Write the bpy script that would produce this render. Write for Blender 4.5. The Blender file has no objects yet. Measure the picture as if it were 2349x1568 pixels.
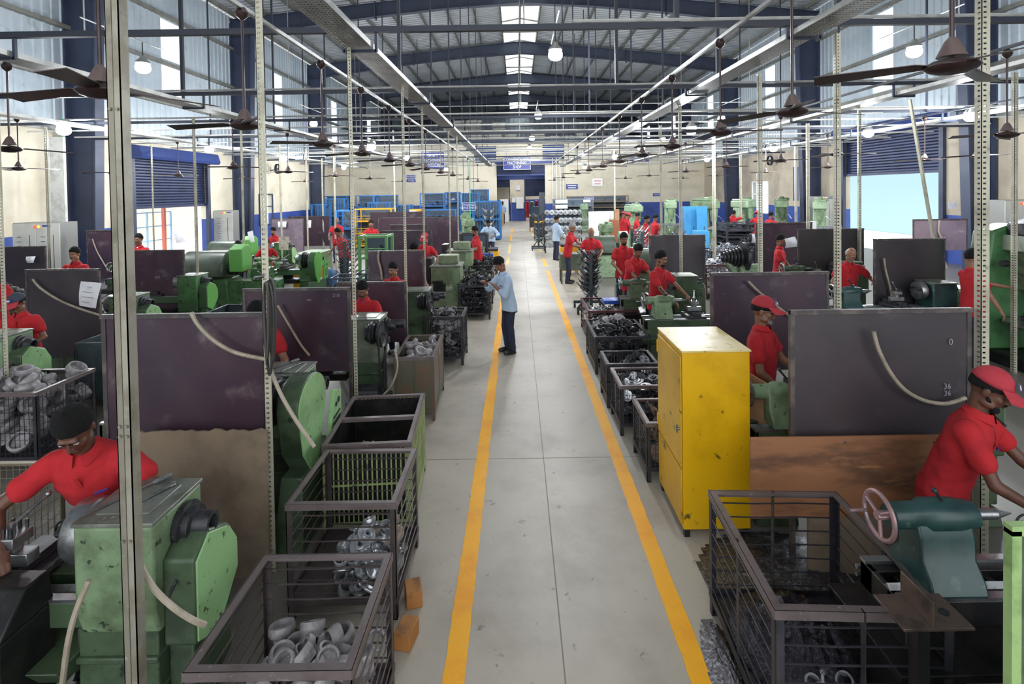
import bpy, bmesh, math, random
from mathutils import Vector, Matrix, Euler, noise
R = math.radians; PI = math.pi
random.seed(7)
C = bpy.context.scene.collection
S = bpy.context.scene
# ---------------------------------------------------------------- camera, world, exposure
CH = 2.6; FPX = 1200.0; PIT = 0.02; ROL = 0.015
cam = bpy.data.objects.new('camera', bpy.data.cameras.new('camera')); C.objects.link(cam)
cam.data.sensor_width = 36; cam.data.lens = FPX/2349*36
cam.data.shift_x = -12.5/2349; cam.data.shift_y = (461-784)/2349
cam.data.clip_start = .05; cam.data.clip_end = 500
Fv = Vector((0, math.cos(PIT), -math.sin(PIT))); U0 = Vector((0, math.sin(PIT), math.cos(PIT))); R0 = Vector((1, 0, 0))
Rv = R0*math.cos(ROL) - U0*math.sin(ROL); Uv = U0*math.cos(ROL) + R0*math.sin(ROL)
cam.matrix_world = Matrix(((Rv.x, Uv.x, -Fv.x, 0), (Rv.y, Uv.y, -Fv.y, 0), (Rv.z, Uv.z, -Fv.z, CH), (0, 0, 0, 1)))
S.camera = cam
def ray(px, py):
    return Fv + Rv*((px-1187)/FPX) + Uv*((461-py)/FPX)
def P(px, py, Y):            # a measured photo point at distance Y
    d = ray(px, py); t = Y/d.y; return Vector((d.x*t, Y, CH+d.z*t))
def G(px, py, z=0.):         # a measured photo point lying on height z
    d = ray(px, py); t = (z-CH)/d.z; return Vector((d.x*t, d.y*t, z))
w = bpy.data.worlds.new('overcast_sky'); S.world = w; w.use_nodes = True
w.node_tree.nodes['Background'].inputs[0].default_value = (.93, .97, 1, 1)
w.node_tree.nodes['Background'].inputs[1].default_value = 2.6
S.view_settings.view_transform = 'Standard'; S.view_settings.look = 'None'
S.view_settings.exposure = 0.0; S.view_settings.gamma = 1; S.view_settings.use_curve_mapping = False
sun = bpy.data.objects.new('sun', bpy.data.lights.new('sun', 'SUN')); C.objects.link(sun); sun.data.energy = 4; sun.data.angle = .02; sun.rotation_euler = (R(-24), 0, 0)
LAMP_W = 330.0; LAMP_E = 55.0
# ---------------------------------------------------------------- materials
MT = {}
def lin(c):
    if isinstance(c, str):
        c = [int(c[i:i+2], 16)/255 for i in (0, 2, 4)]
        return tuple(x/12.92 if x <= .04045 else ((x+.055)/1.055)**2.4 for x in c)+(1,)
    return tuple(c)+(1,)
def nd(nt, t, **k):
    n = nt.nodes.new(t)
    for a, b in k.items(): setattr(n, a, b)
    return n
def mat(name, col, rough=.5, metal=0., c2=None, ns=4., thr=(.45, .65), c3=None, ns3=30., thr3=(.62, .68), bump=0., bs=60., emit=0., alpha=None, stretch=None, coat=0.):
    if name in MT: return MT[name]
    m = bpy.data.materials.new(name); m.use_nodes = True; nt = m.node_tree
    b = nt.nodes['Principled BSDF']; L = nt.links.new
    b.inputs['Base Color'].default_value = lin(col); b.inputs['Roughness'].default_value = rough; b.inputs['Metallic'].default_value = metal
    if coat: b.inputs['Coat Weight'].default_value = coat
    tc = nd(nt, 'ShaderNodeTexCoord'); oi = nd(nt, 'ShaderNodeObjectInfo')
    mu = nd(nt, 'ShaderNodeVectorMath', operation='MULTIPLY_ADD'); ran = nd(nt, 'ShaderNodeCombineXYZ')
    for i in range(3): L(oi.outputs['Random'], ran.inputs[i])
    L(ran.outputs[0], mu.inputs[0]); mu.inputs[1].default_value = (17, 29, 41); L(tc.outputs['Object'], mu.inputs[2])
    v = mu.outputs[0]
    if stretch:
        ms = nd(nt, 'ShaderNodeVectorMath', operation='MULTIPLY'); L(v, ms.inputs[0]); ms.inputs[1].default_value = stretch; v = ms.outputs[0]
    cur = None
    def layer(cur, col_, c_, sc, th):
        n = nd(nt, 'ShaderNodeTexNoise'); n.inputs['Scale'].default_value = sc; n.inputs['Detail'].default_value = 6; n.inputs['Roughness'].default_value = .62; L(v, n.inputs['Vector'])
        mr = nd(nt, 'ShaderNodeMapRange', interpolation_type='SMOOTHSTEP'); mr.inputs[1].default_value = th[0]; mr.inputs[2].default_value = th[1]; L(n.outputs[0], mr.inputs[0])
        mx = nd(nt, 'ShaderNodeMix', data_type='RGBA'); L(mr.outputs[0], mx.inputs[0])
        if cur is None: mx.inputs[6].default_value = lin(col_)
        else: L(cur, mx.inputs[6])
        mx.inputs[7].default_value = lin(c_); return mx.outputs[2]
    if c2: cur = layer(cur, col, c2, ns, thr)
    if c3: cur = layer(cur, col, c3, ns3, thr3)
    if cur is not None: L(cur, b.inputs['Base Color'])
    if bump:
        n = nd(nt, 'ShaderNodeTexNoise'); n.inputs['Scale'].default_value = bs; n.inputs['Detail'].default_value = 4; L(v, n.inputs['Vector'])
        bp = nd(nt, 'ShaderNodeBump'); bp.inputs['Strength'].default_value = bump; bp.inputs['Distance'].default_value = .02; L(n.outputs[0], bp.inputs['Height']); L(bp.outputs[0], b.inputs['Normal'])
    if emit:
        b.inputs['Emission Color'].default_value = lin(col); b.inputs['Emission Strength'].default_value = emit
    MT[name] = m; return m
concrete = mat('concrete_floor', 'b5aea2', .42, c2='9f978b', ns=1.3, thr=(.4, .72), c3='7a7268', ns3=11, thr3=(.63, .74), bump=.05, bs=25)
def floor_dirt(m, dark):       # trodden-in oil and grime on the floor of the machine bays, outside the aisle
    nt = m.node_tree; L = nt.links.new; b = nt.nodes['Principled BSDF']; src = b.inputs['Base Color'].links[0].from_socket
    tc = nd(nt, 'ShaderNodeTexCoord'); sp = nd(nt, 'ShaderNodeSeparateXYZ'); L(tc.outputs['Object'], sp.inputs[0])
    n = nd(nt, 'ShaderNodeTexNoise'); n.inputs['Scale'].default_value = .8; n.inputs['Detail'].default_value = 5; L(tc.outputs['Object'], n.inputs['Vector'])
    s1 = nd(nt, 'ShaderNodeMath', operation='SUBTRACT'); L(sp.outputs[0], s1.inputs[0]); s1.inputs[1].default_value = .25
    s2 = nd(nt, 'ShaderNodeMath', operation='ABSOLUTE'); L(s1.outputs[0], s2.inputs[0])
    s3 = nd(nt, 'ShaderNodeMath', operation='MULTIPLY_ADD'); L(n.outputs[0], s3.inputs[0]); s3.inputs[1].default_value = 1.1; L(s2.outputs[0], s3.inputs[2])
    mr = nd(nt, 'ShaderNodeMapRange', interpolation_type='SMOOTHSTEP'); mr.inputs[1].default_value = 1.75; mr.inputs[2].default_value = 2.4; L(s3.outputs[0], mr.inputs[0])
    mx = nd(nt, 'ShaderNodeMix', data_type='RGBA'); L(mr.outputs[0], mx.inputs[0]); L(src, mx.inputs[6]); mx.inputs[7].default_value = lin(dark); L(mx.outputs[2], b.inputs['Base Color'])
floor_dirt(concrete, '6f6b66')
yellow_line = mat('yellow_floor_paint', 'ffb600', .45, c2='f6a505', ns=3, c3='c9982f', ns3=9, thr3=(.62, .8))
yellow_faded = mat('faded_floor_paint', 'e2c98a', .5, c2='d8b968', ns=3)
cream = mat('cream_plaster', 'd8d0bd', .8, c2='ccc2ac', ns=.7, c3='bab09a', ns3=2.5, thr3=(.6, .8))
cream_dirty = mat('soot_stained_plaster', 'b5ab9a', .8, c2='948a7d', ns=.5, thr=(.4, .7))
bluepaint = mat('blue_wall_paint', '37509c', .6, c2='2f4588', ns=1)
sheet = mat('corrugated_sheet', 'b9c4cd', .45, .35, c2='aab6c0', ns=.5, c3='9aa6ae', ns3=3, thr3=(.55, .8))
roofsheet = mat('roof_sheet', 'a9aeb3', .42, .45, c2='9a9fa5', ns=.6, c3='c6c9cc', ns3=4, thr3=(.6, .8))
navy = mat('navy_steel', '363e54', .5, .1, c2='2e3548', ns=1.5)
rafterm = mat('rafter_steel', '363e50', .55, .1, c2='2e3545', ns=1.5)
purlinm = mat('purlin_steel', '7e7e78', .55, .3, c2='6c6c68', ns=2)
shutterm = mat('shutter_navy', '2a3353', .45, .25, c2='222a44', ns=2)
shutterblue = mat('shutter_cowl_blue', '2e407a', .4, .2)
galv = mat('galvanised_steel', 'a9abaa', .42, .5, c2='94968f', ns=5, c3='7d7b70', ns3=16)
trays = mat('tray_steel', 'c3c4c2', .45, .3, c2='a9aaa6', ns=4)
darkpipe = mat('dark_painted_pipe', '2b2f3b', .5, .2)
panelm = mat('maroon_steel_sheet', '4c3843', .36, .25, c2='3f3341', ns=1.6, thr=(.35, .7), c3='74686c', ns3=3.3, thr3=(.55, .78), bump=.05, bs=7)
panelframe = mat('panel_frame_steel', '4a4547', .5, .3, c2='6b625e', ns=8)
panelgrey = mat('grey_black_sheet', '403c41', .38, .25, c2='4c4448', ns=1.5, thr=(.35, .7), c3='5a5154', ns3=4, thr3=(.6, .85), bump=.04, bs=9)
panelpale = mat('pale_mauve_sheet', '8d7f8b', .42, .25, c2='7a6b78', ns=1.8, c3='a39aa4', ns3=4, bump=.04, bs=9)
green = mat('machine_green', '7d9673', .42, c2='5c6c50', ns=3.5, thr=(.42, .66), c3='343d2f', ns3=17, thr3=(.6, .66), bump=.03)
greend = mat('oily_dark_green', '475a42', .42, c2='33402f', ns=4, c3='232a21', ns3=12, bump=.03)
greenb = mat('bright_green_cover', '94bf86', .42, c2='82ab74', ns=3, c3='4c5840', ns3=20, thr3=(.62, .66))
greenv = mat('vivid_machine_green', '4b7548', .42, c2='3b5c38', ns=3, thr=(.4, .65), c3='273326', ns3=10, thr3=(.56, .64))
teal = mat('teal_machine_paint', '2d4c4c', .3, c2='223a3b', ns=5, c3='47605c', ns3=12)
mintm = mat('pale_green_paint', '9cb394', .4, c2='86a07f', ns=3, c3='5f7258', ns3=12, thr3=(.58, .66))
greasy = mat('greasy_black_iron', '2a2a2c', .38, .5, c2='3a3836', ns=8, bump=.05)
darkiron = mat('dark_cast_iron', '47484c', .42, .6, c2='303136', ns=12, c3='77777a', ns3=30, thr3=(.58, .7), bump=.05)
steel = mat('worn_bright_steel', 'a5a8ab', .3, .85, c2='7d7f80', ns=10)
plates = mat('grimy_top_plate', '8d9189', .42, .5, c2='6c7068', ns=5, c3='b0b2aa', ns3=20)
castm = mat('rough_grey_casting', '9d999c', .55, .25, c2='7b777b', ns=14, c3='c4c1c2', ns3=40, bump=.08, bs=90)
castbright = mat('machined_bright_casting', 'c4c7cd', .28, .75, c2='7c7e86', ns=12)
castrust = mat('rusty_casting', '8a776c', .6, .3, c2='6d5a50', ns=12, bump=.08)
cratem = mat('crate_brown_steel', '4a4244', .48, .35, c2='5b5150', ns=6, c3='352d2d', ns3=14, bump=.03)
cratetop = mat('crate_worn_rim', '74696a', .45, .35, c2='635857', ns=5, c3='8d8481', ns3=20)
crateblk = mat('crate_black_steel', '33333a', .48, .35, c2='44434a', ns=6)
cratered = mat('crate_red_oxide', '5e3c3d', .5, .3, c2='4b3031', ns=6)
rustplate = mat('rusty_green_plate', '5f5e50', .5, .3, c2='73594d', ns=4, c3='464b3d', ns3=9)
limeplate = mat('old_lime_paint', '9aa873', .5, c2='7f8a60', ns=5, c3='54523f', ns3=12)
yellowcab = mat('yellow_cabinet_paint', 'd8a80f', .33, c2='c49608', ns=1.6, c3='5e501e', ns3=6.5, thr3=(.615, .69), bump=.02, bs=6)
yellowtop = mat('dusty_yellow_top', 'e3cf92', .4, c2='d3bb72', ns=4, c3='a08a4a', ns3=16)
yellowbox = mat('orange_yellow_paint', 'd89a12', .42, c2='b8800f', ns=3, c3='4a3f2b', ns3=5, thr3=(.6, .68))
ply = mat('old_plywood', '92806c', .7, c2='6f6153', ns=2.2, thr=(.4, .7), c3='4a4038', ns3=5, thr3=(.62, .78), bump=.08)
plyr = mat('stained_brown_plywood', '986848', .6, c2='5f4433', ns=2.4, thr=(.42, .68), c3='b07a4e', ns3=5, thr3=(.58, .75), bump=.06, stretch=(.6, 1, 2.2))
card = mat('cardboard', 'b08a66', .8, c2='9c7857', ns=4)
blackm = mat('matt_black', '1b1b1e', .55)
rubber = mat('black_rubber', '242425', .6, c2='33322f', ns=8)
cable = mat('beige_conduit_hose', 'a79c8c', .5, c2='8f8574', ns=9)
whitep = mat('white_paper', 'e3e4ea', .7, c2='d2d3db', ns=8)
whiteb = mat('white_board', 'eef0ee', .4)
bluecage = mat('blue_cage_paint', '2f78be', .45, .1, c2='27659f', ns=4)
bluebox = mat('light_blue_panel', '4fa8e0', .4, c2='3f97d2', ns=2)
blueplas = mat('blue_plastic', '2d50a8', .35)
drumblue = mat('translucent_blue_drum', '46709c', .35, c2='38618c', ns=5)
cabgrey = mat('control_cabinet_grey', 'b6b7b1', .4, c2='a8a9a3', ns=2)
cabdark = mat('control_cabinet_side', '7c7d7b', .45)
signblue = mat('sign_blue', '2a3682', .45)
signwhite = mat('sign_white', 'd8dae2', .5)
wood = mat('light_timber', 'c9a26a', .6, c2='b8905a', ns=5)
sack = mat('white_bales', 'd8d6cf', .7, c2='b8b5ac', ns=9, bump=.1, bs=10)
swarf = mat('steel_chips', '55545a', .32, .8, c2='8b8c93', ns=40, c3='2a2a2e', ns3=20, bump=.4, bs=70)
red = mat('red_polo_cloth', 'b9222a', .9, c2='a61d26', ns=6, bump=.05, bs=30)
redcap = mat('red_cap_cloth', 'b83a46', .9, c2='a5303c', ns=6)
skyshirt = mat('pale_blue_shirt', 'aec3da', .8, c2='aac2dc', ns=6)
trous = mat('dark_blue_trousers', '2a3048', .85, c2='242a40', ns=7)
skin1 = mat('brown_skin', '885e4a', .5, c2='7a5240', ns=9)
skin2 = mat('dark_brown_skin', '694638', .5, c2='5c3c30', ns=9)
skin3 = mat('light_brown_skin', '9c6f57', .5, c2='8d624c', ns=9)
hairm = mat('black_hair', '060607', .95, bump=.5, bs=90)
hairg = mat('grey_hair', '8a8583', .7, bump=.3, bs=120)
eyew = mat('eye_white', 'b5aaa0', .3); eyed = mat('dark_iris', '1c120e', .25); lipm = mat('lips', '6a3b34', .5)
blackshoe = mat('black_shoe_leather', '1e1e22', .35); logom = mat('violet_blue_embroidery', '5a45a0', .8)
redl = mat('red_lamp', 'ff3a1a', .4, emit=3); ambl = mat('amber_lamp', 'ff9a2a', .4, emit=3)
globe = mat('glowing_globe', 'f4faff', .3, emit=LAMP_E)
fanm = mat('brown_fan_enamel', '4a3a3a', .3, .3, c2='3c2f30', ns=4)
glassw = mat('wired_window_pane', 'd8e4ea', .3)
chalk = mat('chalk_marks', '9a8f98', .9)
def slot_mat(name, col, per, slotw, slotl):
    m = mat(name, col, .5, .25, c2='a9a593', ns=3, c3='857f6c', ns3=12, thr3=(.6, .75)); nt = m.node_tree; L = nt.links.new
    tc = nd(nt, 'ShaderNodeTexCoord'); sp = nd(nt, 'ShaderNodeSeparateXYZ'); L(tc.outputs['Object'], sp.inputs[0])
    def mth(op, a, b=None, c=None):
        n = nd(nt, 'ShaderNodeMath', operation=op)
        for i, q in enumerate((a, b, c)):
            if q is None: continue
            if isinstance(q, (int, float)): n.inputs[i].default_value = q
            else: L(q, n.inputs[i])
        return n.outputs[0]
    fz = mth('ABSOLUTE', mth('SUBTRACT', mth('FRACT', mth('MULTIPLY', sp.outputs[2], 1/per)), .5))
    zin = mth('LESS_THAN', fz, slotw/per/2)
    fx = mth('ABSOLUTE', mth('SUBTRACT', sp.outputs[0], .021)); xin = mth('LESS_THAN', fx, slotl/2)
    fy = mth('ABSOLUTE', mth('SUBTRACT', sp.outputs[1], .021)); yin = mth('LESS_THAN', fy, slotl/2)
    hole = mth('MULTIPLY', zin, mth('MAXIMUM', xin, yin))
    b = nt.nodes['Principled BSDF']; o = nt.nodes['Material Output']; mx = nd(nt, 'ShaderNodeMixShader'); tr = nd(nt, 'ShaderNodeBsdfTransparent')
    L(hole, mx.inputs[0]); L(b.outputs[0], mx.inputs[1]); L(tr.outputs[0], mx.inputs[2]); L(mx.outputs[0], o.inputs[0]); return m
slotted = slot_mat('slotted_angle_enamel', 'c4c1ae', .034, .012, .02)
plainpost = mat('plain_angle_steel', '8f8a7c', .5, .3, c2='736e60', ns=4, c3='a9a595', ns3=14)
def tray_mat():
    m = mat('perforated_tray', 'b9bab8', .45, .3, c2='a0a19d', ns=4); nt = m.node_tree; L = nt.links.new
    tc = nd(nt, 'ShaderNodeTexCoord'); sp = nd(nt, 'ShaderNodeSeparateXYZ'); L(tc.outputs['Object'], sp.inputs[0])
    def mth(op, a, b=None):
        n = nd(nt, 'ShaderNodeMath', operation=op)
        for i, q in enumerate((a, b)):
            if q is None: continue
            if isinstance(q, (int, float)): n.inputs[i].default_value = q
            else: L(q, n.inputs[i])
        return n.outputs[0]
    f = lambda s, p: mth('ABSOLUTE', mth('SUBTRACT', mth('FRACT', mth('MULTIPLY', s, 1/p)), .5))
    h = mth('MULTIPLY', mth('LESS_THAN', f(sp.outputs[0], .03), .3), mth('LESS_THAN', f(sp.outputs[1], .05), .22))
    b = nt.nodes['Principled BSDF']; o = nt.nodes['Material Output']; mx = nd(nt, 'ShaderNodeMixShader'); tr = nd(nt, 'ShaderNodeBsdfTransparent')
    L(h, mx.inputs[0]); L(b.outputs[0], mx.inputs[1]); L(tr.outputs[0], mx.inputs[2]); L(mx.outputs[0], o.inputs[0]); return m
perf = tray_mat()
pane = bpy.data.materials.new('translucent_skylight_sheet'); pane.use_nodes = True
_n = pane.node_tree; _t = _n.nodes.new('ShaderNodeBsdfTranslucent'); _t.inputs[0].default_value = (.6, .61, .6, 1); _n.links.new(_t.outputs[0], _n.nodes['Material Output'].inputs[0])
clearp = bpy.data.materials.new('window_pane_glass'); clearp.use_nodes = True
_n = clearp.node_tree; _m = _n.nodes.new('ShaderNodeMixShader'); _t = _n.nodes.new('ShaderNodeBsdfTransparent'); _t.inputs[0].default_value = (.9, .95, .97, 1); _g = _n.nodes.new('ShaderNodeBsdfGlossy'); _m.inputs[0].default_value = .06
_n.links.new(_t.outputs[0], _m.inputs[1]); _n.links.new(_g.outputs[0], _m.inputs[2]); _n.links.new(_m.outputs[0], _n.nodes['Material Output'].inputs[0])
# ---------------------------------------------------------------- mesh builder
def frame_of(d):
    d = d.normalized(); a = Vector((0, 0, 1)) if abs(d.z) < .9 else Vector((1, 0, 0))
    u = a.cross(d).normalized(); return u, d.cross(u).normalized()
class MB:
    def __init__(s): s.v = []; s.f = []
    def add(s, vs, fs, M=None):
        o = len(s.v)
        for q in vs:
            q = Vector(q); s.v.append(M @ q if M else q)
        for f in fs: s.f.append([i+o for i in f])
        return s
    def box(s, x0, x1, y0, y1, z0, z1, M=None):
        return s.add([(x0, y0, z0), (x1, y0, z0), (x1, y1, z0), (x0, y1, z0), (x0, y0, z1), (x1, y0, z1), (x1, y1, z1), (x0, y1, z1)],
                     [(0, 3, 2, 1), (4, 5, 6, 7), (0, 1, 5, 4), (1, 2, 6, 5), (2, 3, 7, 6), (3, 0, 4, 7)], M)
    def cb(s, c, sz, M=None):
        return s.box(c[0]-sz[0]/2, c[0]+sz[0]/2, c[1]-sz[1]/2, c[1]+sz[1]/2, c[2]-sz[2]/2, c[2]+sz[2]/2, M)
    def hexa(s, b, t):      # bottom 4 corners, top 4 corners
        return s.add(list(b)+list(t), [(0, 3, 2, 1), (4, 5, 6, 7), (0, 1, 5, 4), (1, 2, 6, 5), (2, 3, 7, 6), (3, 0, 4, 7)])
    def cyl(s, a, b, r, r2=None, n=12, cap=True):
        a = Vector(a); b = Vector(b); r2 = r if r2 is None else r2; u, v = frame_of(b-a); vs = []
        for p, q in ((a, r), (b, r2)):
            for i in range(n):
                t = 2*PI*i/n; vs.append(p+u*math.cos(t)*q+v*math.sin(t)*q)
        fs = [(i, (i+1) % n, n+(i+1) % n, n+i) for i in range(n)]
        if cap: fs += [tuple(range(n-1, -1, -1)), tuple(range(n, 2*n))]
        return s.add(vs, fs)
    def tube(s, pts, r, n=8, cap=True):
        pts = [Vector(p) for p in pts]; rs = r if isinstance(r, (list, tuple)) else [r]*len(pts); vs = []; u = None
        for k, p in enumerate(pts):
            d = (pts[min(k+1, len(pts)-1)]-pts[max(k-1, 0)]).normalized()
            if u is None: u, v = frame_of(d)
            else:
                u = (u-d*u.dot(d)).normalized(); v = d.cross(u)
            for i in range(n):
                t = 2*PI*i/n; vs.append(p+(u*math.cos(t)+v*math.sin(t))*rs[k])
        fs = [(k*n+i, k*n+(i+1) % n, (k+1)*n+(i+1) % n, (k+1)*n+i) for k in range(len(pts)-1) for i in range(n)]
        if cap: fs += [tuple(range(n-1, -1, -1)), tuple(range((len(pts)-1)*n, len(pts)*n))]
        return s.add(vs, fs)
    def lathe(s, prof, M=None, n=24, closed=False):   # prof: (r, z) list, round z
        vs = [(r*math.cos(2*PI*i/n), r*math.sin(2*PI*i/n), z) for r, z in prof for i in range(n)]
        K = len(prof); rng = range(K) if closed else range(K-1)
        fs = [(k*n+i, k*n+(i+1) % n, ((k+1) % K)*n+(i+1) % n, ((k+1) % K)*n+i) for k in rng for i in range(n)]
        if not closed:
            if prof[0][0] > 1e-6: fs.append(tuple(range(n-1, -1, -1)))
            if prof[-1][0] > 1e-6: fs.append(tuple(range((K-1)*n, K*n)))
        return s.add(vs, fs, M)
    def ell(s, c, r, M=None, n=14, m=9):
        vs = [(0, 0, -1)]+[(math.cos(2*PI*i/n)*math.cos(-PI/2+PI*j/m), math.sin(2*PI*i/n)*math.cos(-PI/2+PI*j/m), math.sin(-PI/2+PI*j/m)) for j in range(1, m) for i in range(n)]+[(0, 0, 1)]
        fs = [(0, 1+(i+1) % n, 1+i) for i in range(n)]
        for j in range(m-2):
            a = 1+j*n; fs += [(a+i, a+(i+1) % n, a+n+(i+1) % n, a+n+i) for i in range(n)]
        a = 1+(m-2)*n; fs += [(a+i, a+(i+1) % n, len(vs)-1) for i in range(n)]
        T = Matrix.Translation(c) @ (M if M else Matrix()) @ Matrix.Diagonal((*r, 1)) if not isinstance(r, (int, float)) else Matrix.Translation(c) @ Matrix.Diagonal((r, r, r, 1))
        return s.add(vs, fs, T)
    def prism(s, poly, a, b, axis='x'):   # poly of 2-tuples extruded along axis
        def mk(p, t): return (t, p[0], p[1]) if axis == 'x' else (p[0], t, p[1]) if axis == 'y' else (p[0], p[1], t)
        n = len(poly); vs = [mk(p, a) for p in poly]+[mk(p, b) for p in poly]
        return s.add(vs, [tuple(range(n-1, -1, -1)), tuple(range(n, 2*n))]+[(i, (i+1) % n, n+(i+1) % n, n+i) for i in range(n)])
    def bar(s, a, b, w, h=None):       # square bar between points
        a = Vector(a); b = Vector(b); h = h or w; u, v = frame_of(b-a); vs = [p+u*i*w/2+v*j*h/2 for p in (a, b) for i, j in ((-1, -1), (1, -1), (1, 1), (-1, 1))]
        return s.add(vs, [(3, 2, 1, 0), (4, 5, 6, 7), (0, 1, 5, 4), (1, 2, 6, 5), (2, 3, 7, 6), (3, 0, 4, 7)])
    def mesh(s, name, m, smooth=35):
        me = bpy.data.meshes.new(name); me.from_pydata([tuple(q) for q in s.v], [], s.f)
        bm = bmesh.new(); bm.from_mesh(me); bmesh.ops.recalc_face_normals(bm, faces=bm.faces); bm.to_mesh(me); bm.free()
        me.materials.append(m)
        if smooth:
            me.shade_smooth(); me.set_sharp_from_angle(angle=R(smooth))
        return me
def obj(name, mb, m, parent=None, bev=0, smooth=35, label=None):
    o = bpy.data.objects.new(name, mb.mesh(name, m, smooth)); C.objects.link(o)
    if parent is not None: o.parent = parent
    if bev:
        b = o.modifiers.new('bevel', 'BEVEL'); b.width = bev; b.segments = 2; b.limit_method = 'ANGLE'; b.angle_limit = R(40)
    if label: o['label'] = label
    return o
def thing(name, label, cat, loc=(0, 0, 0), rz=0, group=None):
    o = bpy.data.objects.new(name, None); C.objects.link(o); o.location = loc; o.rotation_euler = (0, 0, rz); o.empty_display_size = .1
    o['label'] = label; o['category'] = cat
    if group: o['group'] = group
    return o
def tag(o, label, cat, group=None, kind=None):
    o['label'] = label; o['category'] = cat
    if group: o['group'] = group
    if kind: o['kind'] = kind
    return o
def struct(name, mb, m, parent=None, label=None, smooth=35):
    o = obj(name, mb, m, parent, 0, smooth)
    if parent is None:
        o['kind'] = 'structure'
        if label: o['label'] = label
    return o
KIDS = {}
def kids(o):
    return [c for c in C.objects if c.parent == o]
def dup(root, loc, rz=None, label=None, group=None, rot=None, sc=None):
    if root.name not in KIDS: KIDS[root.name] = [(c, kids(c)) for c in kids(root)]
    r = root.copy(); C.objects.link(r); r.location = loc
    if rz is not None: r.rotation_euler = (0, 0, rz)
    if rot is not None: r.rotation_euler = rot
    if sc is not None: r.scale = (sc,)*3 if isinstance(sc, (int, float)) else sc
    if label: r['label'] = label
    if group: r['group'] = group
    for c, gs in KIDS[root.name]:
        k = c.copy(); C.objects.link(k); k.parent = r
        for g in gs:
            q = g.copy(); C.objects.link(q); q.parent = k
    return r
def text(body, size, m, parent, loc, rot=(PI/2, 0, 0), name='lettering', ext=.002, align='CENTER', wide=1., bold=0.):
    cu = bpy.data.curves.new('t', 'FONT'); cu.body = body; cu.size = size; cu.extrude = ext; cu.align_x = align; cu.align_y = 'CENTER'; cu.space_line = .95; cu.offset = bold; cu.resolution_u = 3
    o = bpy.data.objects.new('t', cu); C.objects.link(o); dg = bpy.context.evaluated_depsgraph_get(); dg.update()
    me = bpy.data.meshes.new_from_object(o.evaluated_get(dg)); bpy.data.objects.remove(o); me.materials.clear(); me.materials.append(m); me.name = name
    n = bpy.data.objects.new(name, me); C.objects.link(n); n.parent = parent; n.location = loc; n.rotation_euler = rot; n.scale = (wide, 1, 1)
    return n
ORD = ['first', 'second', 'third', 'fourth', 'fifth', 'sixth', 'seventh', 'eighth', 'ninth', 'tenth', 'eleventh', 'twelfth', 'thirteenth', 'fourteenth', 'fifteenth', 'sixteenth', 'seventeenth', 'eighteenth', 'nineteenth', 'twentieth']
# ================================================================ the building
XL = -13.3; XR = 14.2; YB = -9.; YE = 66.; YP = 39.7; YW = 45.
EAVE = 10.75; RIDGE = 12.1; RX = .3
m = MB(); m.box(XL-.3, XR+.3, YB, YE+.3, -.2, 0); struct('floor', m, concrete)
m = MB(); m.box(-60, 60, -30, 90, -.4, -.21); struct('ground_outside', m, mat('yard_concrete', 'e0dcd4', .8))
# joints and painted lines on the floor
m = MB(); m.box(.212, .22, YB, 44, 0, .0012); m.box(-6, 8, 5.028, 5.036, 0, .0012); m.box(-6, 8, 12.5, 12.508, 0, .0012); m.box(-6, 8, 19.5, 19.51, 0, .0012); m.box(-6, 8, 27, 27.01, 0, .0012)
struct('floor_joint', m, mat('joint_grey', '8a8378', .7))  # grey-brown colour of the joint itself
def strip(x, y0, y1, w_, z=.003, seed=1):
    rn = random.Random(seed); n = max(2, int((y1-y0)/.06)); vs = []
    for i in range(n+1):
        y = y0+(y1-y0)*i/n; vs += [(x-w_/2+rn.uniform(-.004, .004), y, z), (x+w_/2+rn.uniform(-.004, .004), y, z)]
    b = MB(); b.add(vs, [(2*i, 2*i+1, 2*i+3, 2*i+2) for i in range(n)]); return b
tag(obj('floor_line', strip(-.379, 1.5, 12.6, .118), yellow_line), 'long continuous yellow line painted on the floor left of the aisle', 'floor marking')
tag(obj('floor_line', strip(.933, 1.5, 16.9, .118, seed=2), yellow_line), 'long continuous yellow line painted on the floor right of the aisle', 'floor marking')
for i, (x, y0, y1, c) in enumerate([(-.385, 18.4, 20.6, 0), (-.385, 21.7, 25.5, 0), (-.385, 27.0, 31.0, 1), (-.385, 31.8, 36.0, 1)]):
    tag(obj('floor_line', strip(x, y0, y1, .11, seed=9+i), yellow_line if c else yellow_faded), 'short faded dash continuing the left aisle line, '+ORD[i]+' beyond the blue-shirted man', 'floor marking')
for i, (x, y0, y1, c) in enumerate([(.95, 17.8, 19.8, 1), (.93, 21.9, 26.8, 0), (.9, 28.6, 31.6, 0), (.87, 32.4, 35.4, 1)]):
    tag(obj('floor_line', strip(x, y0, y1, .13, seed=19+i), yellow_line if c else yellow_faded), 'short dash continuing the right aisle line, '+ORD[i]+' from its solid end', 'floor marking')
for i, y in enumerate((20.5, 26.2, 31.2)):
    m = MB(); m.box(-1.5, -.43, y, y+.12, 0, .003); tag(obj('floor_line', m, yellow_faded), 'thin white cross mark beside the left aisle dashes, '+ORD[i]+' outward', 'floor marking')
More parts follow.
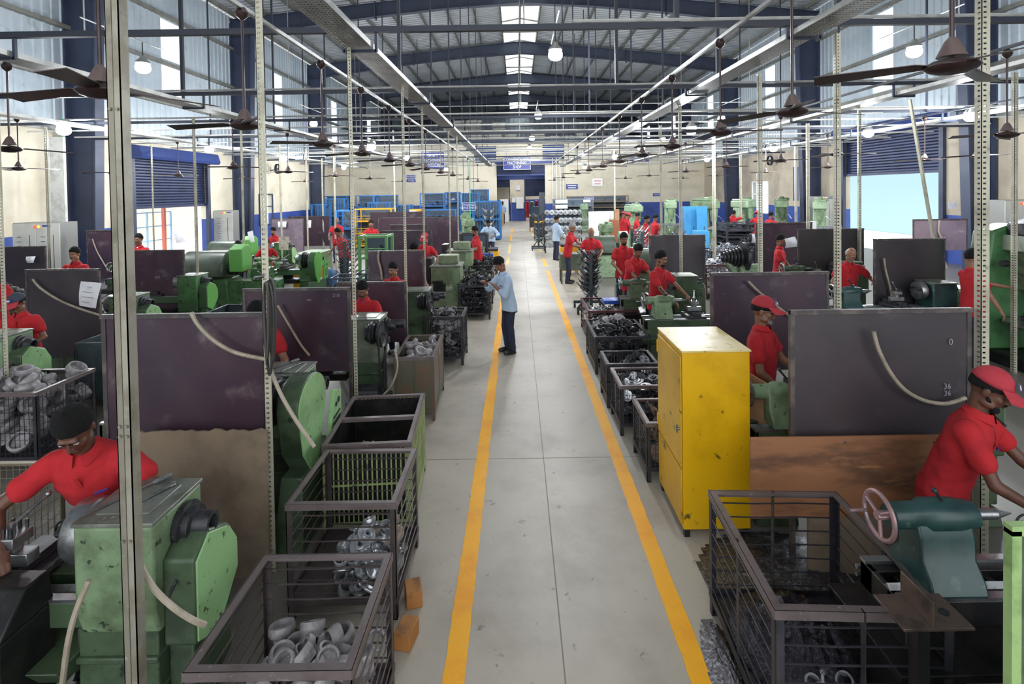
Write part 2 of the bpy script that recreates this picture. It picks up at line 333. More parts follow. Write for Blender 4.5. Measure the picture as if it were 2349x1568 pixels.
# corrugated side walls, plastered below
def corr_wall(x, sgn, y0, y1, z0, z1, b, per=.3):
    n = int(round((y1-y0)/per)); vs = []; prof = [(0, 0), (.62, 0), (.7, .035), (.92, .035), (1, 0)]
    pts = []
    for i in range(n):
        for t, d in prof[:-1]: pts.append((x-sgn*d, y0+(i+t)*(y1-y0)/n))
    pts.append((x, y1))
    for px_, py_ in pts: vs += [(px_, py_, z0), (px_, py_, z1)]
    b.add(vs, [(2*i, 2*i+1, 2*i+3, 2*i+2) for i in range(len(pts)-1)])
COLY = [6.6-9, 6.6, 15.6, 24.6, 33.6, 42.6, 51.6, 60.6]
LOWZ = 4.55
wn = 1
for side, x, sg in (('left', XL, -1), ('right', XR, 1)):
    wins = [(c+4.1, c+5.3) for c in COLY[1:-1]]
    b = MB(); y = YB
    for a, c in wins:
        corr_wall(x, sg, y, a, LOWZ, 10.9, b); corr_wall(x, sg, a, c, LOWZ, 6.2, b); corr_wall(x, sg, a, c, 9.3, 10.9, b); y = c
    corr_wall(x, sg, y, YE, LOWZ, 10.9, b)
    struct('wall_'+side+'_cladding', b, sheet, smooth=0)
    for a, c in wins:
        f = MB()
        for q in (a, c): f.bar((x, q, 6.2), (x, q, 9.3), .05)
        for z in (6.2, 7.75, 9.3): f.bar((x, a, z), (x, c, z), .05)
        fo = struct('window_%d' % wn, f, sheet); g = MB(); g.box(x+sg*.02, x+sg*.026, a, c, 6.2, 9.3); obj('pane', g, clearp, fo); wn += 1
    d0, d1, dz = (18.0, 22.4, 3.95) if side == 'left' else (17.4, 22.7, 4.62)
    lo = MB(); up = MB(); win = (26.9, 28.4, 1.0, 2.6) if side == 'left' else (29.6, 31.6, 1.1, 2.9)
    t0, t1 = (x-.25, x) if sg < 0 else (x, x+.25)
    ZB = 1.587
    for a, c, z0, z1 in ((YB, d0, 0, LOWZ), (d0, d1, dz, LOWZ), (d1, win[0], 0, LOWZ), (win[0], win[1], 0, win[2]), (win[0], win[1], win[3], LOWZ), (win[1], YE, 0, LOWZ)):
        if z0 < ZB: lo.box(t0, t1, a, c, z0, min(z1, ZB))
        if z1 > ZB: up.box(t0, t1, a, c, max(z0, ZB), z1)
    struct('wall_'+side, up, cream if side == 'left' else cream_dirty, smooth=0); struct('wall_'+side+'_band', lo, bluepaint, smooth=0)
    b = MB(); b.box(x-.08, x+.08, YB, YE, LOWZ-.02, LOWZ+.16); struct('trim_%s_ledge' % side, b, galv)
    g = MB()
    for z in (6.1, 7.6, 9.4): g.box(x-sg*.14-.02, x-sg*.14+.02, YB, YE, z-.06, z+.06); g.box(min(x, x-sg*.14), max(x, x-sg*.14), YB, YE, z-.06, z-.045)
    struct('trim_%s_girts' % side, g, purlinm)
    # small lower window with a vertical bar
    f = MB(); xa = x
    for q in (win[0], (win[0]+win[1])/2, win[1]): f.bar((xa, q, win[2]), (xa, q, win[3]), .06)
    for z in (win[2], win[2]+(win[3]-win[2])*.6, win[3]): f.bar((xa, win[0], z), (xa, win[1], z), .06)
    fo = struct('window_%d' % wn, f, navy if side == 'left' else whiteb); wn += 1
    g = MB(); g.box(xa+sg*.05, xa+sg*.055, win[0], win[1], win[2], win[3]); obj('pane', g, clearp, fo)
# columns and rafters
for k, y in enumerate(COLY):
    for side, x, sg in (('left', XL, -1), ('right', XR, 1)):
        b = MB(); xi = x-sg*.06; xo0 = x-sg*.75; xo1 = x-sg*1.05
        for q0, q1 in ((xi, xi), (xo0, xo1)):
            t = .03
            b.hexa([(q0-t, y-.17, 0), (q0+t, y-.17, 0), (q0+t, y+.17, 0), (q0-t, y+.17, 0)], [(q1-t, y-.17, EAVE-.2), (q1+t, y-.17, EAVE-.2), (q1+t, y+.17, EAVE-.2), (q1-t, y+.17, EAVE-.2)])
        b.hexa([(min(xi, xo0), y-.012, 0), (max(xi, xo0), y-.012, 0), (max(xi, xo0), y+.012, 0), (min(xi, xo0), y+.012, 0)],
               [(min(xi, xo1), y-.012, EAVE-.1), (max(xi, xo1), y-.012, EAVE-.1), (max(xi, xo1), y+.012, EAVE-.1), (min(xi, xo1), y+.012, EAVE-.1)])
        struct('column_%s_%d' % (side, k+1), b, navy)
    b = MB(); zt = lambda x: RIDGE-abs(x-RX)*(RIDGE-EAVE)/(13.6)
    def dep(x):
        a = abs(x-RX)/13.6; return .62+.25*max(0, a-.55)/.45+.14*max(0, .25-a)/.25
    xs = [XL, -10.2, -6.5, -3.2, RX, 3.8, 7.1, 10.8, XR]
    for i in range(8):
        a, c = xs[i], xs[i+1]
        b.hexa([(a, y-.008, zt(a)-dep(a)), (c, y-.008, zt(c)-dep(c)), (c, y+.008, zt(c)-dep(c)), (a, y+.008, zt(a)-dep(a))], [(a, y-.008, zt(a)), (c, y-.008, zt(c)), (c, y+.008, zt(c)), (a, y+.008, zt(a))])
        for f0, f1 in ((0, .02), (-1, .02)):
            za, zc = (zt(a), zt(c)) if f0 == 0 else (zt(a)-dep(a), zt(c)-dep(c))
            b.hexa([(a, y-.14, za-.02), (c, y-.14, zc-.02), (c, y+.14, zc-.02), (a, y+.14, za-.02)], [(a, y-.14, za), (c, y-.14, zc), (c, y+.14, zc), (a, y+.14, za)])
    for x in (-6.5, 7.1, RX):       # bolted splice plates
        b.box(x-.03, x+.03, y-.16, y+.16, zt(x)-dep(x)-.12, zt(x)+.05)
    struct('rafter_%d' % (k+1), b, rafterm)
# purlins
SK = 1.05
px_list = [SK*s+RX for s in (-1, 1)]+[RX+s*(SK+1.35*i) for s in (-1, 1) for i in range(1, 10)]
b = MB()
for x in px_list:
    z = zt(x); b.box(x-.012, x+.012, YB, YE, z, z+.2); b.box(x-.04, x+.04, YB, YE, z, z+.012)
struct('purlins', b, purlinm)
b = MB()
for y in COLY:
    for x in px_list:
        sg = 1 if x > RX else -1; b.bar((x, y, zt(x)-.0), (x, y-.75, zt(x)-.02), .02) if 0 else b.bar((x, y+.1, zt(x)-.6), (x, y+.75, zt(x)+.02), .035)
struct('purlin_stays', b, purlinm)
# roof sheeting with an open ridge light
for side, sg in (('left', -1), ('right', 1)):
    b = MB(); x0 = RX+sg*SK; x1 = (XL if sg < 0 else XR)+sg*.4; pts = []; per = .3; n = int((YE-YB)/per)
    for i in range(n):
        for t, d in ((0, 0), (.62, 0), (.7, .035), (.92, .035)): pts.append((YB+(i+t)*per, d))
    vs = []
    for y, d in pts: vs += [(x0, y, zt(x0)+.2+d), (x1, y, zt(x1)+.2+d)]
    b.add(vs, [(2*i, 2*i+1, 2*i+3, 2*i+2) for i in range(len(pts)-1)]); struct('ceiling_'+side, b, roofsheet, smooth=0)
b = MB(); z = zt(RX+SK)+.2
for sg in (-1, 1):
    b.box(min(RX+sg*SK, RX+sg*(SK+.03)), max(RX+sg*SK, RX+sg*(SK+.03)), YB, YE, z-.25, z+.55)
b.box(RX-.06, RX+.06, YB, YE, z+.5, z+.72)
y = YB
while y < YE:
    b.bar((RX-SK, y, z+.5), (RX, y, z+.7), .07); b.bar((RX+SK, y, z+.5), (RX, y, z+.7), .07); b.bar((RX-SK, y, z-.1), (RX+SK, y, z-.1), .09); y += 4.5
struct('ridge_monitor_frame', b, purlinm)
b = MB(); b.add([(RX-SK, YB, z+.55), (RX, YB, z+.75), (RX, YE, z+.75), (RX-SK, YE, z+.55), (RX+SK, YB, z+.55), (RX+SK, YE, z+.55)], [(0, 1, 2, 3), (1, 4, 5, 2)])
struct('ridge_light', b, pane, smooth=0)
# end wall of the hall
b = MB(); n = 92
vs = []
for i in range(n+1):
    x = XL+(XR-XL)*i/n; vs += [(x, YE+(.03 if i % 2 else 0), 0), (x, YE+(.03 if i % 2 else 0), zt(x)+.2)]
b.add(vs, [(2*i, 2*i+1, 2*i+3, 2*i+2) for i in range(n)]); struct('wall_far', b, sheet, smooth=0)
# partition wall across the hall with its wide opening
def wall_open(y0, y1, holes, x0, x1, z0, z1):
    xs = sorted({x0, x1, *[h[0] for h in holes], *[h[1] for h in holes]}); b = MB()
    for a, c in zip(xs, xs[1:]):
        cut = sorted([(h[2], h[3]) for h in holes if h[0] <= a+1e-6 and h[1] >= c-1e-6]); z = z0
        for q0, q1 in cut:
            if q0 > z: b.box(a, c, y0, y1, z, min(q0, z1))
            z = max(z, q1)
        if z < z1: b.box(a, c, y0, y1, z, z1)
    return b
PZ = 6.15
OX0 = (1140-1187)*YP/FPX; OX1 = (1251-1187)*YP/FPX
holes = [(OX0, OX1, -1, 4.75), (-3.15, OX0, 4.75, 6.0), (1.95, 3.6, 4.95, 6.05)]
struct('wall_back', wall_open(YP, YP+.25, holes, XL, XR, 1.587, PZ), cream)
struct('wall_back_band', wall_open(YP, YP+.25, [(OX0, OX1, -1, 3)], XL, XR, 0, 1.587), bluepaint)
for (a, _, z0, z1), c in ((holes[1], OX0), (holes[2], 3.6)):
    f = MB(); a0, a1 = (a, c)
    for t in range(4): f.bar((a0+(a1-a0)*t/3, YP+.05, z0), (a0+(a1-a0)*t/3, YP+.05, z1), .07)
    for t in range(4): f.bar((a0, YP+.05, z0+(z1-z0)*t/3), (a1, YP+.05, z0+(z1-z0)*t/3), .07)
    fo = struct('window_%d' % wn, f, navy); wn += 1; g = MB(); g.box(a0, a1, YP+.1, YP+.11, z0, z1); obj('pane', g, mat('dark_blue_glass', '23407e', .15), fo)
def shutter_mesh(axis, a0, a1, p, z0, z1, b, per=.085, d=.02):
    n = int((z1-z0)/per); vs = []
    for i in range(n+1):
        for t, dd in ((0, 0), (.25, d), (.75, d)):
            z = z0+(i+t)*(z1-z0)/(n+1); q = p-dd
            vs += [(a0, q, z), (a1, q, z)] if axis == 'x' else [(q, a0, z), (q, a1, z)]
    K = len(vs)//2; b.add(vs, [(2*i, 2*i+1, 2*i+3, 2*i+2) for i in range(K-1)])
# navy shutter rolled part-way down in the opening
b = MB(); shutter_mesh('x', OX0, OX1, YP+.1, 3.82, 4.8, b); t = thing('roller_shutter', 'navy roller shutter rolled up under the aisle-end opening, behind the hanging shop sign', 'shutter', ((OX0+OX1)/2, YP+.1, 3.8)); t.location = (0, 0, 0)
obj('curtain', b, shutterm, t, smooth=0); b = MB(); b.box(OX0, OX1, YP+.02, YP+.14, 3.74, 3.83); obj('bottom_rail', b, shutterblue, t)
b = MB(); b.box(OX0-.1, OX1+1.0, YP-.12, YP-.005, 4.65, 4.95); obj('header_box', b, shutterblue, t)
# room behind the opening: pillar wall with two more shutters
PX0 = (1170-1187)*YW/FPX; PX1 = (1203.5-1187)*YW/FPX
b = MB(); b.box(PX0, PX1, YW, YW+.3, 1.587, 4.3); b.box(-3.4, 4, YW+.05, YW+.3, 4.1, 5.2); struct('wall_inner', b, cream)
b = MB(); b.box(PX0, PX1, YW, YW+.3, 0, 1.587); struct('wall_inner_band', b, bluepaint)
b = MB(); b.box(-3.4, 4, YW-.02, YW+.05, 3.55, 4.0); struct('trim_inner_header', b, shutterblue)
b = MB(); b.box(PX0-.06, PX0+.02, YW-.1, YW, 0, 3.6); b.box(PX1-.02, PX1+.08, YW-.1, YW, 0, 3.6); struct('trim_inner_guides', b, navy)
for lab, a, c, z in (('left', -3.2, PX0-.04, 2.9), ('right', PX1+.08, 3.4, 2.1)):
    b = MB(); shutter_mesh('x', a, c, YW+.1, z, 3.6, b); o = obj('roller_shutter', b, shutterm, None, smooth=0)
    tag(o, 'half-raised navy roller shutter in the far room, %s of the blue and cream pillar' % lab, 'shutter')
b = MB(); b.box(-9, 9, 58, 58.2, 1.6, 4.4); struct('wall_far_room', b, cream); b = MB(); b.box(-9, 9, 57.98, 58.2, 0, 1.6); struct('wall_far_room_band', b, bluepaint)
# mezzanine over the far room, with stacked bales
b = MB(); b.box(XL, XR, YP-.1, 58, PZ, PZ+.3); struct('ceiling_mezzanine', b, rafterm)
b = MB()
for z in (PZ+.75, PZ+1.3): b.bar((XL, YP, z), (XR, YP, z), .05)
for i in range(19): x = XL+1+i*1.45; b.bar((x, YP, PZ+.3), (x, YP, PZ+1.3), .05)
struct('trim_mezzanine_railing', b, darkpipe)
rn = random.Random(3)
bales = []
for px0, px1, pyt in ((1062, 1110, 305), (1112, 1152, 300), (1040, 1064, 275), (1068, 1104, 278), (1128, 1158, 282), (1160, 1186, 306), (1224, 1250, 306), (1262, 1284, 308), (1290, 1318, 312), (1322, 1345, 296)):
    Y = 41.6 if pyt > 290 else 46; a = P(px0, pyt, Y); c = P(px1, pyt, Y); zt0 = a.z; z = PZ+.302; k = 0
    b = MB()
    while z < zt0-.1:
        q = rn.uniform(-.06, .06)
        b.box(a.x+q, c.x+q, Y, Y+.9, z, z+.22); z += .24
    o = obj('bale_stack', b, sack, None, bev=.05); bales.append(o)
    tag(o, 'stack of white bundles on the mezzanine, %s from the left' % ORD[len(bales)-1], 'bundles', 'bundles on the mezzanine')
# side roller doors
for side, x, sg, a, c, z0, z1 in (('left', XL, -1, 18.0, 22.4, 2.25, 3.95), ('right', XR, 1, 17.4, 22.7, 3.1, 4.62)):
    t = thing('roller_shutter', 'wide navy roller shutter half raised in the %s side wall, daylight below' % side, 'shutter', (0, 0, 0))
    b = MB(); shutter_mesh('y', a, c, x+sg*.05, z0, z1, b, per=.11, d=-.03*sg); obj('curtain', b, shutterm, t, smooth=0)
    b = MB(); b.box(min(x-sg*.02, x+sg*.1), max(x-sg*.02, x+sg*.1), a, c, z0-.1, z0); obj('bottom_rail', b, shutterm, t)
    b = MB()
    for q in (a, c): b = MB(); b.box(min(x-sg*.12, x), max(x-sg*.12, x), q-.09, q+.09, 0, z1); obj('guide_rail', b, navy, t)
    b = MB(); b.prism([(x-sg*.02, z1+.45), (x-sg*.45, z1+.38), (x-sg*.55, z1+.05), (x-sg*.5, z1-.05), (x-sg*.02, z1-.05)], a-.15, c+.15, 'y'); obj('cowl', b, shutterblue, t)
# outside: yard wall left, pale corrugated shed right
b = MB(); b.box(-22.3, -22, 8, 40, -.2, 7); struct('wall_yard_left', b, mat('pale_render', 'efe4d2', .9))  # pale cream is the wall's own colour
b = MB(); shutter_mesh('y', 15, 26.2, 22.0, -.2, 5.5, b, per=.45, d=.06); struct('wall_shed_right', b, mat('pale_blue_shed', 'c2dee2', .6), smooth=0)
b = MB(); b.box(22, 22.3, 26, 45, -.2, 6.5); struct('wall_yard_right', b, mat('shed_blue_render', 'bcdce4', .8))
t = thing('steel_railing', 'pale blue steel stair railing outside the left doorway', 'railing', (0, 0, 0)); b = MB()
for y in (18.6, 20.2, 22, 23.5): b.bar((-15.6, y, -.2), (-15.6, y, 1.9), .06)
for z in (.7, 1.3, 1.9): b.bar((-15.6, 18.6, z), (-15.6, 23.5, z), .05)
obj('rails', b, mat('rail_blue', '9cc4dc', .5), t); b = MB(); b.bar((-15.3, 22.6, -.2), (-15.3, 22.6, 4.5), .12); tag(obj('downpipe', b, mat('pipe_red', 'c87060', .6)), 'red downpipe outside the left doorway', 'pipe')
b = MB(); b.box(-18.5, -17.2, 20, 22.5, -.2, 1.6); tag(obj('wooden_crate', b, card, None, .02), 'brown packing case standing outside the left doorway', 'box')
t = thing('steel_platform', 'pale steel stair platform standing in the yard behind the railing', 'platform', (0, 0, 0)); b = MB()
for y in (19, 21.2):
    for x in (-17.0, -16.2): b.bar((x, y, -.2), (x, y, 2.4), .07)
for z in (.5, 1.1, 1.7, 2.4): b.bar((-17, 19, z), (-17, 21.2, z), .06); b.bar((-16.2, 19, z), (-16.2, 21.2, z), .06)
obj('frame', b, whiteb, t)
# ================================================================ overhead services
SIDE = lambda x: 'left' if x < -3.5 else 'right' if x > 4.2 else 'middle'
# cross beams with hangers
beamY = [5.5, 8.8, 12.1, 15.4, 18.8, 22.2, 26, 30, 34.5]
for i, y in enumerate(beamY):
    t = thing('cross_beam', 'dark square steel beam crossing the whole hall overhead, %s from the camera' % ORD[i], 'overhead beam', (0, y, 4.3))
    b = MB(); b.bar((XL+.9, 0, 0), (XR-.9, 0, 0), .06); obj('beam', b, darkpipe, t)
    b = MB(); b.cyl((XL+.9 if i % 2 else .6, -.03, .05), (XR-.9, -.03, .05), .018, n=6); obj('conduit', b, trays, t)
    ry = min(COLY, key=lambda q: abs(q-y)); zr = 10.9
    for x in ([-9, -5.6, -1.95, 1.7, 3.4, 9.5] if i < 6 else [-5.6, -1.95, 3.4]):
        b = MB(); b.bar((x, .04, 0), (x, .04, zr-4.3+(12.0-10.9)*(1-abs(x)/14)-.25), .05 if i < 2 else .035); obj('hanger', b, darkpipe, t)
# cable trays
def tray(x, y0, y1, z, lab, w_=.28):
    t = thing('cable_tray', lab, 'cable tray', (x, 0, z)); b = MB(); b.box(-w_/2, w_/2, y0, y1, -.002, .002); obj('perforated_base', b, perf, t, smooth=0)
    for s in (-1, 1):
        b = MB(); q = s*w_/2; b.box(q-.002, q+.002, y0, y1, 0, .055); b.box(min(q, q-s*.02), max(q, q-s*.02), y0, y1, .052, .056); obj('side_flange', b, trays, t)
    for y in [q for q in beamY if y0 < q < y1]+[y0+.2]:
        b = MB(); q = w_/2+.03; b.bar((-q, y, -.02), (q, y, -.02), .03); b.bar((-q, y, -.03), (-q, y, .2), .03); b.bar((q, y, -.03), (q, y, .2), .03); obj('bracket', b, navy, t)
    b = MB()
    for k in range(4):
        r_ = random.Random(k+int(x*10)); b.tube([(r_.uniform(-w_/2+.03, w_/2-.03), y0+(y1-y0)*i/24, .014+r_.random()*.01) for i in range(25)], .009, 5)
    obj('cables', b, rubber, t)
tray(-1.62, 1.2, 32, 4.1, 'long perforated cable tray running above the posts left of the aisle')
tray(3.02, 1.2, 35, 4.17, 'long perforated cable tray running above the posts right of the aisle')
tray(-5.4, 1.5, 30, 4.08, 'perforated cable tray above the second machine row on the left')
tray(-9.2, 4, 30, 4.08, 'perforated cable tray nearest the left wall')
tray(6.5, 1.5, 32, 4.1, 'perforated cable tray above the second machine row on the right')
tray(10.0, 4, 32, 4.08, 'perforated cable tray nearest the right wall')
# posts standing on the floor
def post_mesh(w_, h, holes=True):
    b = MB(); t = .004
    b.box(0, w_, 0, t, 0, h); b.box(0, t, 0, w_, 0, h); return b
pc = [0]
def post(px, py, Y, zt_, lab, w_=.042, m=slotted, flip=False):
    p = P(px, py, Y); t = thing('slotted_angle_post', lab, 'post', (p.x-w_/2, p.y, 0))
    o = obj('upright', post_mesh(w_, zt_), m, t, smooth=0)
    if flip: t.rotation_euler = (0, 0, PI/2); t.location.x += w_
    b = MB(); b.box(-.02, w_+.02, -.02, w_+.02, 0, .006); obj('foot_plate', b, plainpost, t); return t
t = thing('angle_post', 'thick unslotted double angle post in the left foreground, in front of the green lathe', 'post', (P(278, 784, 2.1).x, 2.1, 0))
b = MB(); b.box(-.028, -.002, 0, .004, 0, 5.3); b.box(-.028, -.024, 0, .05, 0, 5.3); obj('angle_bar', b, plainpost, t)
b = MB(); b.box(.002, .028, 0, .004, 0, 5.3); b.box(.024, .028, 0, .05, 0, 5.3); b.box(-.003, .003, .02, .024, 0, 5.3); obj('angle_bar', b, mat('pale_angle', 'a39f92', .5, .3, c2='857f70', ns=4), t)
for z in (1.63, 1.67, 2.95, 1.2): 
    for x in (-.014, .014):
        b = MB(); b.cyl((x, -.008, z), (x, .002, z), .007, n=6); obj('bolt', b, plainpost, t)
b = MB(); b.box(-.04, .04, -.03, .05, 0, .01); obj('foot_plate', b, plainpost, t)
post(608, 640, 3.55, 5.0, 'slotted post in the foreground carrying the hanging black belts', .05)
post(808, 500, 5.4, 4.1, 'slotted post in front of the operator with the blue undershirt, left of the aisle', .042)
post(927, 450, 7.3, 4.1, 'slotted post at the right edge of the third maroon screen left of the aisle', .04)
post(971, 450, 9.1, 4.1, 'slotted post beside the operator in the red cap with a white badge', .04)
post(1030, 400, 12.4, 4.1, 'slender slotted post beside the tall olive machine, left of the aisle', .04)
post(1049, 400, 13.8, 4.1, 'slender slotted post just right of the tall olive machine', .04)
post(5, 600, 5.3, 4.08, 'slotted post at the far left picture edge', .05)
post(109, 450, 11, 4.08, 'slotted post in front of the wide grey control cabinet by the left wall', .06)
post(292, 450, 13.8, 4.08, 'slotted post left of the open roller door on the left', .05)
post(350, 450, 15.2, 4.08, 'thin post in front of the daylit left doorway', .05)
post(449, 480, 10, 4.08, 'slotted post in front of the big green lathe head, left side', .06)
post(557, 480, 12, 4.08, 'slotted post with the hanging drawing sheets, left side', .06)
post(645, 500, 15.6, 4.08, 'slotted post left of the pale green cabinet', .06)
post(705, 500, 17.5, 4.08, 'thin post rising behind the pale green cabinet', .06)
post(768, 470, 17.2, 4.08, 'thin post in front of the operator before the blue cages', .06)
post(740, 460, 22, 4.08, 'far thin post before the left blue cages', .07)
post(905, 440, 24, 4.08, 'far post with the yellow poster, left side', .07)
post(2261, 400, 3.45, 5.0, 'slotted post in the right foreground above the red-capped operator', .055)
post(1924, 400, 5.4, 4.17, 'slotted post in front of the bald bearded operator', .05)
post(1745, 400, 7.25, 4.17, 'slotted post left of the operator reading a sheet', .05)
post(1562, 450, 10, 4.17, 'slotted post behind the black sheet screen, right of the aisle', .05)
post(1639, 450, 14, 4.1, 'slotted post right of the light blue locker doors', .07)
post(1517, 450, 13, 4.17, 'slotted post behind the group of red-shirted operators', .05)
post(1855, 450, 12.5, 4.1, 'slotted post left of the grey control cabinet on the right', .06)
post(1973, 420, 10.4, 4.1, 'slotted post in front of the bright right doorway', .05)
post(1827, 450, 19.5, 4.1, 'thin far post by the notice sheets on the right wall', .07)
post(2331, 420, 7.1, 4.1, 'slotted post at the far right picture edge', .05)
post(1410, 440, 21, 4.17, 'far thin post before the white boards', .06)
post(1700, 450, 24, 4.1, 'far thin post in front of the navy column on the right', .08)
a = P(2087, 228, 9.6); c = P(2152, 612, 9.6); b = MB(); b.bar(a, c, .06, .03)
tag(obj('sloping_brace', b, slotted), 'leaning slotted steel brace crossing the bright right doorway', 'brace')
b = MB(); p = P(1077, 400, 24); b.cyl((p.x, 24, 0), (p.x, 24, 4.1), .03, n=8)
tag(obj('air_pipe', b, mat('pipe_green', '3f9f86', .5)), 'green air pipe standing beside the tooling department sign', 'pipe')
b = MB(); p = P(150, 450, 13.2); b.cyl((p.x, 13.2, 0), (p.x, 13.2, 4.6), .025, n=8)
tag(obj('air_pipe', b, mat('pipe_green', '3f9f86')), 'green air pipe right of the wide grey control cabinet', 'pipe')
# fan conduits
for x, lab in ((-2.33, 'left of the aisle'), (2.2, 'right of the aisle'), (-5.9, 'over the second machine row on the left'), (5.8, 'over the second machine row on the right'), (-9.7, 'nearest the left wall'), (9.5, 'nearest the right wall')):
    b = MB(); b.bar((x, 1.5, 4.2), (x, 34, 4.2), .035); tag(obj('fan_rail', b, darkpipe if abs(x) > 3 else trays), 'thin steel rail carrying the row of fans '+lab, 'rail')
# ceiling fans
def make_fan():
    t = thing('ceiling_fan', 'x', 'fan', (0, 0, -50))
    b = MB(); b.cyl((0, 0, 0), (0, 0, .95), .011, n=8); obj('down_rod', b, fanm, t)
    b = MB(); b.lathe([(.012, .87), (.045, .9), (.055, .93), (.03, .975), (.008, .98)], n=14); obj('canopy', b, fanm, t)
    b = MB(); b.lathe([(.012, .12), (.03, .1), (.062, .03), (.066, .02), (.02, .018)], n=16); obj('lower_cup', b, mat('faded_fan_enamel', '6a5a58', .4), t)
    b = MB(); b.lathe([(.03, .012), (.085, .0), (.115, -.02), (.12, -.03), (.1, -.05), (.055, -.066), (0, -.07)], n=24); obj('motor_housing', b, fanm, t)
    for k in range(3):
        a = 2*PI*k/3; Mx = Matrix.Rotation(a, 4, 'Z'); b = MB()
        b.add([(.09, -.025, -.028), (.16, -.05, -.03), (.6, -.07, -.055), (.61, .055, -.03), (.16, .04, -.012), (.09, .025, -.02)]+[(.09, -.025, -.024), (.16, -.05, -.026), (.6, -.07, -.051), (.61, .055, -.026), (.16, .04, -.008), (.09, .025, -.016)],
              [(5, 4, 3, 2, 1, 0), (6, 7, 8, 9, 10, 11)]+[(i, (i+1) % 6, 6+(i+1) % 6, 6+i) for i in range(6)], Mx); obj('blade', b, fanm, t)
    return t
fan0 = make_fan(); used = [False]
rn = random.Random(11)
rows = [(-2.33, [2.95, 4.5, 6.3, 7.9, 9.6, 11.4, 13.4, 16, 19, 25, 31], 'row left of the aisle'), (2.2, [2.65, 4.18, 5.65, 7.4, 9.2, 11.2, 13.4, 16, 19, 25, 31], 'row right of the aisle'),
        (-5.9, [6.1, 10.9, 13.5, 17, 21, 27], 'row above the outer left machines'), (5.8, [6.2, 9.5, 11.5, 14.5, 18, 23, 28], 'row above the outer right machines'),
        (-9.7, [10.2, 12.6, 15, 18.5, 24], 'row nearest the left wall'), (9.5, [10.8, 12.2, 16, 20, 25, 30], 'row nearest the right wall')]
for x, ys, lab in rows:
    for i, y in enumerate(ys):
        L_ = 'ceiling fan, %s from the camera in the %s' % (ORD[i], lab)
        z = 3.22 if abs(x) < 3 else 3.2
        dup(fan0, (x, y, z), rn.uniform(0, 2), L_, 'ceiling fans')
for c in kids(fan0): bpy.data.objects.remove(c)
bpy.data.objects.remove(fan0)
# globe lamps
def make_lamp(h):
    t = thing('high_bay_lamp', 'x', 'lamp', (0, 0, -50))
    b = MB(); b.cyl((0, 0, .3), (0, 0, h), .012, n=6); obj('stem', b, darkpipe, t)
    b = MB(); b.lathe([(0, .31), (.05, .3), (.07, .24), (.14, .17), (.15, .13), (.1, .12)], n=20); obj('heat_sink', b, galv, t)
    b = MB(); b.lathe([(.09, .125), (.135, .1), (.155, .04), (.15, -.02), (.11, -.07), (.05, -.095), (0, -.1)], n=24); obj('globe', b, globe, t)
    l = bpy.data.lights.new('lamp_light', 'POINT'); l.energy = LAMP_W; l.shadow_soft_size = .12; l.color = (.95, .98, 1); o = bpy.data.objects.new('lamp_light', l); C.objects.link(o); o.parent = t; o.location = (0, 0, -.24)
    return t
hi = make_lamp(.62); lo_ = make_lamp(.3)
for x, ys, lab in ((.87, [11.4, 20.7, 29.5, 35.8], 'over the aisle'), (-8.5, [12, 22, 31], 'high on the left side'), (8.8, [11.6, 22.5, 31.5], 'high on the right side')):
    for i, y in enumerate(ys):
        dup(hi, (x, y, 5.5), 0, 'glowing white globe lamp %s, %s from the camera' % (lab, ORD[i]), 'high bay lamps')
for y0, i in ((11.5, 0), (21.8, 1), (30.8, 2), (35.8, 3)):
    b = MB(); b.cyl((-9.5, y0, 6.14), (9.8, y0, 6.14), .02, n=6)
    for x in (-9.4, 9.7, .2): b.cyl((x, y0, 6.14), (x, y0, 11), .015, n=6)
    for x, dy in ((.87, -.1), (-8.5, .5), (8.8, .1)): b.cyl((x, y0-1.2, 6.12), (x, y0+1.2, 6.12), .016, n=6)
    tag(obj('lamp_conduit', b, galv), 'thin conduit crossing the hall above the high lamps, %s from the camera' % ORD[i], 'conduit')
for x, ys, lab in ((-9.75, [11.3, 16.6, 21.9, 29.5], 'hung low near the left wall'), (9.8, [11.3, 14.6, 20, 27], 'hung low near the right wall'), (-4.6, [16.6, 21.9, 34], 'hung low above the outer left machines'), (4.4, [13.2, 18.5, 23.5, 34], 'hung low above the outer right machines')):
    for i, y in enumerate(ys):
        dup(lo_, (x, y, 4.02), 0, 'small glowing globe lamp %s, %s from the camera' % (lab, ORD[i]), 'low globe lamps', sc=.85)
for h_ in (hi, lo_):
    for c in kids(h_): bpy.data.objects.remove(c)
    bpy.data.objects.remove(h_)
# horizontal light conduits at lamp height
for i, y in enumerate([11.3, 13.2, 14.6, 16.6, 18.5, 20, 21.9, 23.5, 27, 29.5, 34]):
    b = MB(); b.cyl((-12.3, y, 4.27), (13.2, y, 4.27), .022, n=6); tag(obj('conduit', b, trays), 'pale conduit crossing the hall at tray height, %s from the camera' % ORD[i], 'conduit')
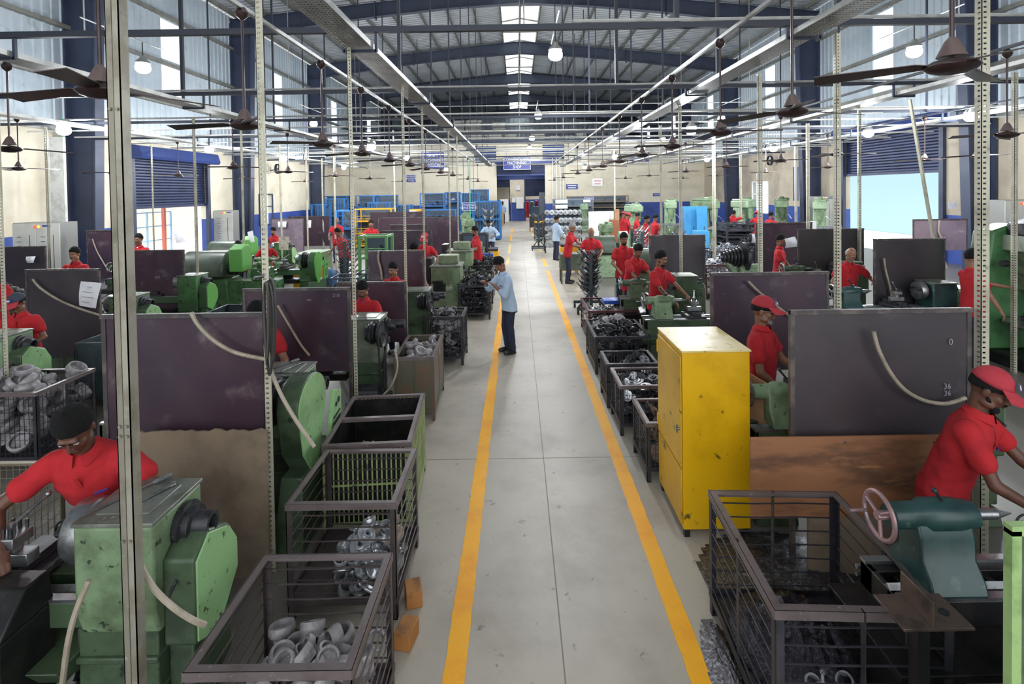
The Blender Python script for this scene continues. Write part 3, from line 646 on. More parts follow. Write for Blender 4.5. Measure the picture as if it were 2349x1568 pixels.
# wall fans
def wall_fan(px, py, x, lab):
    d = ray(px, py); t_ = x/d.x; p = Vector((x, d.y*t_, CH+d.z*t_)); sg = 1 if x > 0 else -1
    t = thing('wall_fan', lab, 'fan', p); b = MB(); b.lathe([(.25, -.06), (.27, -.06), (.27, .06), (.25, .06)], Matrix.Rotation(PI/2, 4, 'Y'), n=24, closed=True)
    for k in range(8):
        a = PI*k/8; b.bar((.06, math.cos(a)*.25, math.sin(a)*.25), (.06, -math.cos(a)*.25, -math.sin(a)*.25), .008)
    obj('cage', b, darkpipe, t); b = MB(); b.cyl((-.08, 0, 0), (.05, 0, 0), .06, n=12)
    for k in range(3):
        a = 2*PI*k/3; b.hexa([(-.03, math.cos(a-.4)*.05, math.sin(a-.4)*.05), (.0, math.cos(a+.4)*.05, math.sin(a+.4)*.05), (.02, math.cos(a+.5)*.22, math.sin(a+.5)*.22), (-.03, math.cos(a-.5)*.22, math.sin(a-.5)*.22)], [(-.025, math.cos(a-.4)*.05, math.sin(a-.4)*.05), (.005, math.cos(a+.4)*.05, math.sin(a+.4)*.05), (.025, math.cos(a+.5)*.22, math.sin(a+.5)*.22), (-.025, math.cos(a-.5)*.22, math.sin(a-.5)*.22)])
    obj('impeller', b, galv, t); b = MB(); b.cyl((0, 0, 0), (sg*.4, 0, -.1), .025, n=8); obj('arm', b, darkpipe, t)
wall_fan(637, 387, -12.9, 'round caged fan on the cream left wall'); wall_fan(1766, 368, 13.8, 'round caged fan on the sooty right wall')
# ================================================================ crates and castings
def crate(name, lab, cx, cy, w_, d, h, rz=0, style='rods', leg=.1, m=cratem, mt=None, nrod=6, n_up=0, cat='crate', aw=.036, mid=False):
    t = thing(name, lab, cat, (cx, cy, 0), rz); mt = mt or m; X, Y = w_/2, d/2; a = aw
    b = MB()
    for s in (-1, 1):
        b.box(-X, X, s*Y-(a if s > 0 else 0), s*Y+(0 if s > 0 else a), h-.008, h); b.box(-X, X, s*Y-.003, s*Y+.003, h-a, h)
        b.box(s*X-(a if s > 0 else 0), s*X+(0 if s > 0 else a), -Y+a, Y-a, h-.008, h); b.box(s*X-.003, s*X+.003, -Y, Y, h-a, h)
    if mid: b.box(-X, X, -.02, .02, h-.03, h-.001)
    obj('rim', b, mt, t)
    for sx in (-1, 1):
        for sy in (-1, 1):
            b = MB(); x, y = sx*(X-.002), sy*(Y-.002); b.box(min(x, x-sx*a), max(x, x-sx*a), min(y, y-sy*.005), max(y, y-sy*.005), 0, h-.01); b.box(min(x, x-sx*.005), max(x, x-sx*.005), min(y, y-sy*a), max(y, y-sy*a), 0, h-.01)
            b.box(min(x, x-sx*a), max(x, x-sx*a), min(y, y-sy*a), max(y, y-sy*a), 0, .006); obj('leg', b, m, t)
    b = MB()
    for s in (-1, 1):
        b.box(-X, X, min(s*Y, s*(Y-a)), max(s*Y, s*(Y-a)), leg, leg+.006); b.box(-X, X, s*Y-.003, s*Y+.003, leg, leg+a); b.box(s*X-.003, s*X+.003, -Y, Y, leg, leg+a)
    b.box(-X, X, -Y, Y, leg+.004, leg+.009); obj('base_tray', b, m, t)
    for side in ('front', 'back', 'left', 'right'):
        b = MB()
        if side in ('front', 'back'): q = -Y+.008 if side == 'front' else Y-.008; A = lambda u, z: (u, q, z); U = X-.01
        else: q = -X+.008 if side == 'left' else X-.008; A = lambda u, z: (q, u, z); U = Y-.01
        z0, z1 = leg+.03, h-.03
        if style == 'plate':
            if side in ('front', 'back'): b.box(-X+.01, X-.01, q-.002, q+.002, leg, h-.01)
            else: b.box(q-.002, q+.002, -Y+.01, Y-.01, leg, h-.01)
            for u in ([0] if n_up else []): b.bar(A(u, leg), A(u, h-.02), .03, .012)
        elif style == 'upright':
            n = int(2*U/.035)
            for i in range(n+1): u = -U+2*U*i/n; b.bar(A(u, z0), A(u, z1), .01)
            b.bar(A(-U, (z0+z1)/2), A(U, (z0+z1)/2), .012)
        else:
            n = nrod; rr = .0045 if style == 'rods' else .0022
            for i in range(n): z = z0+(z1-z0)*(i+.5)/n; b.tube([A(-U, z), A(-U*.3, z-.004), A(U*.4, z+.003), A(U, z)], rr, 5)
            for k in range(n_up): u = -U+2*U*(k+1)/(n_up+1); b.bar(A(u, z0-.03), A(u, z1+.03), .03, .006)
            if style == 'mesh':
                n = int(2*U/.045)
                for i in range(n): u = -U+2*U*(i+.5)/n; b.bar(A(u, z0), A(u, z1), .004)
        obj({'rods': 'side_bars', 'mesh': 'side_mesh', 'plate': 'side_plate', 'upright': 'side_bars'}[style], b, m, t)
    return t
# casting shapes
def m_ring(R_=.052, r=.038, h=.055):
    b = MB(); b.lathe([(r, 0), (R_*.86, 0), (R_*.88, h*.3), (R_*.96, h*.42), (R_, h*.55), (R_, h*.85), (R_*.97, h), (r*1.05, h), (r, h*.8), (r*.97, h*.45)], n=22, closed=True); return b
def m_cup(R_=.055, h=.075):
    b = MB(); b.lathe([(0, 0), (R_*.6, 0), (R_*.66, h*.35), (R_*.9, h*.5), (R_, h*.62), (R_, h*.85), (R_*.93, h), (R_*.72, h), (R_*.68, h*.7), (R_*.35, h*.66), (0, h*.64)], n=22); return b
def m_disc(R_=.07):
    b = MB(); b.lathe([(.018, 0), (R_, 0), (R_*1.03, .006), (R_, .014), (R_*.55, .016), (R_*.5, .03), (.03, .032), (.018, .03)], n=24, closed=True); return b
def m_yoke(s=1.):
    b = MB(); T = Matrix.Rotation(PI/2, 4, 'X')
    b.lathe([(.022*s, -.02*s), (.038*s, -.02*s), (.038*s, .02*s), (.022*s, .02*s)], n=16, closed=True)
    for a in (.4, PI-.4, -PI/2):
        c, d = math.cos(a), math.sin(a); b.cyl((c*.035*s, d*.035*s, 0), (c*.085*s, d*.085*s, 0), .013*s, .009*s, n=8)
        b.lathe([(.006*s, -.008*s), (.017*s, -.008*s), (.017*s, .008*s), (.006*s, .008*s)], Matrix.Translation((c*.095*s, d*.095*s, 0)), n=10, closed=True)
    return b
def m_hub(s=1.):
    b = MB(); b.lathe([(.018*s, -.05*s), (.028*s, -.05*s), (.03*s, -.01*s), (.06*s, 0), (.075*s, .005*s), (.075*s, .018*s), (.04*s, .022*s), (.034*s, .05*s), (.018*s, .05*s)], n=18, closed=True)
    for k in range(4):
        a = PI/2*k+.4; b.cyl((math.cos(a)*.062*s, math.sin(a)*.062*s, 0), (math.cos(a)*.062*s, math.sin(a)*.062*s, .03*s), .012*s, n=8)
    return b
PRO = {}
def proto(kind, m):
    k = (kind.__name__, m.name)
    if k not in PRO: PRO[k] = kind().mesh(kind.__name__[2:], m, 40)
    return PRO[k]
NAMES = {'m_ring': 'cast_ring', 'm_cup': 'cast_cup', 'm_disc': 'flange_disc', 'm_yoke': 'cast_yoke', 'm_hub': 'cast_hub'}
def pile(cx, cy, w_, d, z0, z1, kinds, m, n, lab, grp, seed=1, heap=0., rz=0, size=.055, cat='casting', zlow=None):
    """countable castings lying over one another in a container; heap raises the middle"""
    rn = random.Random(seed); pts = []; tries = 0; out = 0
    while out < n and tries < n*60:
        tries += 1; u, v = rn.uniform(-1, 1), rn.uniform(-1, 1); x, y = u*(w_/2-size), v*(d/2-size)
        top = z1+heap*(1-u*u)*(1-v*v)
        L_ = out/n; z = z0+size*.6+(top-z0-size*.6)*(L_**.8)
        if any((x-a)**2+(y-b_)**2+(z-c)**2 < (size*1.25)**2 for a, b_, c in pts) and tries < n*50: continue
        pts.append((x, y, z)); K = rn.choice(kinds); me = proto(K, m[out % len(m)] if isinstance(m, list) else m)
        o = bpy.data.objects.new(NAMES[K.__name__], me); C.objects.link(o); c_, s_ = math.cos(rz), math.sin(rz)
        o.location = (cx+x*c_-y*s_, cy+x*s_+y*c_, z); o.rotation_euler = (rn.gauss(0, .65), rn.gauss(0, .65), rn.uniform(0, 6.3))
        k = rn.uniform(.85, 1.15)*size/.055; o.scale = (k, k, k)
        tag(o, lab, cat, grp); out += 1
def swarf_heap(name, lab, cx, cy, rx, ry, h, seed=1, m=None, cat='metal chips', z=0):
    rn = random.Random(seed); b = MB(); n = 26; vs = []
    for j in range(n+1):
        for i in range(n+1):
            u, v = i/n*2-1, j/n*2-1; q = max(0, 1-(u*u+v*v)**.9); vs.append((cx+u*rx, cy+v*ry, z+.004+h*q*(1+rn.uniform(-.3, .3))))
    b.add(vs, [(j*(n+1)+i, j*(n+1)+i+1, (j+1)*(n+1)+i+1, (j+1)*(n+1)+i) for j in range(n) for i in range(n) if ((i+.5)/n*2-1)**2+((j+.5)/n*2-1)**2 < 1])
    tag(obj(name, b, m or swarf, None, smooth=60), lab, cat, kind='stuff')
# --- left of the aisle
crate('metal_crate', 'nearest brown barred steel crate at lower left, grey cast rings inside', -1.015, 2.36, .67, .67, .72, 0, mt=cratetop, nrod=7)
pile(-1.0, 2.4, .6, .6, .11, .34, [m_ring, m_ring, m_cup], castm, 90, 'rough grey cast ring or cup heaped in the nearest crate on the left', 'rough rings in the nearest left crate', 4, heap=.1, size=.058)
crate('metal_crate', 'second brown barred steel crate left of the aisle, bright machined rings low inside', -1.1, 3.47, .67, .68, .72, 0, mt=cratetop, nrod=7)
pile(-.98, 3.35, .42, .46, .11, .34, [m_ring, m_disc], castbright, 60, 'bright machined ring in the second crate on the left', 'bright rings in the second left crate', 5, heap=.1, size=.045)
crate('metal_crate', 'long lime and rust painted crate with a middle bar, third left of the aisle', -1.19, 4.36, .66, .96, .72, .07, style='upright', m=limeplate, mt=cratetop, mid=True)
b = MB()
for s in (-1, 1): b.box(-.305, .305, s*.455-.002, s*.455+.002, .12, .69); b.box(s*.31-.002, s*.31+.002, -.455, .455, .12, .69)
o = obj('inner_dark_sheet', b, greasy, [q for q in C.objects if q.get('category') == 'crate'][-1])  # dark sheets added along the crate's inner walls to darken its inside
pile(-1.12, 4.12, .5, .4, .11, .58, [m_ring, m_cup, m_hub], castrust, 34, 'rusty brown casting in the long lime-painted crate', 'rusty castings in the long left crate', 6, size=.052, rz=.07)
crate('metal_crate', 'tall sheet-sided rusty green crate with grey pipe castings, left of the aisle', -1.215, 6.36, .46, .95, .73, .03, style='plate', m=rustplate, mt=cratetop, n_up=1, mid=True)
pile(-1.2, 6.36, .42, .9, .5, .66, [m_cup, m_cup, m_ring], castm, 30, 'grey tubular casting in the sheet-sided rusty crate', 'castings in the sheet-sided crate', 7, size=.066)
crate('metal_crate', 'black barred crate packed with small dark parts, left of the aisle behind the sheet-sided crate', -1.14, 8.1, .6, .64, .735, 0, m=crateblk, nrod=7, style='mesh')
pile(-1.14, 8.1, .56, .6, .12, .7, [m_yoke, m_hub, m_ring], [darkiron, castm], 120, 'small dark part packed in the black crate with the sharp corners', 'dark parts in the black mesh crate', 8, size=.06, heap=.03)
crate('metal_crate', 'black barred crate with a mound of dark yokes beside the blue-shirted man', -.91, 11.0, .66, .9, .69, 0, m=crateblk, nrod=6, n_up=1)
pile(-.91, 11.0, .62, .86, .12, .72, [m_yoke, m_hub], darkiron, 110, 'dark forged yoke in the mounded crate beside the blue-shirted man', 'dark yokes beside the blue-shirted man', 9, size=.075, heap=.12)
crate('metal_crate', 'open black crate with little left in it, behind the mounded crate', -.93, 12.6, .66, .9, .74, 0, m=crateblk, nrod=6)
pile(-.93, 12.6, .6, .84, .11, .45, [m_yoke, m_hub], darkiron, 40, 'dark yoke low in the open black crate', 'dark yokes in the open black crate', 10, size=.07)
crate('metal_crate', 'black crate of dark yokes below the blue plastic tray', -.93, 14.3, .7, .9, .74, 0, m=crateblk, nrod=6)
pile(-.93, 14.2, .6, .84, .3, .74, [m_yoke, m_hub], darkiron, 40, 'dark yoke in the crate below the blue plastic tray', 'dark yokes below the blue tray', 11, size=.07, heap=.08)
crate('metal_crate', 'wide dark mesh crate of grey tube castings at the left picture edge', -5.1, 5.28, 1.0, .7, .75, 0, m=crateblk, mt=cratetop, style='mesh', nrod=9, n_up=1)
pile(-5.1, 5.28, .95, .66, .12, .72, [m_cup, m_ring, m_cup], castm, 95, 'grey tube casting in the wide mesh crate at the left edge', 'grey castings in the wide left mesh crate', 12, size=.085, heap=.08)
crate('metal_crate', 'empty pale wire mesh crate behind the nearest operator on the left', -3.62, 3.35, .8, .6, .75, 0, m=mat('pale_mesh_wire', '8f8572', .5, .4), style='mesh', nrod=10)
crate('parts_bin', 'empty blue-grey sheet bin behind the mesh crate at left', -5.05, 6.75, .9, .66, .8, 0, m=mat('bluegrey_bin', '4b565c', .5, .3, c2='3a4348', ns=5), style='plate', cat='bin')
crate('parts_bin', 'low dark sheet bin behind the big maroon screen, black castings heaped at one side', -4.72, 9.0, 1.15, .9, .62, 0, m=mat('darkgrey_bin', '39434a', .5, .3, c2='2c3439', ns=5), style='plate', cat='bin')
pile(-4.55, 9.1, .7, .8, .2, .56, [m_yoke, m_hub], darkiron, 46, 'black casting heaped in the low dark sheet bin', 'black castings in the low dark bin', 13, size=.085, heap=.22)
# --- right of the aisle
crate('metal_crate', 'large black barred crate at lower right, dark chips and a few rings inside', 1.5, 2.69, .76, .92, .75, -.05, mt=cratetop, m=crateblk, nrod=7, n_up=1, aw=.04)
pile(1.42, 2.4, .5, .3, .1, .2, [m_ring, m_yoke], castbright, 12, 'bright ring lying low in the large barred crate at lower right', 'rings in the large right crate', 14, size=.045)
swarf_heap('metal_chips', 'dark oily steel chips filling the floor of the large crate at lower right', 1.5, 2.78, .36, .42, .16, 3, m=mat('dark_oily_chips', '2c2a31', .35, .6, c2='44414b', ns=50, bump=.5, bs=60), z=.11)
crate('metal_crate', 'small dark mesh crate half hidden behind the yellow cabinet, pale castings inside', 1.42, 4.86, .62, .56, .53, 0, m=crateblk, mt=cratetop, style='mesh', nrod=8, n_up=1)
pile(1.42, 4.86, .55, .5, .1, .5, [m_yoke, m_disc], castrust, 40, 'pale brown casting in the small crate behind the yellow cabinet', 'castings behind the yellow cabinet', 15, size=.06)
crate('metal_crate', 'dark mesh crate of flat polished discs, second from the yellow cabinet', 1.36, 5.75, .62, .58, .53, 0, m=crateblk, mt=cratetop, style='mesh', nrod=8, n_up=1)
pile(1.36, 5.75, .56, .52, .1, .5, [m_disc], [castbright, darkiron], 75, 'flat round disc in the second mesh crate from the yellow cabinet', 'flat discs in the second right crate', 16, size=.055)
crate('metal_crate', 'dark barred crate with a loose pile at one side, third from the yellow cabinet', 1.34, 6.42, .62, .52, .53, 0, m=crateblk, style='upright')
pile(1.45, 6.42, .4, .46, .1, .46, [m_disc, m_hub], [castbright, darkiron], 34, 'disc piled at one side of the third crate from the yellow cabinet', 'discs in the third right crate', 17, size=.055, heap=.1)
crate('metal_crate', 'low dark crate overflowing with dark flat flanges, right of the aisle', 1.45, 7.8, .78, 1.0, .53, 0, m=crateblk, style='mesh', nrod=7, n_up=2)
pile(1.45, 7.8, .74, .96, .12, .5, [m_disc, m_hub, m_disc], [darkiron, darkiron, castm], 150, 'dark flat flange in the overflowing low crate on the right', 'dark flanges in the overflowing crate', 18, size=.068, heap=.16)
crate('metal_crate', 'red-brown barred crate with small bright parts, behind the overflowing flange crate', 1.6, 9.35, .86, 1.1, .55, 0, m=cratered, nrod=4, n_up=2)
pile(1.6, 9.3, .8, 1.0, .12, .42, [m_yoke, m_hub], [castbright, darkiron], 60, 'small bright part in the red-brown crate', 'bright parts in the red-brown crate', 19, size=.06, heap=.06)
b = MB(); b.box(1.55, 1.85, 9.5, 9.8, .5, .57); tag(obj('plastic_tray', b, blueplas, None, .01), 'small blue plastic tray lying in the red-brown crate', 'tray')
b = MB(); b.box(-1.15, -.7, 14.45, 14.75, .74, .86); tag(obj('plastic_tray', b, blueplas, None, .01), 'blue plastic tray resting on a black crate left of the aisle', 'tray')
for i, (x, y, r_) in enumerate(((-.7, 3.28, .3), (-.68, 2.98, -.2))):
    b = MB(); b.box(-.05, .05, -.07, .07, 0, .1); o = tag(obj('wood_block', b, mat('orange_timber', 'a8713a', .7, c2='7f5530', ns=8), None, .006), 'small orange-brown timber block on the floor beside the second crate, %s of two' % ('farther', 'nearer')[i], 'block'); o.location = (x, y, 0); o.rotation_euler = (0, 0, r_)
swarf_heap('metal_chips', 'grey steel chips spread on the floor under the nearest lathe', -2.35, 2.15, .6, .45, .1, 5)
swarf_heap('metal_chips', 'glittering steel chips on the floor between the yellow cabinet and the large crate', 1.75, 3.45, .55, .45, .05, 6)
swarf_heap('metal_chips', 'fine steel chips on the floor beside the large crate at the right line', 1.1, 2.6, .12, .5, .03, 7)
# yellow cabinet
def ycab():
    t = thing('tool_cabinet', 'tall dented yellow sheet cabinet standing right of the aisle', 'cabinet', (1.45, 4.17, 0)); X, Y, H = .25, .33, 1.4
    b = MB(); b.box(-X, X, -Y, Y, .06, H-.012); obj('body', b, yellowcab, t, .006)
    b = MB(); b.box(-X-.008, X+.008, -Y-.008, Y+.008, H-.014, H); obj('top', b, yellowtop, t, .003)
    b = MB(); b.box(-X-.012, -X-.001, -Y+.015, Y-.02, .52, H-.05); obj('door', b, yellowcab, t, .003); d = kids(t)[-1]
    b = MB(); b.cyl((-X-.03, -Y+.05, .8), (-X-.012, -Y+.05, .8), .012, n=10); b.bar((-X-.03, -Y+.05, .77), (-X-.03, -Y+.05, .83), .01); obj('latch', b, steel, d)
    b = MB(); b.box(-X-.01, -X-.001, -Y+.015, Y-.02, .09, .5); obj('lower_panel', b, yellowcab, t, .003)
    for sx in (-1, 1):
        for sy in (-1, 1):
            b = MB(); b.cb((sx*(X-.03), sy*(Y-.03), .03), (.04, .04, .06)); obj('foot', b, greasy, t)
    for z in (1.25, .62):
        b = MB(); b.cyl((-X-.014, Y-.02, z-.05), (-X-.014, Y-.02, z+.05), .007, n=8); obj('hinge', b, yellowcab, t)
ycab()
# cardboard leaning behind the cabinet
b = MB(); a = P(1712, 900, 4.6); b.add([(1.78, 4.3, .35), (1.95, 4.1, .35), (1.97, 4.12, 1.03), (1.8, 4.32, 1.12)]+[(1.79, 4.32, .35), (1.96, 4.12, .35), (1.98, 4.14, 1.03), (1.81, 4.34, 1.12)], [(0, 1, 2, 3), (7, 6, 5, 4), (0, 4, 5, 1), (1, 5, 6, 2), (2, 6, 7, 3), (3, 7, 4, 0)])
b.add([(1.78, 4.3, 0), (1.95, 4.1, 0), (1.95, 4.1, .35), (1.78, 4.3, .35)]+[(1.79, 4.32, 0), (1.96, 4.12, 0), (1.96, 4.12, .35), (1.79, 4.32, .35)], [(0, 1, 2, 3), (7, 6, 5, 4), (0, 4, 5, 1), (1, 5, 6, 2), (2, 6, 7, 3), (3, 7, 4, 0)])
tag(obj('cardboard_sheet', b, card), 'folded brown cardboard standing against the right side of the yellow cabinet', 'cardboard')
# screens of steel sheet
def screen(lab, pxl, pxr, pyt, Y, zb, m=panelm, frame=panelframe, legs=True, bent=0., hose=None, notes=(), tilt=0.):
    a = P(pxl, pyt, Y); c = P(pxr, pyt-.015*(pxr-pxl), Y); w_ = c.x-a.x; zt_ = (a.z+c.z)/2; cx = (a.x+c.x)/2
    t = thing('steel_screen', lab, 'screen', (cx, Y, 0), tilt); n = 14; vs = []
    for j in range(7):
        for i in range(n+1):
            u = i/n; v = j/6; vs.append((-w_/2+w_*u, bent*math.sin(u*3.1)*math.sin(v*2.2+.4)+.004*math.sin(u*17+v*9), zb+(zt_-zb)*v))
    o_ = len(vs); vs += [(x, y+.004, z) for x, y, z in vs]
    b = MB(); f = [(j*(n+1)+i, j*(n+1)+i+1, (j+1)*(n+1)+i+1, (j+1)*(n+1)+i) for j in range(6) for i in range(n)]
    b.add(vs, f+[tuple(q+o_ for q in reversed(k)) for k in f]); sh = obj('sheet', b, m, t, smooth=60)
    b = MB(); b.bar((-w_/2-.015, 0, zt_), (w_/2+.015, 0, zt_), .03); obj('top_bar', b, frame, t)
    for s in (-1, 1):
        b = MB(); b.bar((s*w_/2, .01, 0 if legs else zb), (s*w_/2, .01, zt_+.012), .03); obj('post', b, frame, t)
    for s, x, z, sz in notes: text(s, sz, chalk, t, (-w_/2+x*w_, -.012, zt_-z*(zt_-zb)), name='chalk_writing', ext=.0005)
    if hose:
        pts = [P(px, py, Y-.06)-Vector((cx, Y, 0)) for px, py in hose[0]]
        b = MB(); b.tube(smooth_pts(pts), hose[1], 8); obj('conduit_hose', b, cable, t)
    return t
def smooth_pts(p, k=5):
    out = []; n = len(p)
    for i in range(n-1):
        p0, p1, p2, p3 = p[max(i-1, 0)], p[i], p[i+1], p[min(i+2, n-1)]
        for j in range(k):
            t = j/k; out.append(.5*((2*p1)+(p2-p0)*t+(2*p0-5*p1+4*p2-p3)*t*t+(3*p1-p0-3*p2+p3)*t**3))
    return out+[p[-1]]
screen('large dark maroon sheet screen behind the nearest operator on the left', 237, 611, 726, 3.6, .75, hose=([(438, 716), (455, 745), (490, 780), (540, 808), (612, 824)], .014), bent=.01)
screen('tall maroon sheet screen, second beyond the crates on the left, with chalk figures', 560, 800, 665, 5.5, .72, notes=[('210', .88, .08, .05), ('-360-', .62, .13, .03)], hose=([(637, 700), (660, 740), (690, 790), (710, 815)], .012))
screen('maroon sheet screen between the operator with blue undershirt and the young moustached operator', 775, 930, 649, 7.3, .5)
screen('shiny maroon sheet screen behind the young moustached operator', 846, 971, 577, 9.1, .3, hose=([(868, 575), (868, 595), (874, 620), (876, 640)], .02))
screen('plain maroon screen in the left middle, right of two others', 286, 420, 576, 9.75, .4, notes=[('360', .55, .42, .07)])
screen('black oily screen with a curved hose, beside the capped operator on the left', 60, 225, 620, 7.3, .35, m=panelgrey, hose=([(75, 640), (95, 662), (140, 690), (190, 710), (228, 722)], .016))
screen('blackish screen with a hanging sheet at the left edge', -40, 103, 568, 10.7, .4, m=panelgrey)
screen('narrow maroon screen in front of the first navy column on the left', 199, 300, 529, 13, .5, hose=([(212, 548), (222, 575), (236, 600), (248, 620)], .014))
screen('long maroon screen standing before the blue cages, lower one', 868, 1052, 500, 19, .3)
screen('grey-maroon screen behind the green shelf rack', 870, 990, 530, 14.8, .4)
screen('maroon screen right of the green shelf rack', 895, 981, 516, 17, .4)
screen('long maroon screen before the blue cages, upper one', 850, 975, 487, 21.5, .3)
screen('pale maroon screen with white sheets pinned on, left middle distance', 622, 695, 502, 20, .4, m=panelpale)
screen('maroon screen right of the white sheets, left middle distance', 663, 756, 497, 22, .4)
screen('large grey-black sheet screen behind the nearest operator on the right', 1817, 2223, 716, 3.5, .78, m=panelgrey, hose=([(2004, 760), (2015, 800), (2040, 850), (2075, 893), (2120, 918), (2170, 925), (2215, 912)], .013), notes=[('0', .89, .22, .06), ('36\n36', .87, .55, .05)])
screen('dark maroon sheet screen behind the operator in cap and glasses', 1633, 1898, 629, 5.4, .7, notes=[('o', .1, .2, .02)], hose=([(1717, 645), (1740, 668), (1780, 700), (1816, 728)], .012))
screen('tall black-brown sheet screen beside the aisle on the right', 1491, 1616, 541, 10.4, .25, m=panelgrey)
screen('maroon-grey screen left of the operator reading a sheet', 1735, 1862, 512, 12.8, .5)
screen('grey-black screen behind the bald bearded operator', 1832, 1980, 527, 10.5, .5, m=panelgrey)
screen('tall charcoal screen with a hanging hose right of the bald bearded operator', 2007, 2166, 550, 8.3, .45, m=panelgrey, hose=([(2028, 592), (2032, 620), (2041, 655), (2047, 690), (2048, 707)], .014))
screen('pale mauve sheet screen before the bright right doorway', 2096, 2218, 504, 13.4, .9, m=panelpale, hose=([(2155, 505), (2153, 530), (2160, 550), (2165, 590), (2172, 615)], .02))
# plywood boards below the nearest screens
def board(lab, pxl, pxr, pyt, Y, zb, m, dy=0., ragged=True, cat='board'):
    a = P(pxl, pyt, Y); c = P(pxr, pyt-.015*(pxr-pxl), Y); n = 22; rn = random.Random(int(pxl)); b = MB(); top = []
    for i in range(n+1): top.append((a.x+(c.x-a.x)*i/n, (a.z+c.z)/2+(rn.uniform(-.01, .012) if ragged else 0)))
    poly = [(a.x, zb), (c.x, zb)]+top[::-1]; b.prism(poly, Y, Y+.014, 'y'); return tag(obj('plywood_board', b, m, None, smooth=0), lab, cat)
board('ragged stained plywood board below the large maroon screen, left foreground', 318, 611, 990, 3.5, 0, ply)
board('orange-brown stained plywood board below the grey-black screen, right foreground', 1722, 2165, 1004, 3.4, .42, plyr, ragged=False)
for px in (1940, 2146):
    p = P(px, 1015, 3.39); b = MB(); b.cyl(p, p+Vector((0, .015, 0)), .008, n=10); tag(obj('screw_head', b, steel), 'round screw head fixing the orange-brown board, %s one' % ('left' if px < 2000 else 'right'), 'screw')
b = MB(); b.box(1.9, 2.9, 3.43, 3.45, 0, .42); tag(obj('plywood_board', b, ply), 'lower dark plywood strip standing under the orange-brown board', 'board')
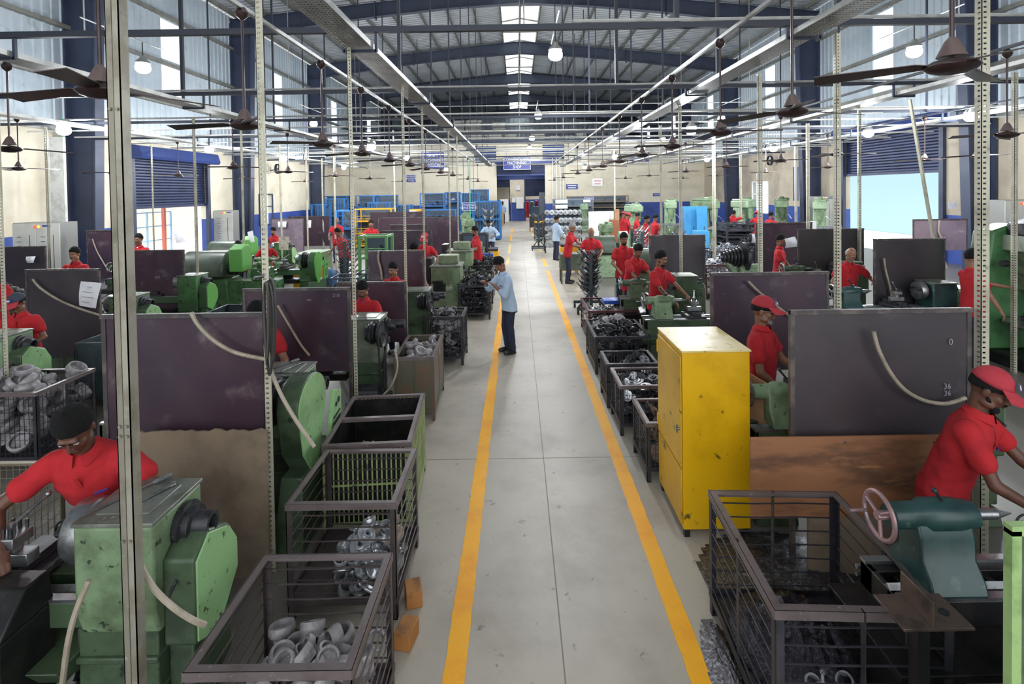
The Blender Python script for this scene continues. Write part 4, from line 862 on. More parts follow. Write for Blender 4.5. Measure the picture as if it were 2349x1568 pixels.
# ================================================================ machines
RX90 = Matrix.Rotation(PI/2, 4, 'Y')
def ax(x, y, z): return Matrix.Translation((x, y, z)) @ RX90       # lathe profile round the X axis
def ring_wheel(b, c, r, nrm, tr=.008, spokes=3, n=26):
    nrm = Vector(nrm).normalized(); u, v = frame_of(nrm); c = Vector(c)
    b.tube([c+u*math.cos(2*PI*i/n)*r+v*math.sin(2*PI*i/n)*r for i in range(n+1)], tr, 7, cap=False); b.cyl(c-nrm*.015, c+nrm*.02, r*.2, n=10)
    for k in range(spokes): a = 2*PI*k/spokes+.4; b.cyl(c, c+(u*math.cos(a)+v*math.sin(a))*r, tr*.8, n=6)
def make_lathe(lab, x, y, L=1.5, cover='hex', m=green, md=greend, mc=greenb, tail=True, tm=None, rz=0, zs=.98, headstock=True, group=None, tools=True, wheelm=None, sc=1.):
    t = thing('lathe', lab, 'lathe', (x, y, 0), rz, group); t.scale = (sc,)*3
    b = MB(); b.hexa([(-.26, -.22, 0), (.24, -.22, 0), (.24, .22, 0), (-.26, .22, 0)], [(-.24, -.2, .13), (.22, -.2, .13), (.22, .2, .13), (-.24, .2, .13)]); obj('plinth', b, md, t, .01)
    b = MB(); b.hexa([(-.2, -.16, .12), (.17, -.16, .12), (.17, .16, .12), (-.2, .16, .12)], [(-.2, -.15, .6), (.17, -.15, .6), (.17, .15, .6), (-.2, .15, .6)]); b.box(-.205, .175, -.165, .165, .3, .315); b.box(-.205, .175, -.17, .17, .45, .48); obj('pedestal', b, md, t, .008)
    b = MB(); b.prism([(-.15, .58), (-.185, .7), (-.185, 1.1), (.185, 1.1), (.185, .72), (.15, .58)], -.185, .18, 'x'); obj('headstock', b, m, t, .015)
    b = MB(); b.box(-.19, .185, -.19, .19, 1.1, 1.118); b.box(-.13, .12, -.12, .12, 1.117, 1.124); obj('top_plate', b, plates, t, .004)
    b = MB(); b.lathe([(.1, 0), (.105, .035), (.085, .04), (.085, .07), (.06, .075), (.055, .15), (.04, .152), (.038, .05)], ax(.178, .03, zs), n=26); obj('spindle_end', b, darkiron, t)
    b = MB(); b.box(.178, .26, -.1, -.03, .8, .87); b.cyl((.24, -.06, .84), (.25, -.2, .78), .009, n=8); b.ell((.25, -.205, .775), .014); obj('change_lever', b, darkiron, t, .004)
    b = MB(); b.cyl((-.19, .0, zs), (-.2, .0, zs), .1, n=24); b.lathe([(.135, 0), (.14, .01), (.14, .085), (.13, .095), (.03, .096)], ax(-.3, 0, zs), n=28); obj('chuck', b, steel, t); ch = kids(t)[-1]
    for k in range(3):
        a = 2*PI*k/3+.5; b = MB(); b.cb((0, 0, 0), (.05, .03, .07), Matrix.Translation((-.32, math.cos(a)*.08, zs+math.sin(a)*.08)) @ Matrix.Rotation(PI/2-a, 4, 'X')); obj('jaw', b, darkiron, ch, .003)
    if cover == 'hex':
        b = MB(); b.prism([(-.13, .5), (-.13, .9), (-.02, .98), (.16, .9), (.24, .78), (.24, .62), (.05, .42)], .18, .33, 'x'); obj('gear_cover', b, md, t, .012)
        b = MB(); b.prism([(-.12, .51), (-.12, .89), (-.02, .965), (.155, .89), (.228, .775), (.228, .625), (.045, .43)], .328, .338, 'x'); obj('gear_cover_face', b, mc, t, .006)
        b = MB(); b.prism([(-.1, .1), (-.1, .5), (.08, .45), (.22, .58), (.22, .2)], .18, .3, 'x'); obj('end_guard', b, md, t, .01)
    elif cover == 'round':
        def tear(k):
            pts = []
            for i in range(21):
                a = PI*i/20; pts.append((-.38-.27*k*math.cos(a), .98+.22*k*math.sin(a)))
            return [(-.12-.12+.12*k, .9)]+pts[::-1][1:]+[(-.58, .66), (-.42, .45+.1*(1-k)), (-.32, .44+.1*(1-k))]
        b = MB(); b.prism(tear(1), .2, .36, 'x'); obj('belt_guard', b, md, t, .012)
        b = MB(); b.prism(tear(.97), .358, .37, 'x'); b.cyl((.37, -.4, 1.02), (.373, -.4, 1.02), .012, n=8); obj('belt_guard_face', b, mc, t, .005)
        b = MB()
        for i, r_ in enumerate((.2, .18, .16, .14)): b.lathe([(r_*.9, 0), (r_, .005), (r_*.92, .02), (r_, .035), (r_*.9, .04)], ax(.02+i*.042, -.4, 1.0), n=24)
        obj('stepped_pulley', b, darkiron, t)
        b = MB(); b.prism([(-.2, .5), (-.05, .95), (.1, .9), (.1, .5)], .38, .42, 'x'); obj('slotted_guard', b, mc, t, .004); g = kids(t)[-1]
        b = MB()
        for i in range(4): b.bar((.423, -.1, .58+i*.05), (.423, .05, .6+i*.05), .012)
        b.cyl((.42, .03, .84), (.424, .03, .84), .025, n=12); b.cyl((.42, -.03, .82), (.424, -.03, .82), .02, n=12); obj('guard_slots', b, blackm, g)
        b = MB(); b.hexa([(.18, -.7, 0), (.4, -.7, 0), (.4, .12, 0), (.18, .12, 0)], [(.2, -.6, .5), (.36, -.6, .5), (.36, .1, .5), (.2, .1, .5)]); obj('motor_base', b, md, t, .01)
    elif cover == 'pulley':
        b = MB()
        for i, r_ in enumerate((.09, .11, .13, .11)): b.lathe([(.02, 0), (r_, 0), (r_*.92, .012), (r_, .025), (.02, .026)], ax(.05+i*.03, -.28, .98), n=24)
        obj('stepped_pulley', b, darkiron, t)
        b = MB(); b.lathe([(.03, .0), (.035, .02), (.13, .02), (.15, .0), (.155, .03), (.15, .06), (.13, .04), (.03, .045)], ax(.2, -.3, .98), n=30); b.cyl((.18, -.3, .98), (.28, -.3, .98), .018, n=10); obj('drive_pulley', b, darkiron, t)
        b = MB(); pts = [(.232, -.3+.155*math.cos(a), .98+.155*math.sin(a)) for a in [PI*i/10 for i in range(11)]]+[(.232, -.36, .3)]+[(.232, -.3-.06*math.sin(a), .28-.06*math.cos(a)) for a in (.6, 0, -.6)]+[(.232, -.24, .3), (.232, -.145, .98)]
        b.tube(pts, .012, 6); obj('drive_belt', b, rubber, t)
        b = MB(); b.cyl((-.05, -.3, .28), (.2, -.3, .28), .1, n=18)
        for i in range(8): b.bar((-.04, -.3+math.cos(i*PI/4)*.1, .28+math.sin(i*PI/4)*.1), (.15, -.3+math.cos(i*PI/4)*.1, .28+math.sin(i*PI/4)*.1), .015)
        b.cyl((.2, -.3, .28), (.25, -.3, .28), .06, n=16); obj('motor', b, darkiron, t)
        b = MB(); b.hexa([(-.2, -.45, 0), (.2, -.45, 0), (.2, -.16, 0), (-.2, -.16, 0)], [(-.18, -.42, .17), (.18, -.42, .17), (.18, -.16, .17), (-.18, -.16, .17)]); obj('motor_base', b, md, t, .01)
        b = MB(); b.cyl((.18, .06, 1.0), (.42, .06, 1.0), .05, n=18); obj('spindle_tube', b, darkiron, t)
    b = MB(); b.box(-L, -.18, -.14, -.05, .6, .72); b.box(-L, -.18, .05, .14, .6, .72); n = max(2, int(L/.35))
    for i in range(n): q = -L+.1+(L-.3)*i/(n-1 or 1); b.box(q, q+.04, -.06, .06, .61, .7)
    b.box(-L, -L+.03, -.14, .14, .6, .72); obj('bed', b, md, t, .005)
    b = MB(); b.box(-L, -.18, -.142, -.1, .72, .735); b.box(-L, -.18, .1, .142, .72, .735); b.prism([(-.07, .72), (-.05, .742), (-.03, .72)], -L, -.18, 'x'); obj('bed_ways', b, steel, t)
    b = MB(); b.hexa([(-L-.05, -.2, .4), (-.22, -.2, .4), (-.22, .2, .4), (-L-.05, .2, .4)], [(-L-.09, -.27, .5), (-.2, -.27, .5), (-.2, .27, .5), (-L-.09, .27, .5)]); obj('chip_tray', b, greasy if m is not green else md, t, .006)
    b = MB(); b.hexa([(-L, -.17, 0), (-L+.32, -.17, 0), (-L+.32, .17, 0), (-L, .17, 0)], [(-L+.03, -.13, .6), (-L+.28, -.13, .6), (-L+.28, .13, .6), (-L+.03, .13, .6)]); obj('end_pedestal', b, md, t, .01)
    b = MB(); b.cyl((-L, .17, .66), (-.1, .17, .66), .012, n=8); b.cyl((-L, .17, .62), (-.1, .17, .62), .009, n=8); obj('lead_screw', b, steel, t)
    cx = -.62 if L > 1.2 else -.5
    b = MB(); b.box(cx-.13, cx+.13, -.17, .19, .735, .775); b.box(cx-.12, cx+.12, .15, .2, .5, .74); obj('saddle', b, darkiron, t, .006)
    b = MB(); b.box(cx-.06, cx+.06, -.16, .2, .775, .82); b.cyl((cx, .2, .8), (cx, .26, .8), .01, n=8); ring_wheel(b, (cx, .27, .8), .05, (0, 1, 0), .006); obj('cross_slide', b, darkiron, t, .004)
    b = MB(); b.cb((cx, -.02, .86), (.2, .07, .06)); b.cyl((cx, -.02, .89), (cx, -.02, .92), .04, n=14); b.cb((cx, -.02, .95), (.11, .11, .05)); obj('tool_post', b, steel, t, .004); tp = kids(t)[-1]
    b = MB()
    for i in (-1, 0, 1):
        for j in (-1, 1): b.cyl((cx+i*.035, -.02+j*.042, .97), (cx+i*.035, -.02+j*.042, 1.02), .008, n=6)
    obj('clamp_bolts', b, darkiron, tp); b = MB(); b.cyl((cx, -.02, .97), (cx, -.02, 1.02), .016, n=8); b.cyl((cx, -.02, 1.01), (cx+.05, .12, 1.08), .008, n=8); b.ell((cx+.05, .125, 1.083), .015); obj('lever', b, steel, tp)
    b = MB(); ring_wheel(b, (cx-.07, .23, .62), .075, (0, 1, 0), .007); obj('apron_wheel', b, darkiron, t)
    if tail:
        tm = tm or m; q = -L+.27
        b = MB(); b.prism([(-.15, .735), (.15, .735), (.13, .79), (.07, .86), (.075, .95), (.05, 1.03), (-.05, 1.03), (-.075, .95), (-.08, .86), (-.13, .79)], q-.13, q+.13, 'x'); obj('tailstock_body', b, tm, t, .012)
        b = MB(); b.lathe([(.05, 0), (.058, .01), (.06, .14), (.075, .17), (.075, .3), (.06, .4), (.045, .41)], ax(q-.23, 0, zs), n=24); obj('tailstock_barrel', b, tm, t)
        b = MB(); b.cyl((q+.17, 0, zs), (q+.28, 0, zs), .025, n=14); b.cyl((q+.28, 0, zs), (q+.36, 0, zs), .024, .002, n=14); obj('quill', b, steel, t)
        b = MB(); ring_wheel(b, (q-.27, 0, zs), .105, (1, 0, 0), .011); b.cyl((q-.25, .0, zs), (q-.2, 0, zs), .022, n=10); b.cyl((q-.27, .09, zs-.03), (q-.35, .09, zs-.03), .008, n=8); obj('handwheel', b, wheelm or steel, t)
        b = MB(); b.cyl((q+.05, 0, 1.04), (q+.05, 0, 1.08), .03, n=12); b.cyl((q+.05, 0, 1.07), (q-.03, -.03, 1.16), .008, n=8); b.ell((q-.03, -.03, 1.163), .014); obj('clamp_lever', b, darkiron, t)
    if tools:
        b = MB(); b.cyl((-.17, -.15, 1.13), (.0, .17, 1.135), .006, n=6); b.cyl((-.02, .12, 1.135), (.02, .19, 1.135), .012, n=8)
        tag(obj('steel_rod', b, steel), 'long steel rod lying on the top of the '+lab[:lab.find(',')] if ',' in lab else 'long steel rod lying on the '+lab, 'tool'); o = C.objects[-1]; o.location = (x, y, 0)
        b = MB(); b.cyl((.0, -.1, 1.13), (.08, .1, 1.13), .007, n=6); b.ell((.0, -.105, 1.13), (.018, .02, .006)); b.ell((.082, .105, 1.13), (.014, .018, .006))
        tag(obj('spanner', b, steel), 'steel spanner lying on the top of the '+(lab[:lab.find(',')] if ',' in lab else lab), 'tool'); o = C.objects[-1]; o.location = (x, y, 0)
    return t
make_lathe('nearest pale green lathe, left foreground with hexagonal gear cover', -1.86, 2.53, 1.7, 'hex', tail=False)
make_lathe('second green lathe left of the aisle, big rounded belt guard and slotted plate', -1.98, 4.42, 1.5, 'round', tail=False)
make_lathe('third lathe left of the aisle, exposed pulleys and belt', -1.82, 6.3, 1.3, 'pulley', m=mat('grey_green_paint', '7b8475', .45, c2='61685c', ns=6), mc=greend, tail=False, tools=False)
make_lathe('small dark lathe left of the aisle, wheels beside the young moustached operator', -1.55, 8.0, 1.2, 'pulley', m=greend, tail=False, tools=False)
make_lathe('pale green lathe at the left edge, before the operator in the grey cap', -5.72, 5.75, 1.3, 'hex', tail=False, tools=False)
make_lathe('vivid green lathe beyond the left screens, pale worktop and bright gear cover', -6.15, 9.85, 1.3, 'hex', m=greenv, md=mat('mid_dark_green', '3c5a38', .45), mc=mat('vivid_cover', '62a650', .45), tools=False)
make_lathe('pale green lathe between two left screens, spindle end showing', -5.9, 7.9, 1.2, 'hex', tail=False, tools=False)
make_lathe('teal lathe at lower right with pink-edged handwheel, nearest operator', 3.28, 2.46, 1.58, 'hex', m=teal, md=greasy, mc=greenb, tm=teal, tools=False, zs=1.03, wheelm=mat('pinkish_wheel', 'b08e92', .4, .5, c2='8a8084', ns=8))
make_lathe('pale green lathe behind the yellow cabinet, tailstock lever up', 3.4, 4.12, 1.6, 'hex', tools=False)
make_lathe('long pale green lathe before the operator with the orange wristband', 3.15, 7.55, 1.35, 'hex', tm=green, tools=False)
make_lathe('dark lathe before the operator stooping over it, right of the aisle', 2.85, 9.0, 1.1, 'hex', m=greend, tools=False)
make_lathe('dark lathe before the bald bearded operator', 6.4, 8.0, 1.6, 'hex', m=teal, tools=False)
make_lathe('dark lathe before the operator reading a sheet', 6.5, 10.3, 1.3, 'hex', m=greend, tools=False)
make_lathe('green lathe before the operator at the left doorway', -7.9, 12.0, 1.5, 'hex', m=greenv, tools=False)
make_lathe('dark lathe before the operator beside the grey control cabinet', -8.0, 9.2, 1.3, 'hex', m=greend, tools=False)
make_lathe('green lathe with rounded guard in the left middle, behind the hanging sheets', -5.2, 13.0, 1.4, 'round', m=greenv, md=mat('mid_dark_green', '3c5a38'), mc=mat('vivid_cover', '62a650'), tools=False)
make_lathe('green lathe in the left middle before the operator with a welding glare', -7.3, 16.2, 1.4, 'hex', m=greenv, tools=False)
# round-headed turret lathe
def turret(lab, x, y, s=1., m=greenv, rz=0):
    t = thing('turret_lathe', lab, 'lathe', (x, y, 0), rz); t.scale = (s,)*3
    b = MB(); b.hexa([(-.9, -.35, 0), (.35, -.35, 0), (.35, .35, 0), (-.9, .35, 0)], [(-.9, -.25, .75), (.25, -.3, .75), (.25, .3, .75), (-.9, .25, .75)]); obj('base', b, m, t, .03)
    b = MB(); pr = [(-.38*math.cos(PI*i/12), .8+.55*math.sin(PI*i/12)) for i in range(13)]; b.prism(pr, -.75, .2, 'x'); obj('head_cover', b, mat('oily_grey_green', '505c50', .35, c2='3e463e', ns=3), t, .03)
    b = MB(); b.cyl((.2, 0, .95), (.4, 0, .95), .16, n=20); b.cyl((.4, 0, .95), (.5, 0, .95), .1, n=18); obj('chuck', b, darkiron, t)
    b = MB(); b.hexa([(.2, -.28, 0), (1.3, -.28, 0), (1.3, .28, 0), (.2, .28, 0)], [(.2, -.22, .68), (1.3, -.22, .68), (1.3, .22, .68), (.2, .22, .68)]); obj('bed', b, m, t, .03)
    b = MB(); b.box(.75, 1.1, -.2, .2, .68, .95); b.cyl((.92, 0, .95), (.92, 0, 1.08), .13, n=6); obj('turret', b, m, t, .02)
    b = MB()
    for k in range(4): a = PI*k/4+.3; c_ = Vector((1.15, -.3, .8)); d = Vector((math.cos(a), 0, math.sin(a)))*.22; b.cyl(c_-d, c_+d, .012, n=6); b.ell(c_+d, .02); b.ell(c_-d, .02)
    obj('capstan_handles', b, steel, t)
    b = MB(); b.prism([(-.3, .9), (-.3, 1.4), (-.05, 1.5), (.12, 1.4), (.12, .9)], .32, .62, 'x'); obj('gear_guard', b, mat('vivid_cover', '62a650') if m is greenv else m, t, .02); return t
turret('large rounded oily green machine head in the left middle, sheets hanging at its right', -6.7, 11.8, 1.0)
turret('dark green machine with bright lime end guard, before the left grey control cabinet', -8.1, 15.0, .95)
turret('rounded green machine head in the right middle, behind the lathe operators', 3.1, 12.2, .9, m=green)
turret('rounded green guard behind the fixture with long rods, right of the aisle', 2.7, 15.6, .9, m=mintm)
# tall milling machine
def mill(lab, x, y, rz=0, s=1., m=mintm, md=green):
    t = thing('milling_machine', lab, 'milling machine', (x, y, 0), rz); t.scale = (s,)*3
    b = MB(); b.hexa([(-.4, -.35, 0), (.4, -.35, 0), (.4, .45, 0), (-.4, .45, 0)], [(-.36, -.3, .2), (.36, -.3, .2), (.36, .4, .2), (-.36, .4, .2)]); obj('base', b, md, t, .02)
    b = MB(); b.hexa([(-.25, .0, .2), (.25, .0, .2), (.25, .4, .2), (-.25, .4, .2)], [(-.22, .05, 1.5), (.22, .05, 1.5), (.22, .42, 1.5), (-.22, .42, 1.5)]); obj('column', b, m, t, .03)
    b = MB(); b.box(-.24, .24, -.5, .55, 1.5, 1.78); b.prism([(-.5, 1.78), (-.4, 1.86), (.5, 1.86), (.55, 1.78)], -.2, .2, 'x'); obj('ram', b, m, t, .04)
    b = MB(); b.cyl((0, -.42, 1.05), (0, -.42, 1.5), .11, .14, n=18); b.cyl((0, -.42, .92), (0, -.42, 1.05), .05, n=14); obj('spindle_head', b, md, t); b = MB(); b.cyl((0, -.3, 1.78), (0, -.3, 1.96), .09, n=18); b.box(.05, .3, -.1, .3, 1.78, 1.9); obj('motor', b, md, t, .02)
    b = MB(); b.hexa([(-.17, -.5, .45), (.17, -.5, .45), (.17, 0, .45), (-.17, 0, .45)], [(-.2, -.55, .75), (.2, -.55, .75), (.2, 0, .75), (-.2, 0, .75)]); obj('knee', b, md, t, .02)
    b = MB(); b.box(-.6, .6, -.55, -.25, .78, .86); b.box(-.2, .2, -.52, -.28, .74, .79)
    for q in (-.46, -.4, -.34): b.box(-.6, .6, q-.006, q+.006, .86, .864)
    obj('work_table', b, steel, t, .006)
    b = MB(); ring_wheel(b, (.68, -.4, .82), .09, (1, 0, 0)); b.cyl((.6, -.4, .82), (.68, -.4, .82), .015, n=8); obj('table_handwheel', b, steel, t)
    b = MB(); ring_wheel(b, (0, -.62, .62), .08, (0, 1, 0)); b.cyl((0, -.55, .62), (0, -.62, .62), .015, n=8); obj('knee_handwheel', b, steel, t)
    b = MB(); b.tube([(.1, -.35, 1.3), (.25, -.45, 1.2), (.35, -.5, 1.05)], .01, 6); b.ell((.35, -.5, 1.04), .02); obj('feed_lever', b, steel, t); return t
mill('pale green milling machine behind the group of red-shirted operators, leftmost', 5.6, 25.2, .3); mill('milling machine with a boxy pale green head, behind the operator group', 7.3, 25.0, -.2, 1.1)
mill('milling machine with a tall green head right of the group of operators', 7.9, 22.0, .4, 1.15, m=green); mill('white-green milling machine left of the operator reaching up', 10.6, 24.5, .3, 1.1)
mill('milling machine beside the operator in the red cap on the right', 12.2, 24.2, -.4, 1.1, m=green, md=greend); mill('pale green milling machine with a grey motor box near the right window', 12.6, 21.8, -.5, 1.1)
mill('pale green machine standing before the white boards, slim upright head', 2.95, 17.6, 0, .78, m=green, md=green); mill('small green machine beside the tooling department sign', -2.45, 24.6, 0, .85, m=green)
mill('green upright machine with pink top at the aisle side, behind the long maroon screens', -2.0, 21, .3, .8, m=green); mill('small pale green machine before the brown shelf rack', 4.2, 33, 0, .9)
# radial drill at right edge
def drill():
    t = thing('radial_drill', 'large green radial drilling machine at the right edge with a round table', 'drilling machine', (7.35, 7.5, 0)); M = obj
    b = MB(); b.hexa([(-.45, -.5, 0), (.8, -.5, 0), (.8, .5, 0), (-.45, .5, 0)], [(-.42, -.45, .16), (.75, -.45, .16), (.75, .45, .16), (-.42, .45, .16)]); obj('base', b, greasy, t, .02)
    b = MB(); b.prism([(-.45, .16), (-.5, 1.2), (-.4, 1.9), (-.1, 2.0), (.4, 2.0), (.5, 1.6), (.5, .16)], .15, .5, 'y'); obj('column', b, mat('drill_green', '4c7c4e', .4, c2='3c653f', ns=3), t, .04)
    b = MB(); b.box(-.25, .6, -.25, .2, 1.62, 1.85); obj('arm', b, mat('pale_grey_green', 'a3ad9c', .4, c2='8a9484', ns=4), t, .02)
    p = kids(t)[-1]; b = MB(); b.box(-.2, .08, -.262, -.252, 1.68, 1.8); obj('maker_panel', b, mat('faded_red_panel', '9c5a4c', .5, c2='8a9484', ns=18), p)
    b = MB(); b.prism([(-.2, 1.85), (-.2, 2.02), (.1, 2.1), (.5, 2.1), (.5, 1.85)], -.2, .15, 'y'); obj('motor_hood', b, darkiron, t, .02)
    b = MB(); b.hexa([(-.1, -.3, 1.05), (.25, -.3, 1.05), (.25, .1, 1.05), (-.1, .1, 1.05)], [(-.15, -.35, 1.62), (.3, -.35, 1.62), (.3, .12, 1.62), (-.15, .12, 1.62)]); obj('drill_head', b, mat('olive_head', '6d7a60', .4, c2='545e4b', ns=5), t, .02)
    b = MB(); b.cyl((.05, -.15, .82), (.05, -.15, 1.05), .05, n=14); b.cyl((.05, -.15, .72), (.05, -.15, .82), .02, n=10); obj('spindle', b, steel, t)
    b = MB()
    for k in range(3): a = 2*PI*k/3+.3; c_ = Vector((-.14, -.2, 1.25)); d = Vector((-.3, math.cos(a), math.sin(a)))*.22; b.cyl(c_, c_+d, .01, n=6); b.ell(c_+d, .022)
    obj('feed_handles', b, darkiron, t)
    b = MB(); b.lathe([(.34, .0), (.36, .02), (.36, .06), (.33, .075), (0, .075)], Matrix.Translation((-.1, -.2, .58)), n=32); obj('round_table', b, steel, t)
    b = MB(); b.cyl((-.1, -.2, .16), (-.1, -.2, .6), .12, n=18); obj('table_post', b, greasy, t)
    b = MB(); b.cb((-.12, -.2, .69), (.26, .13, .07)); b.cyl((-.25, -.2, .7), (-.36, -.2, .7), .012, n=8); b.cb((-.2, -.2, .74), (.03, .14, .05)); obj('vice', b, darkiron, t, .004)
    b = MB(); b.cyl((-.42, -.02, 1.45), (-.34, -.02, 1.45), .05, n=14); obj('knob', b, blackm, t)
drill()
# tall olive machine beside the aisle
def olive(lab, x, y, s=1., m=mat('grey_olive', '7c8a6c', .42, c2='66735a', ns=4, c3='4a5342', ns3=10)):
    t = thing('milling_machine', lab, 'machine', (x, y, 0)); t.scale = (s,)*3
    b = MB(); b.hexa([(-.4, -.35, 0), (.4, -.35, 0), (.4, .4, 0), (-.4, .4, 0)], [(-.35, -.3, .55), (.35, -.3, .55), (.35, .35, .55), (-.35, .35, .55)]); b.box(-.3, .3, -.305, -.3, .15, .45); obj('base', b, m, t, .02)
    b = MB(); b.box(-.33, .33, -.3, .35, .72, 1.12); obj('housing', b, m, t, .02); b = MB(); b.box(-.36, .36, -.33, .38, 1.12, 1.15); obj('housing_lid', b, plates, t, .004)
    b = MB(); b.box(.15, .3, -.32, -.29, .3, 1.1); obj('strip_cover', b, green, t, .004); b = MB(); b.box(-.28, .0, -.36, -.28, .55, .75); b.cyl((-.3, -.38, .8), (-.05, -.38, .8), .03, n=10); obj('gearbox', b, greasy, t, .01)
    b = MB(); b.cyl((-.42, -.1, .62), (-.42, .3, .62), .02, n=8); b.box(-.5, -.34, -.15, .3, .7, 1.3); obj('arm', b, greasy, t, .02)
    b = MB(); b.box(-.2, .25, -.05, .3, 1.15, 1.35); obj('upper_housing', b, m, t, .02); return t
olive('tall grey-olive machine with a strip cover, left of the aisle before the red-capped operator', -1.52, 11.15, .92)
olive('olive machine behind the tall grey-olive one, left of the aisle', -1.5, 13.6, .95); olive('narrow green machine before the bearded operator left of the aisle', -1.28, 15.6, .8, m=green)
# belts hanging on the foreground post
p0 = P(622, 640, 3.42); 
def belt(dx, w_, h, dy, lab, m=rubber, bz=0.):
    b = MB(); n = 26; pts = []
    for i in range(n+1):
        a = 2*PI*i/n; pts.append((p0.x+dx+w_*math.sin(a)*(1+.3*math.cos(a)), p0.y+dy, p0.z+bz-h/2+h/2*math.cos(a)))
    vs = []
    for i, q in enumerate(pts):
        a = 2*PI*i/n; vs += [(q[0], q[1]-.012, q[2]), (q[0], q[1]+.012, q[2]), (q[0]-.012*math.sin(a), q[1]+.012, q[2]-.012*math.cos(a)), (q[0]-.012*math.sin(a), q[1]-.012, q[2]-.012*math.cos(a))]
    b.add(vs, [(4*i+j, 4*i+(j+1) % 4, 4*i+4+(j+1) % 4, 4*i+4+j) for i in range(n) for j in range(4)]); tag(obj('drive_belt', b, m), lab, 'belt')
belt(0, .034, .62, -.05, 'wide black drive belt hanging on the foreground post, outermost loop'); belt(.008, .026, .56, -.02, 'black drive belt hanging on the foreground post, middle loop', bz=.01)
belt(.003, .018, .5, -.08, 'narrow greyish drive belt hanging on the foreground post, inner front loop', m=mat('worn_belt', '45423e', .6))
b = MB(); b.cyl((p0.x-.05, p0.y, p0.z+.02), (p0.x-.05, p0.y-.12, p0.z+.03), .01, n=8); tag(obj('hook', b, darkiron), 'iron hook on the foreground post holding the black belts', 'hook')
# hoses near the machines
def hose(lab, pts, r, m=cable, name='conduit_hose'):
    b = MB(); b.tube(smooth_pts([Vector(q) for q in pts]), r, 8); tag(obj(name, b, m), lab, 'hose')
hose('pale ribbed hose curving down beside the nearest green lathe', [P(300, 1230, 2.24), P(318, 1285, 2.22), P(350, 1345, 2.2), P(395, 1390, 2.19), P(440, 1420, 2.2), P(470, 1432, 2.24)], .013)
hose('pale hose running down in front of the rounded green belt guard', [P(614, 815, 3.5), P(622, 850, 3.48), P(645, 905, 3.42), P(680, 965, 3.36), P(722, 1025, 3.3)], .013)
hose('narrow grey hose hanging before the left foreground lathe pedestal', [P(205, 1330, 2.2), P(175, 1400, 2.18), P(155, 1480, 2.17), P(140, 1600, 2.17)], .012)
hose('curved grey hose between the pulley lathe and the sheet-sided crate', [P(905, 800, 5.9), P(912, 840, 5.85), P(900, 880, 5.8), P(880, 905, 5.8)], .012)
hose('black hose looping in front of the black chip tray, lower right', [P(2060, 1290, 2.3), P(2090, 1330, 2.25), P(2120, 1400, 2.2), P(2110, 1480, 2.18)], .014, m=rubber)
# green-framed panel at the right edge
t = thing('guard_panel', 'lime-edged upright panel cut by the lower right picture edge', 'panel', (0, 0, 0)); a = P(2312, 1212, 1.62)
b = MB(); b.bar((a.x+.015, 1.62, 0), (a.x+.015, 1.62, a.z), .03); b.bar((a.x, 1.62, a.z), (a.x+.5, 1.62, a.z), .03); b.bar((a.x+.5, 1.62, 0), (a.x+.5, 1.62, a.z), .03); obj('frame', b, mat('lime_edge', '9fc07e', .5, c2='7b9a62', ns=6), t)
b = MB(); b.box(a.x+.03, a.x+.49, 1.625, 1.635, .1, a.z-.02); obj('sheet', b, mat('dull_green_sheet', '5d6f58', .5, c2='48553f', ns=4), t)
# bracket plate & fixture by the right foreground crate
t = thing('steel_bracket', 'worn brown steel bracket plate with a hole, lying before the teal tailstock', 'bracket', (0, 0, 0)); a = P(2100, 1395, 2.12)
b = MB(); b.box(a.x-.12, a.x+.16, 2.02, 2.2, a.z-.012, a.z); b.box(a.x-.005, a.x+.005, 2.02, 2.2, a.z, a.z+.1); obj('plate', b, mat('brown_worn_steel', '6b5b52', .4, .5, c2='4c423e', ns=9), t, .002)
b = MB(); b.cyl((a.x+.1, 2.1, a.z-.0), (a.x+.1, 2.1, a.z+.003), .02, n=12); obj('hole_rim', b, blackm, t); b = MB(); b.bar((a.x, 2.1, 0), (a.x, 2.1, a.z-.012), .05); obj('stand', b, greasy, t)
b = MB(); b.box(1.95, 3.0, 1.85, 2.1, .0, .66); tag(obj('machine_cabinet', b, greasy, None, .02), 'black oily box-shaped cabinet in the deep shadow at lower right', 'cabinet')
b = MB(); b.box(-2.75, -2.2, 2.15, 2.42, .0, .72); b.hexa([(-2.75, 2.15, .72), (-2.2, 2.15, .72), (-2.2, 2.42, .72), (-2.75, 2.42, .72)], [(-2.7, 2.3, .86), (-2.22, 2.3, .86), (-2.22, 2.42, .86), (-2.7, 2.42, .86)]); tag(obj('splash_guard', b, greasy, None, .01), 'black oily splash guard before the nearest lathe at the left', 'guard')
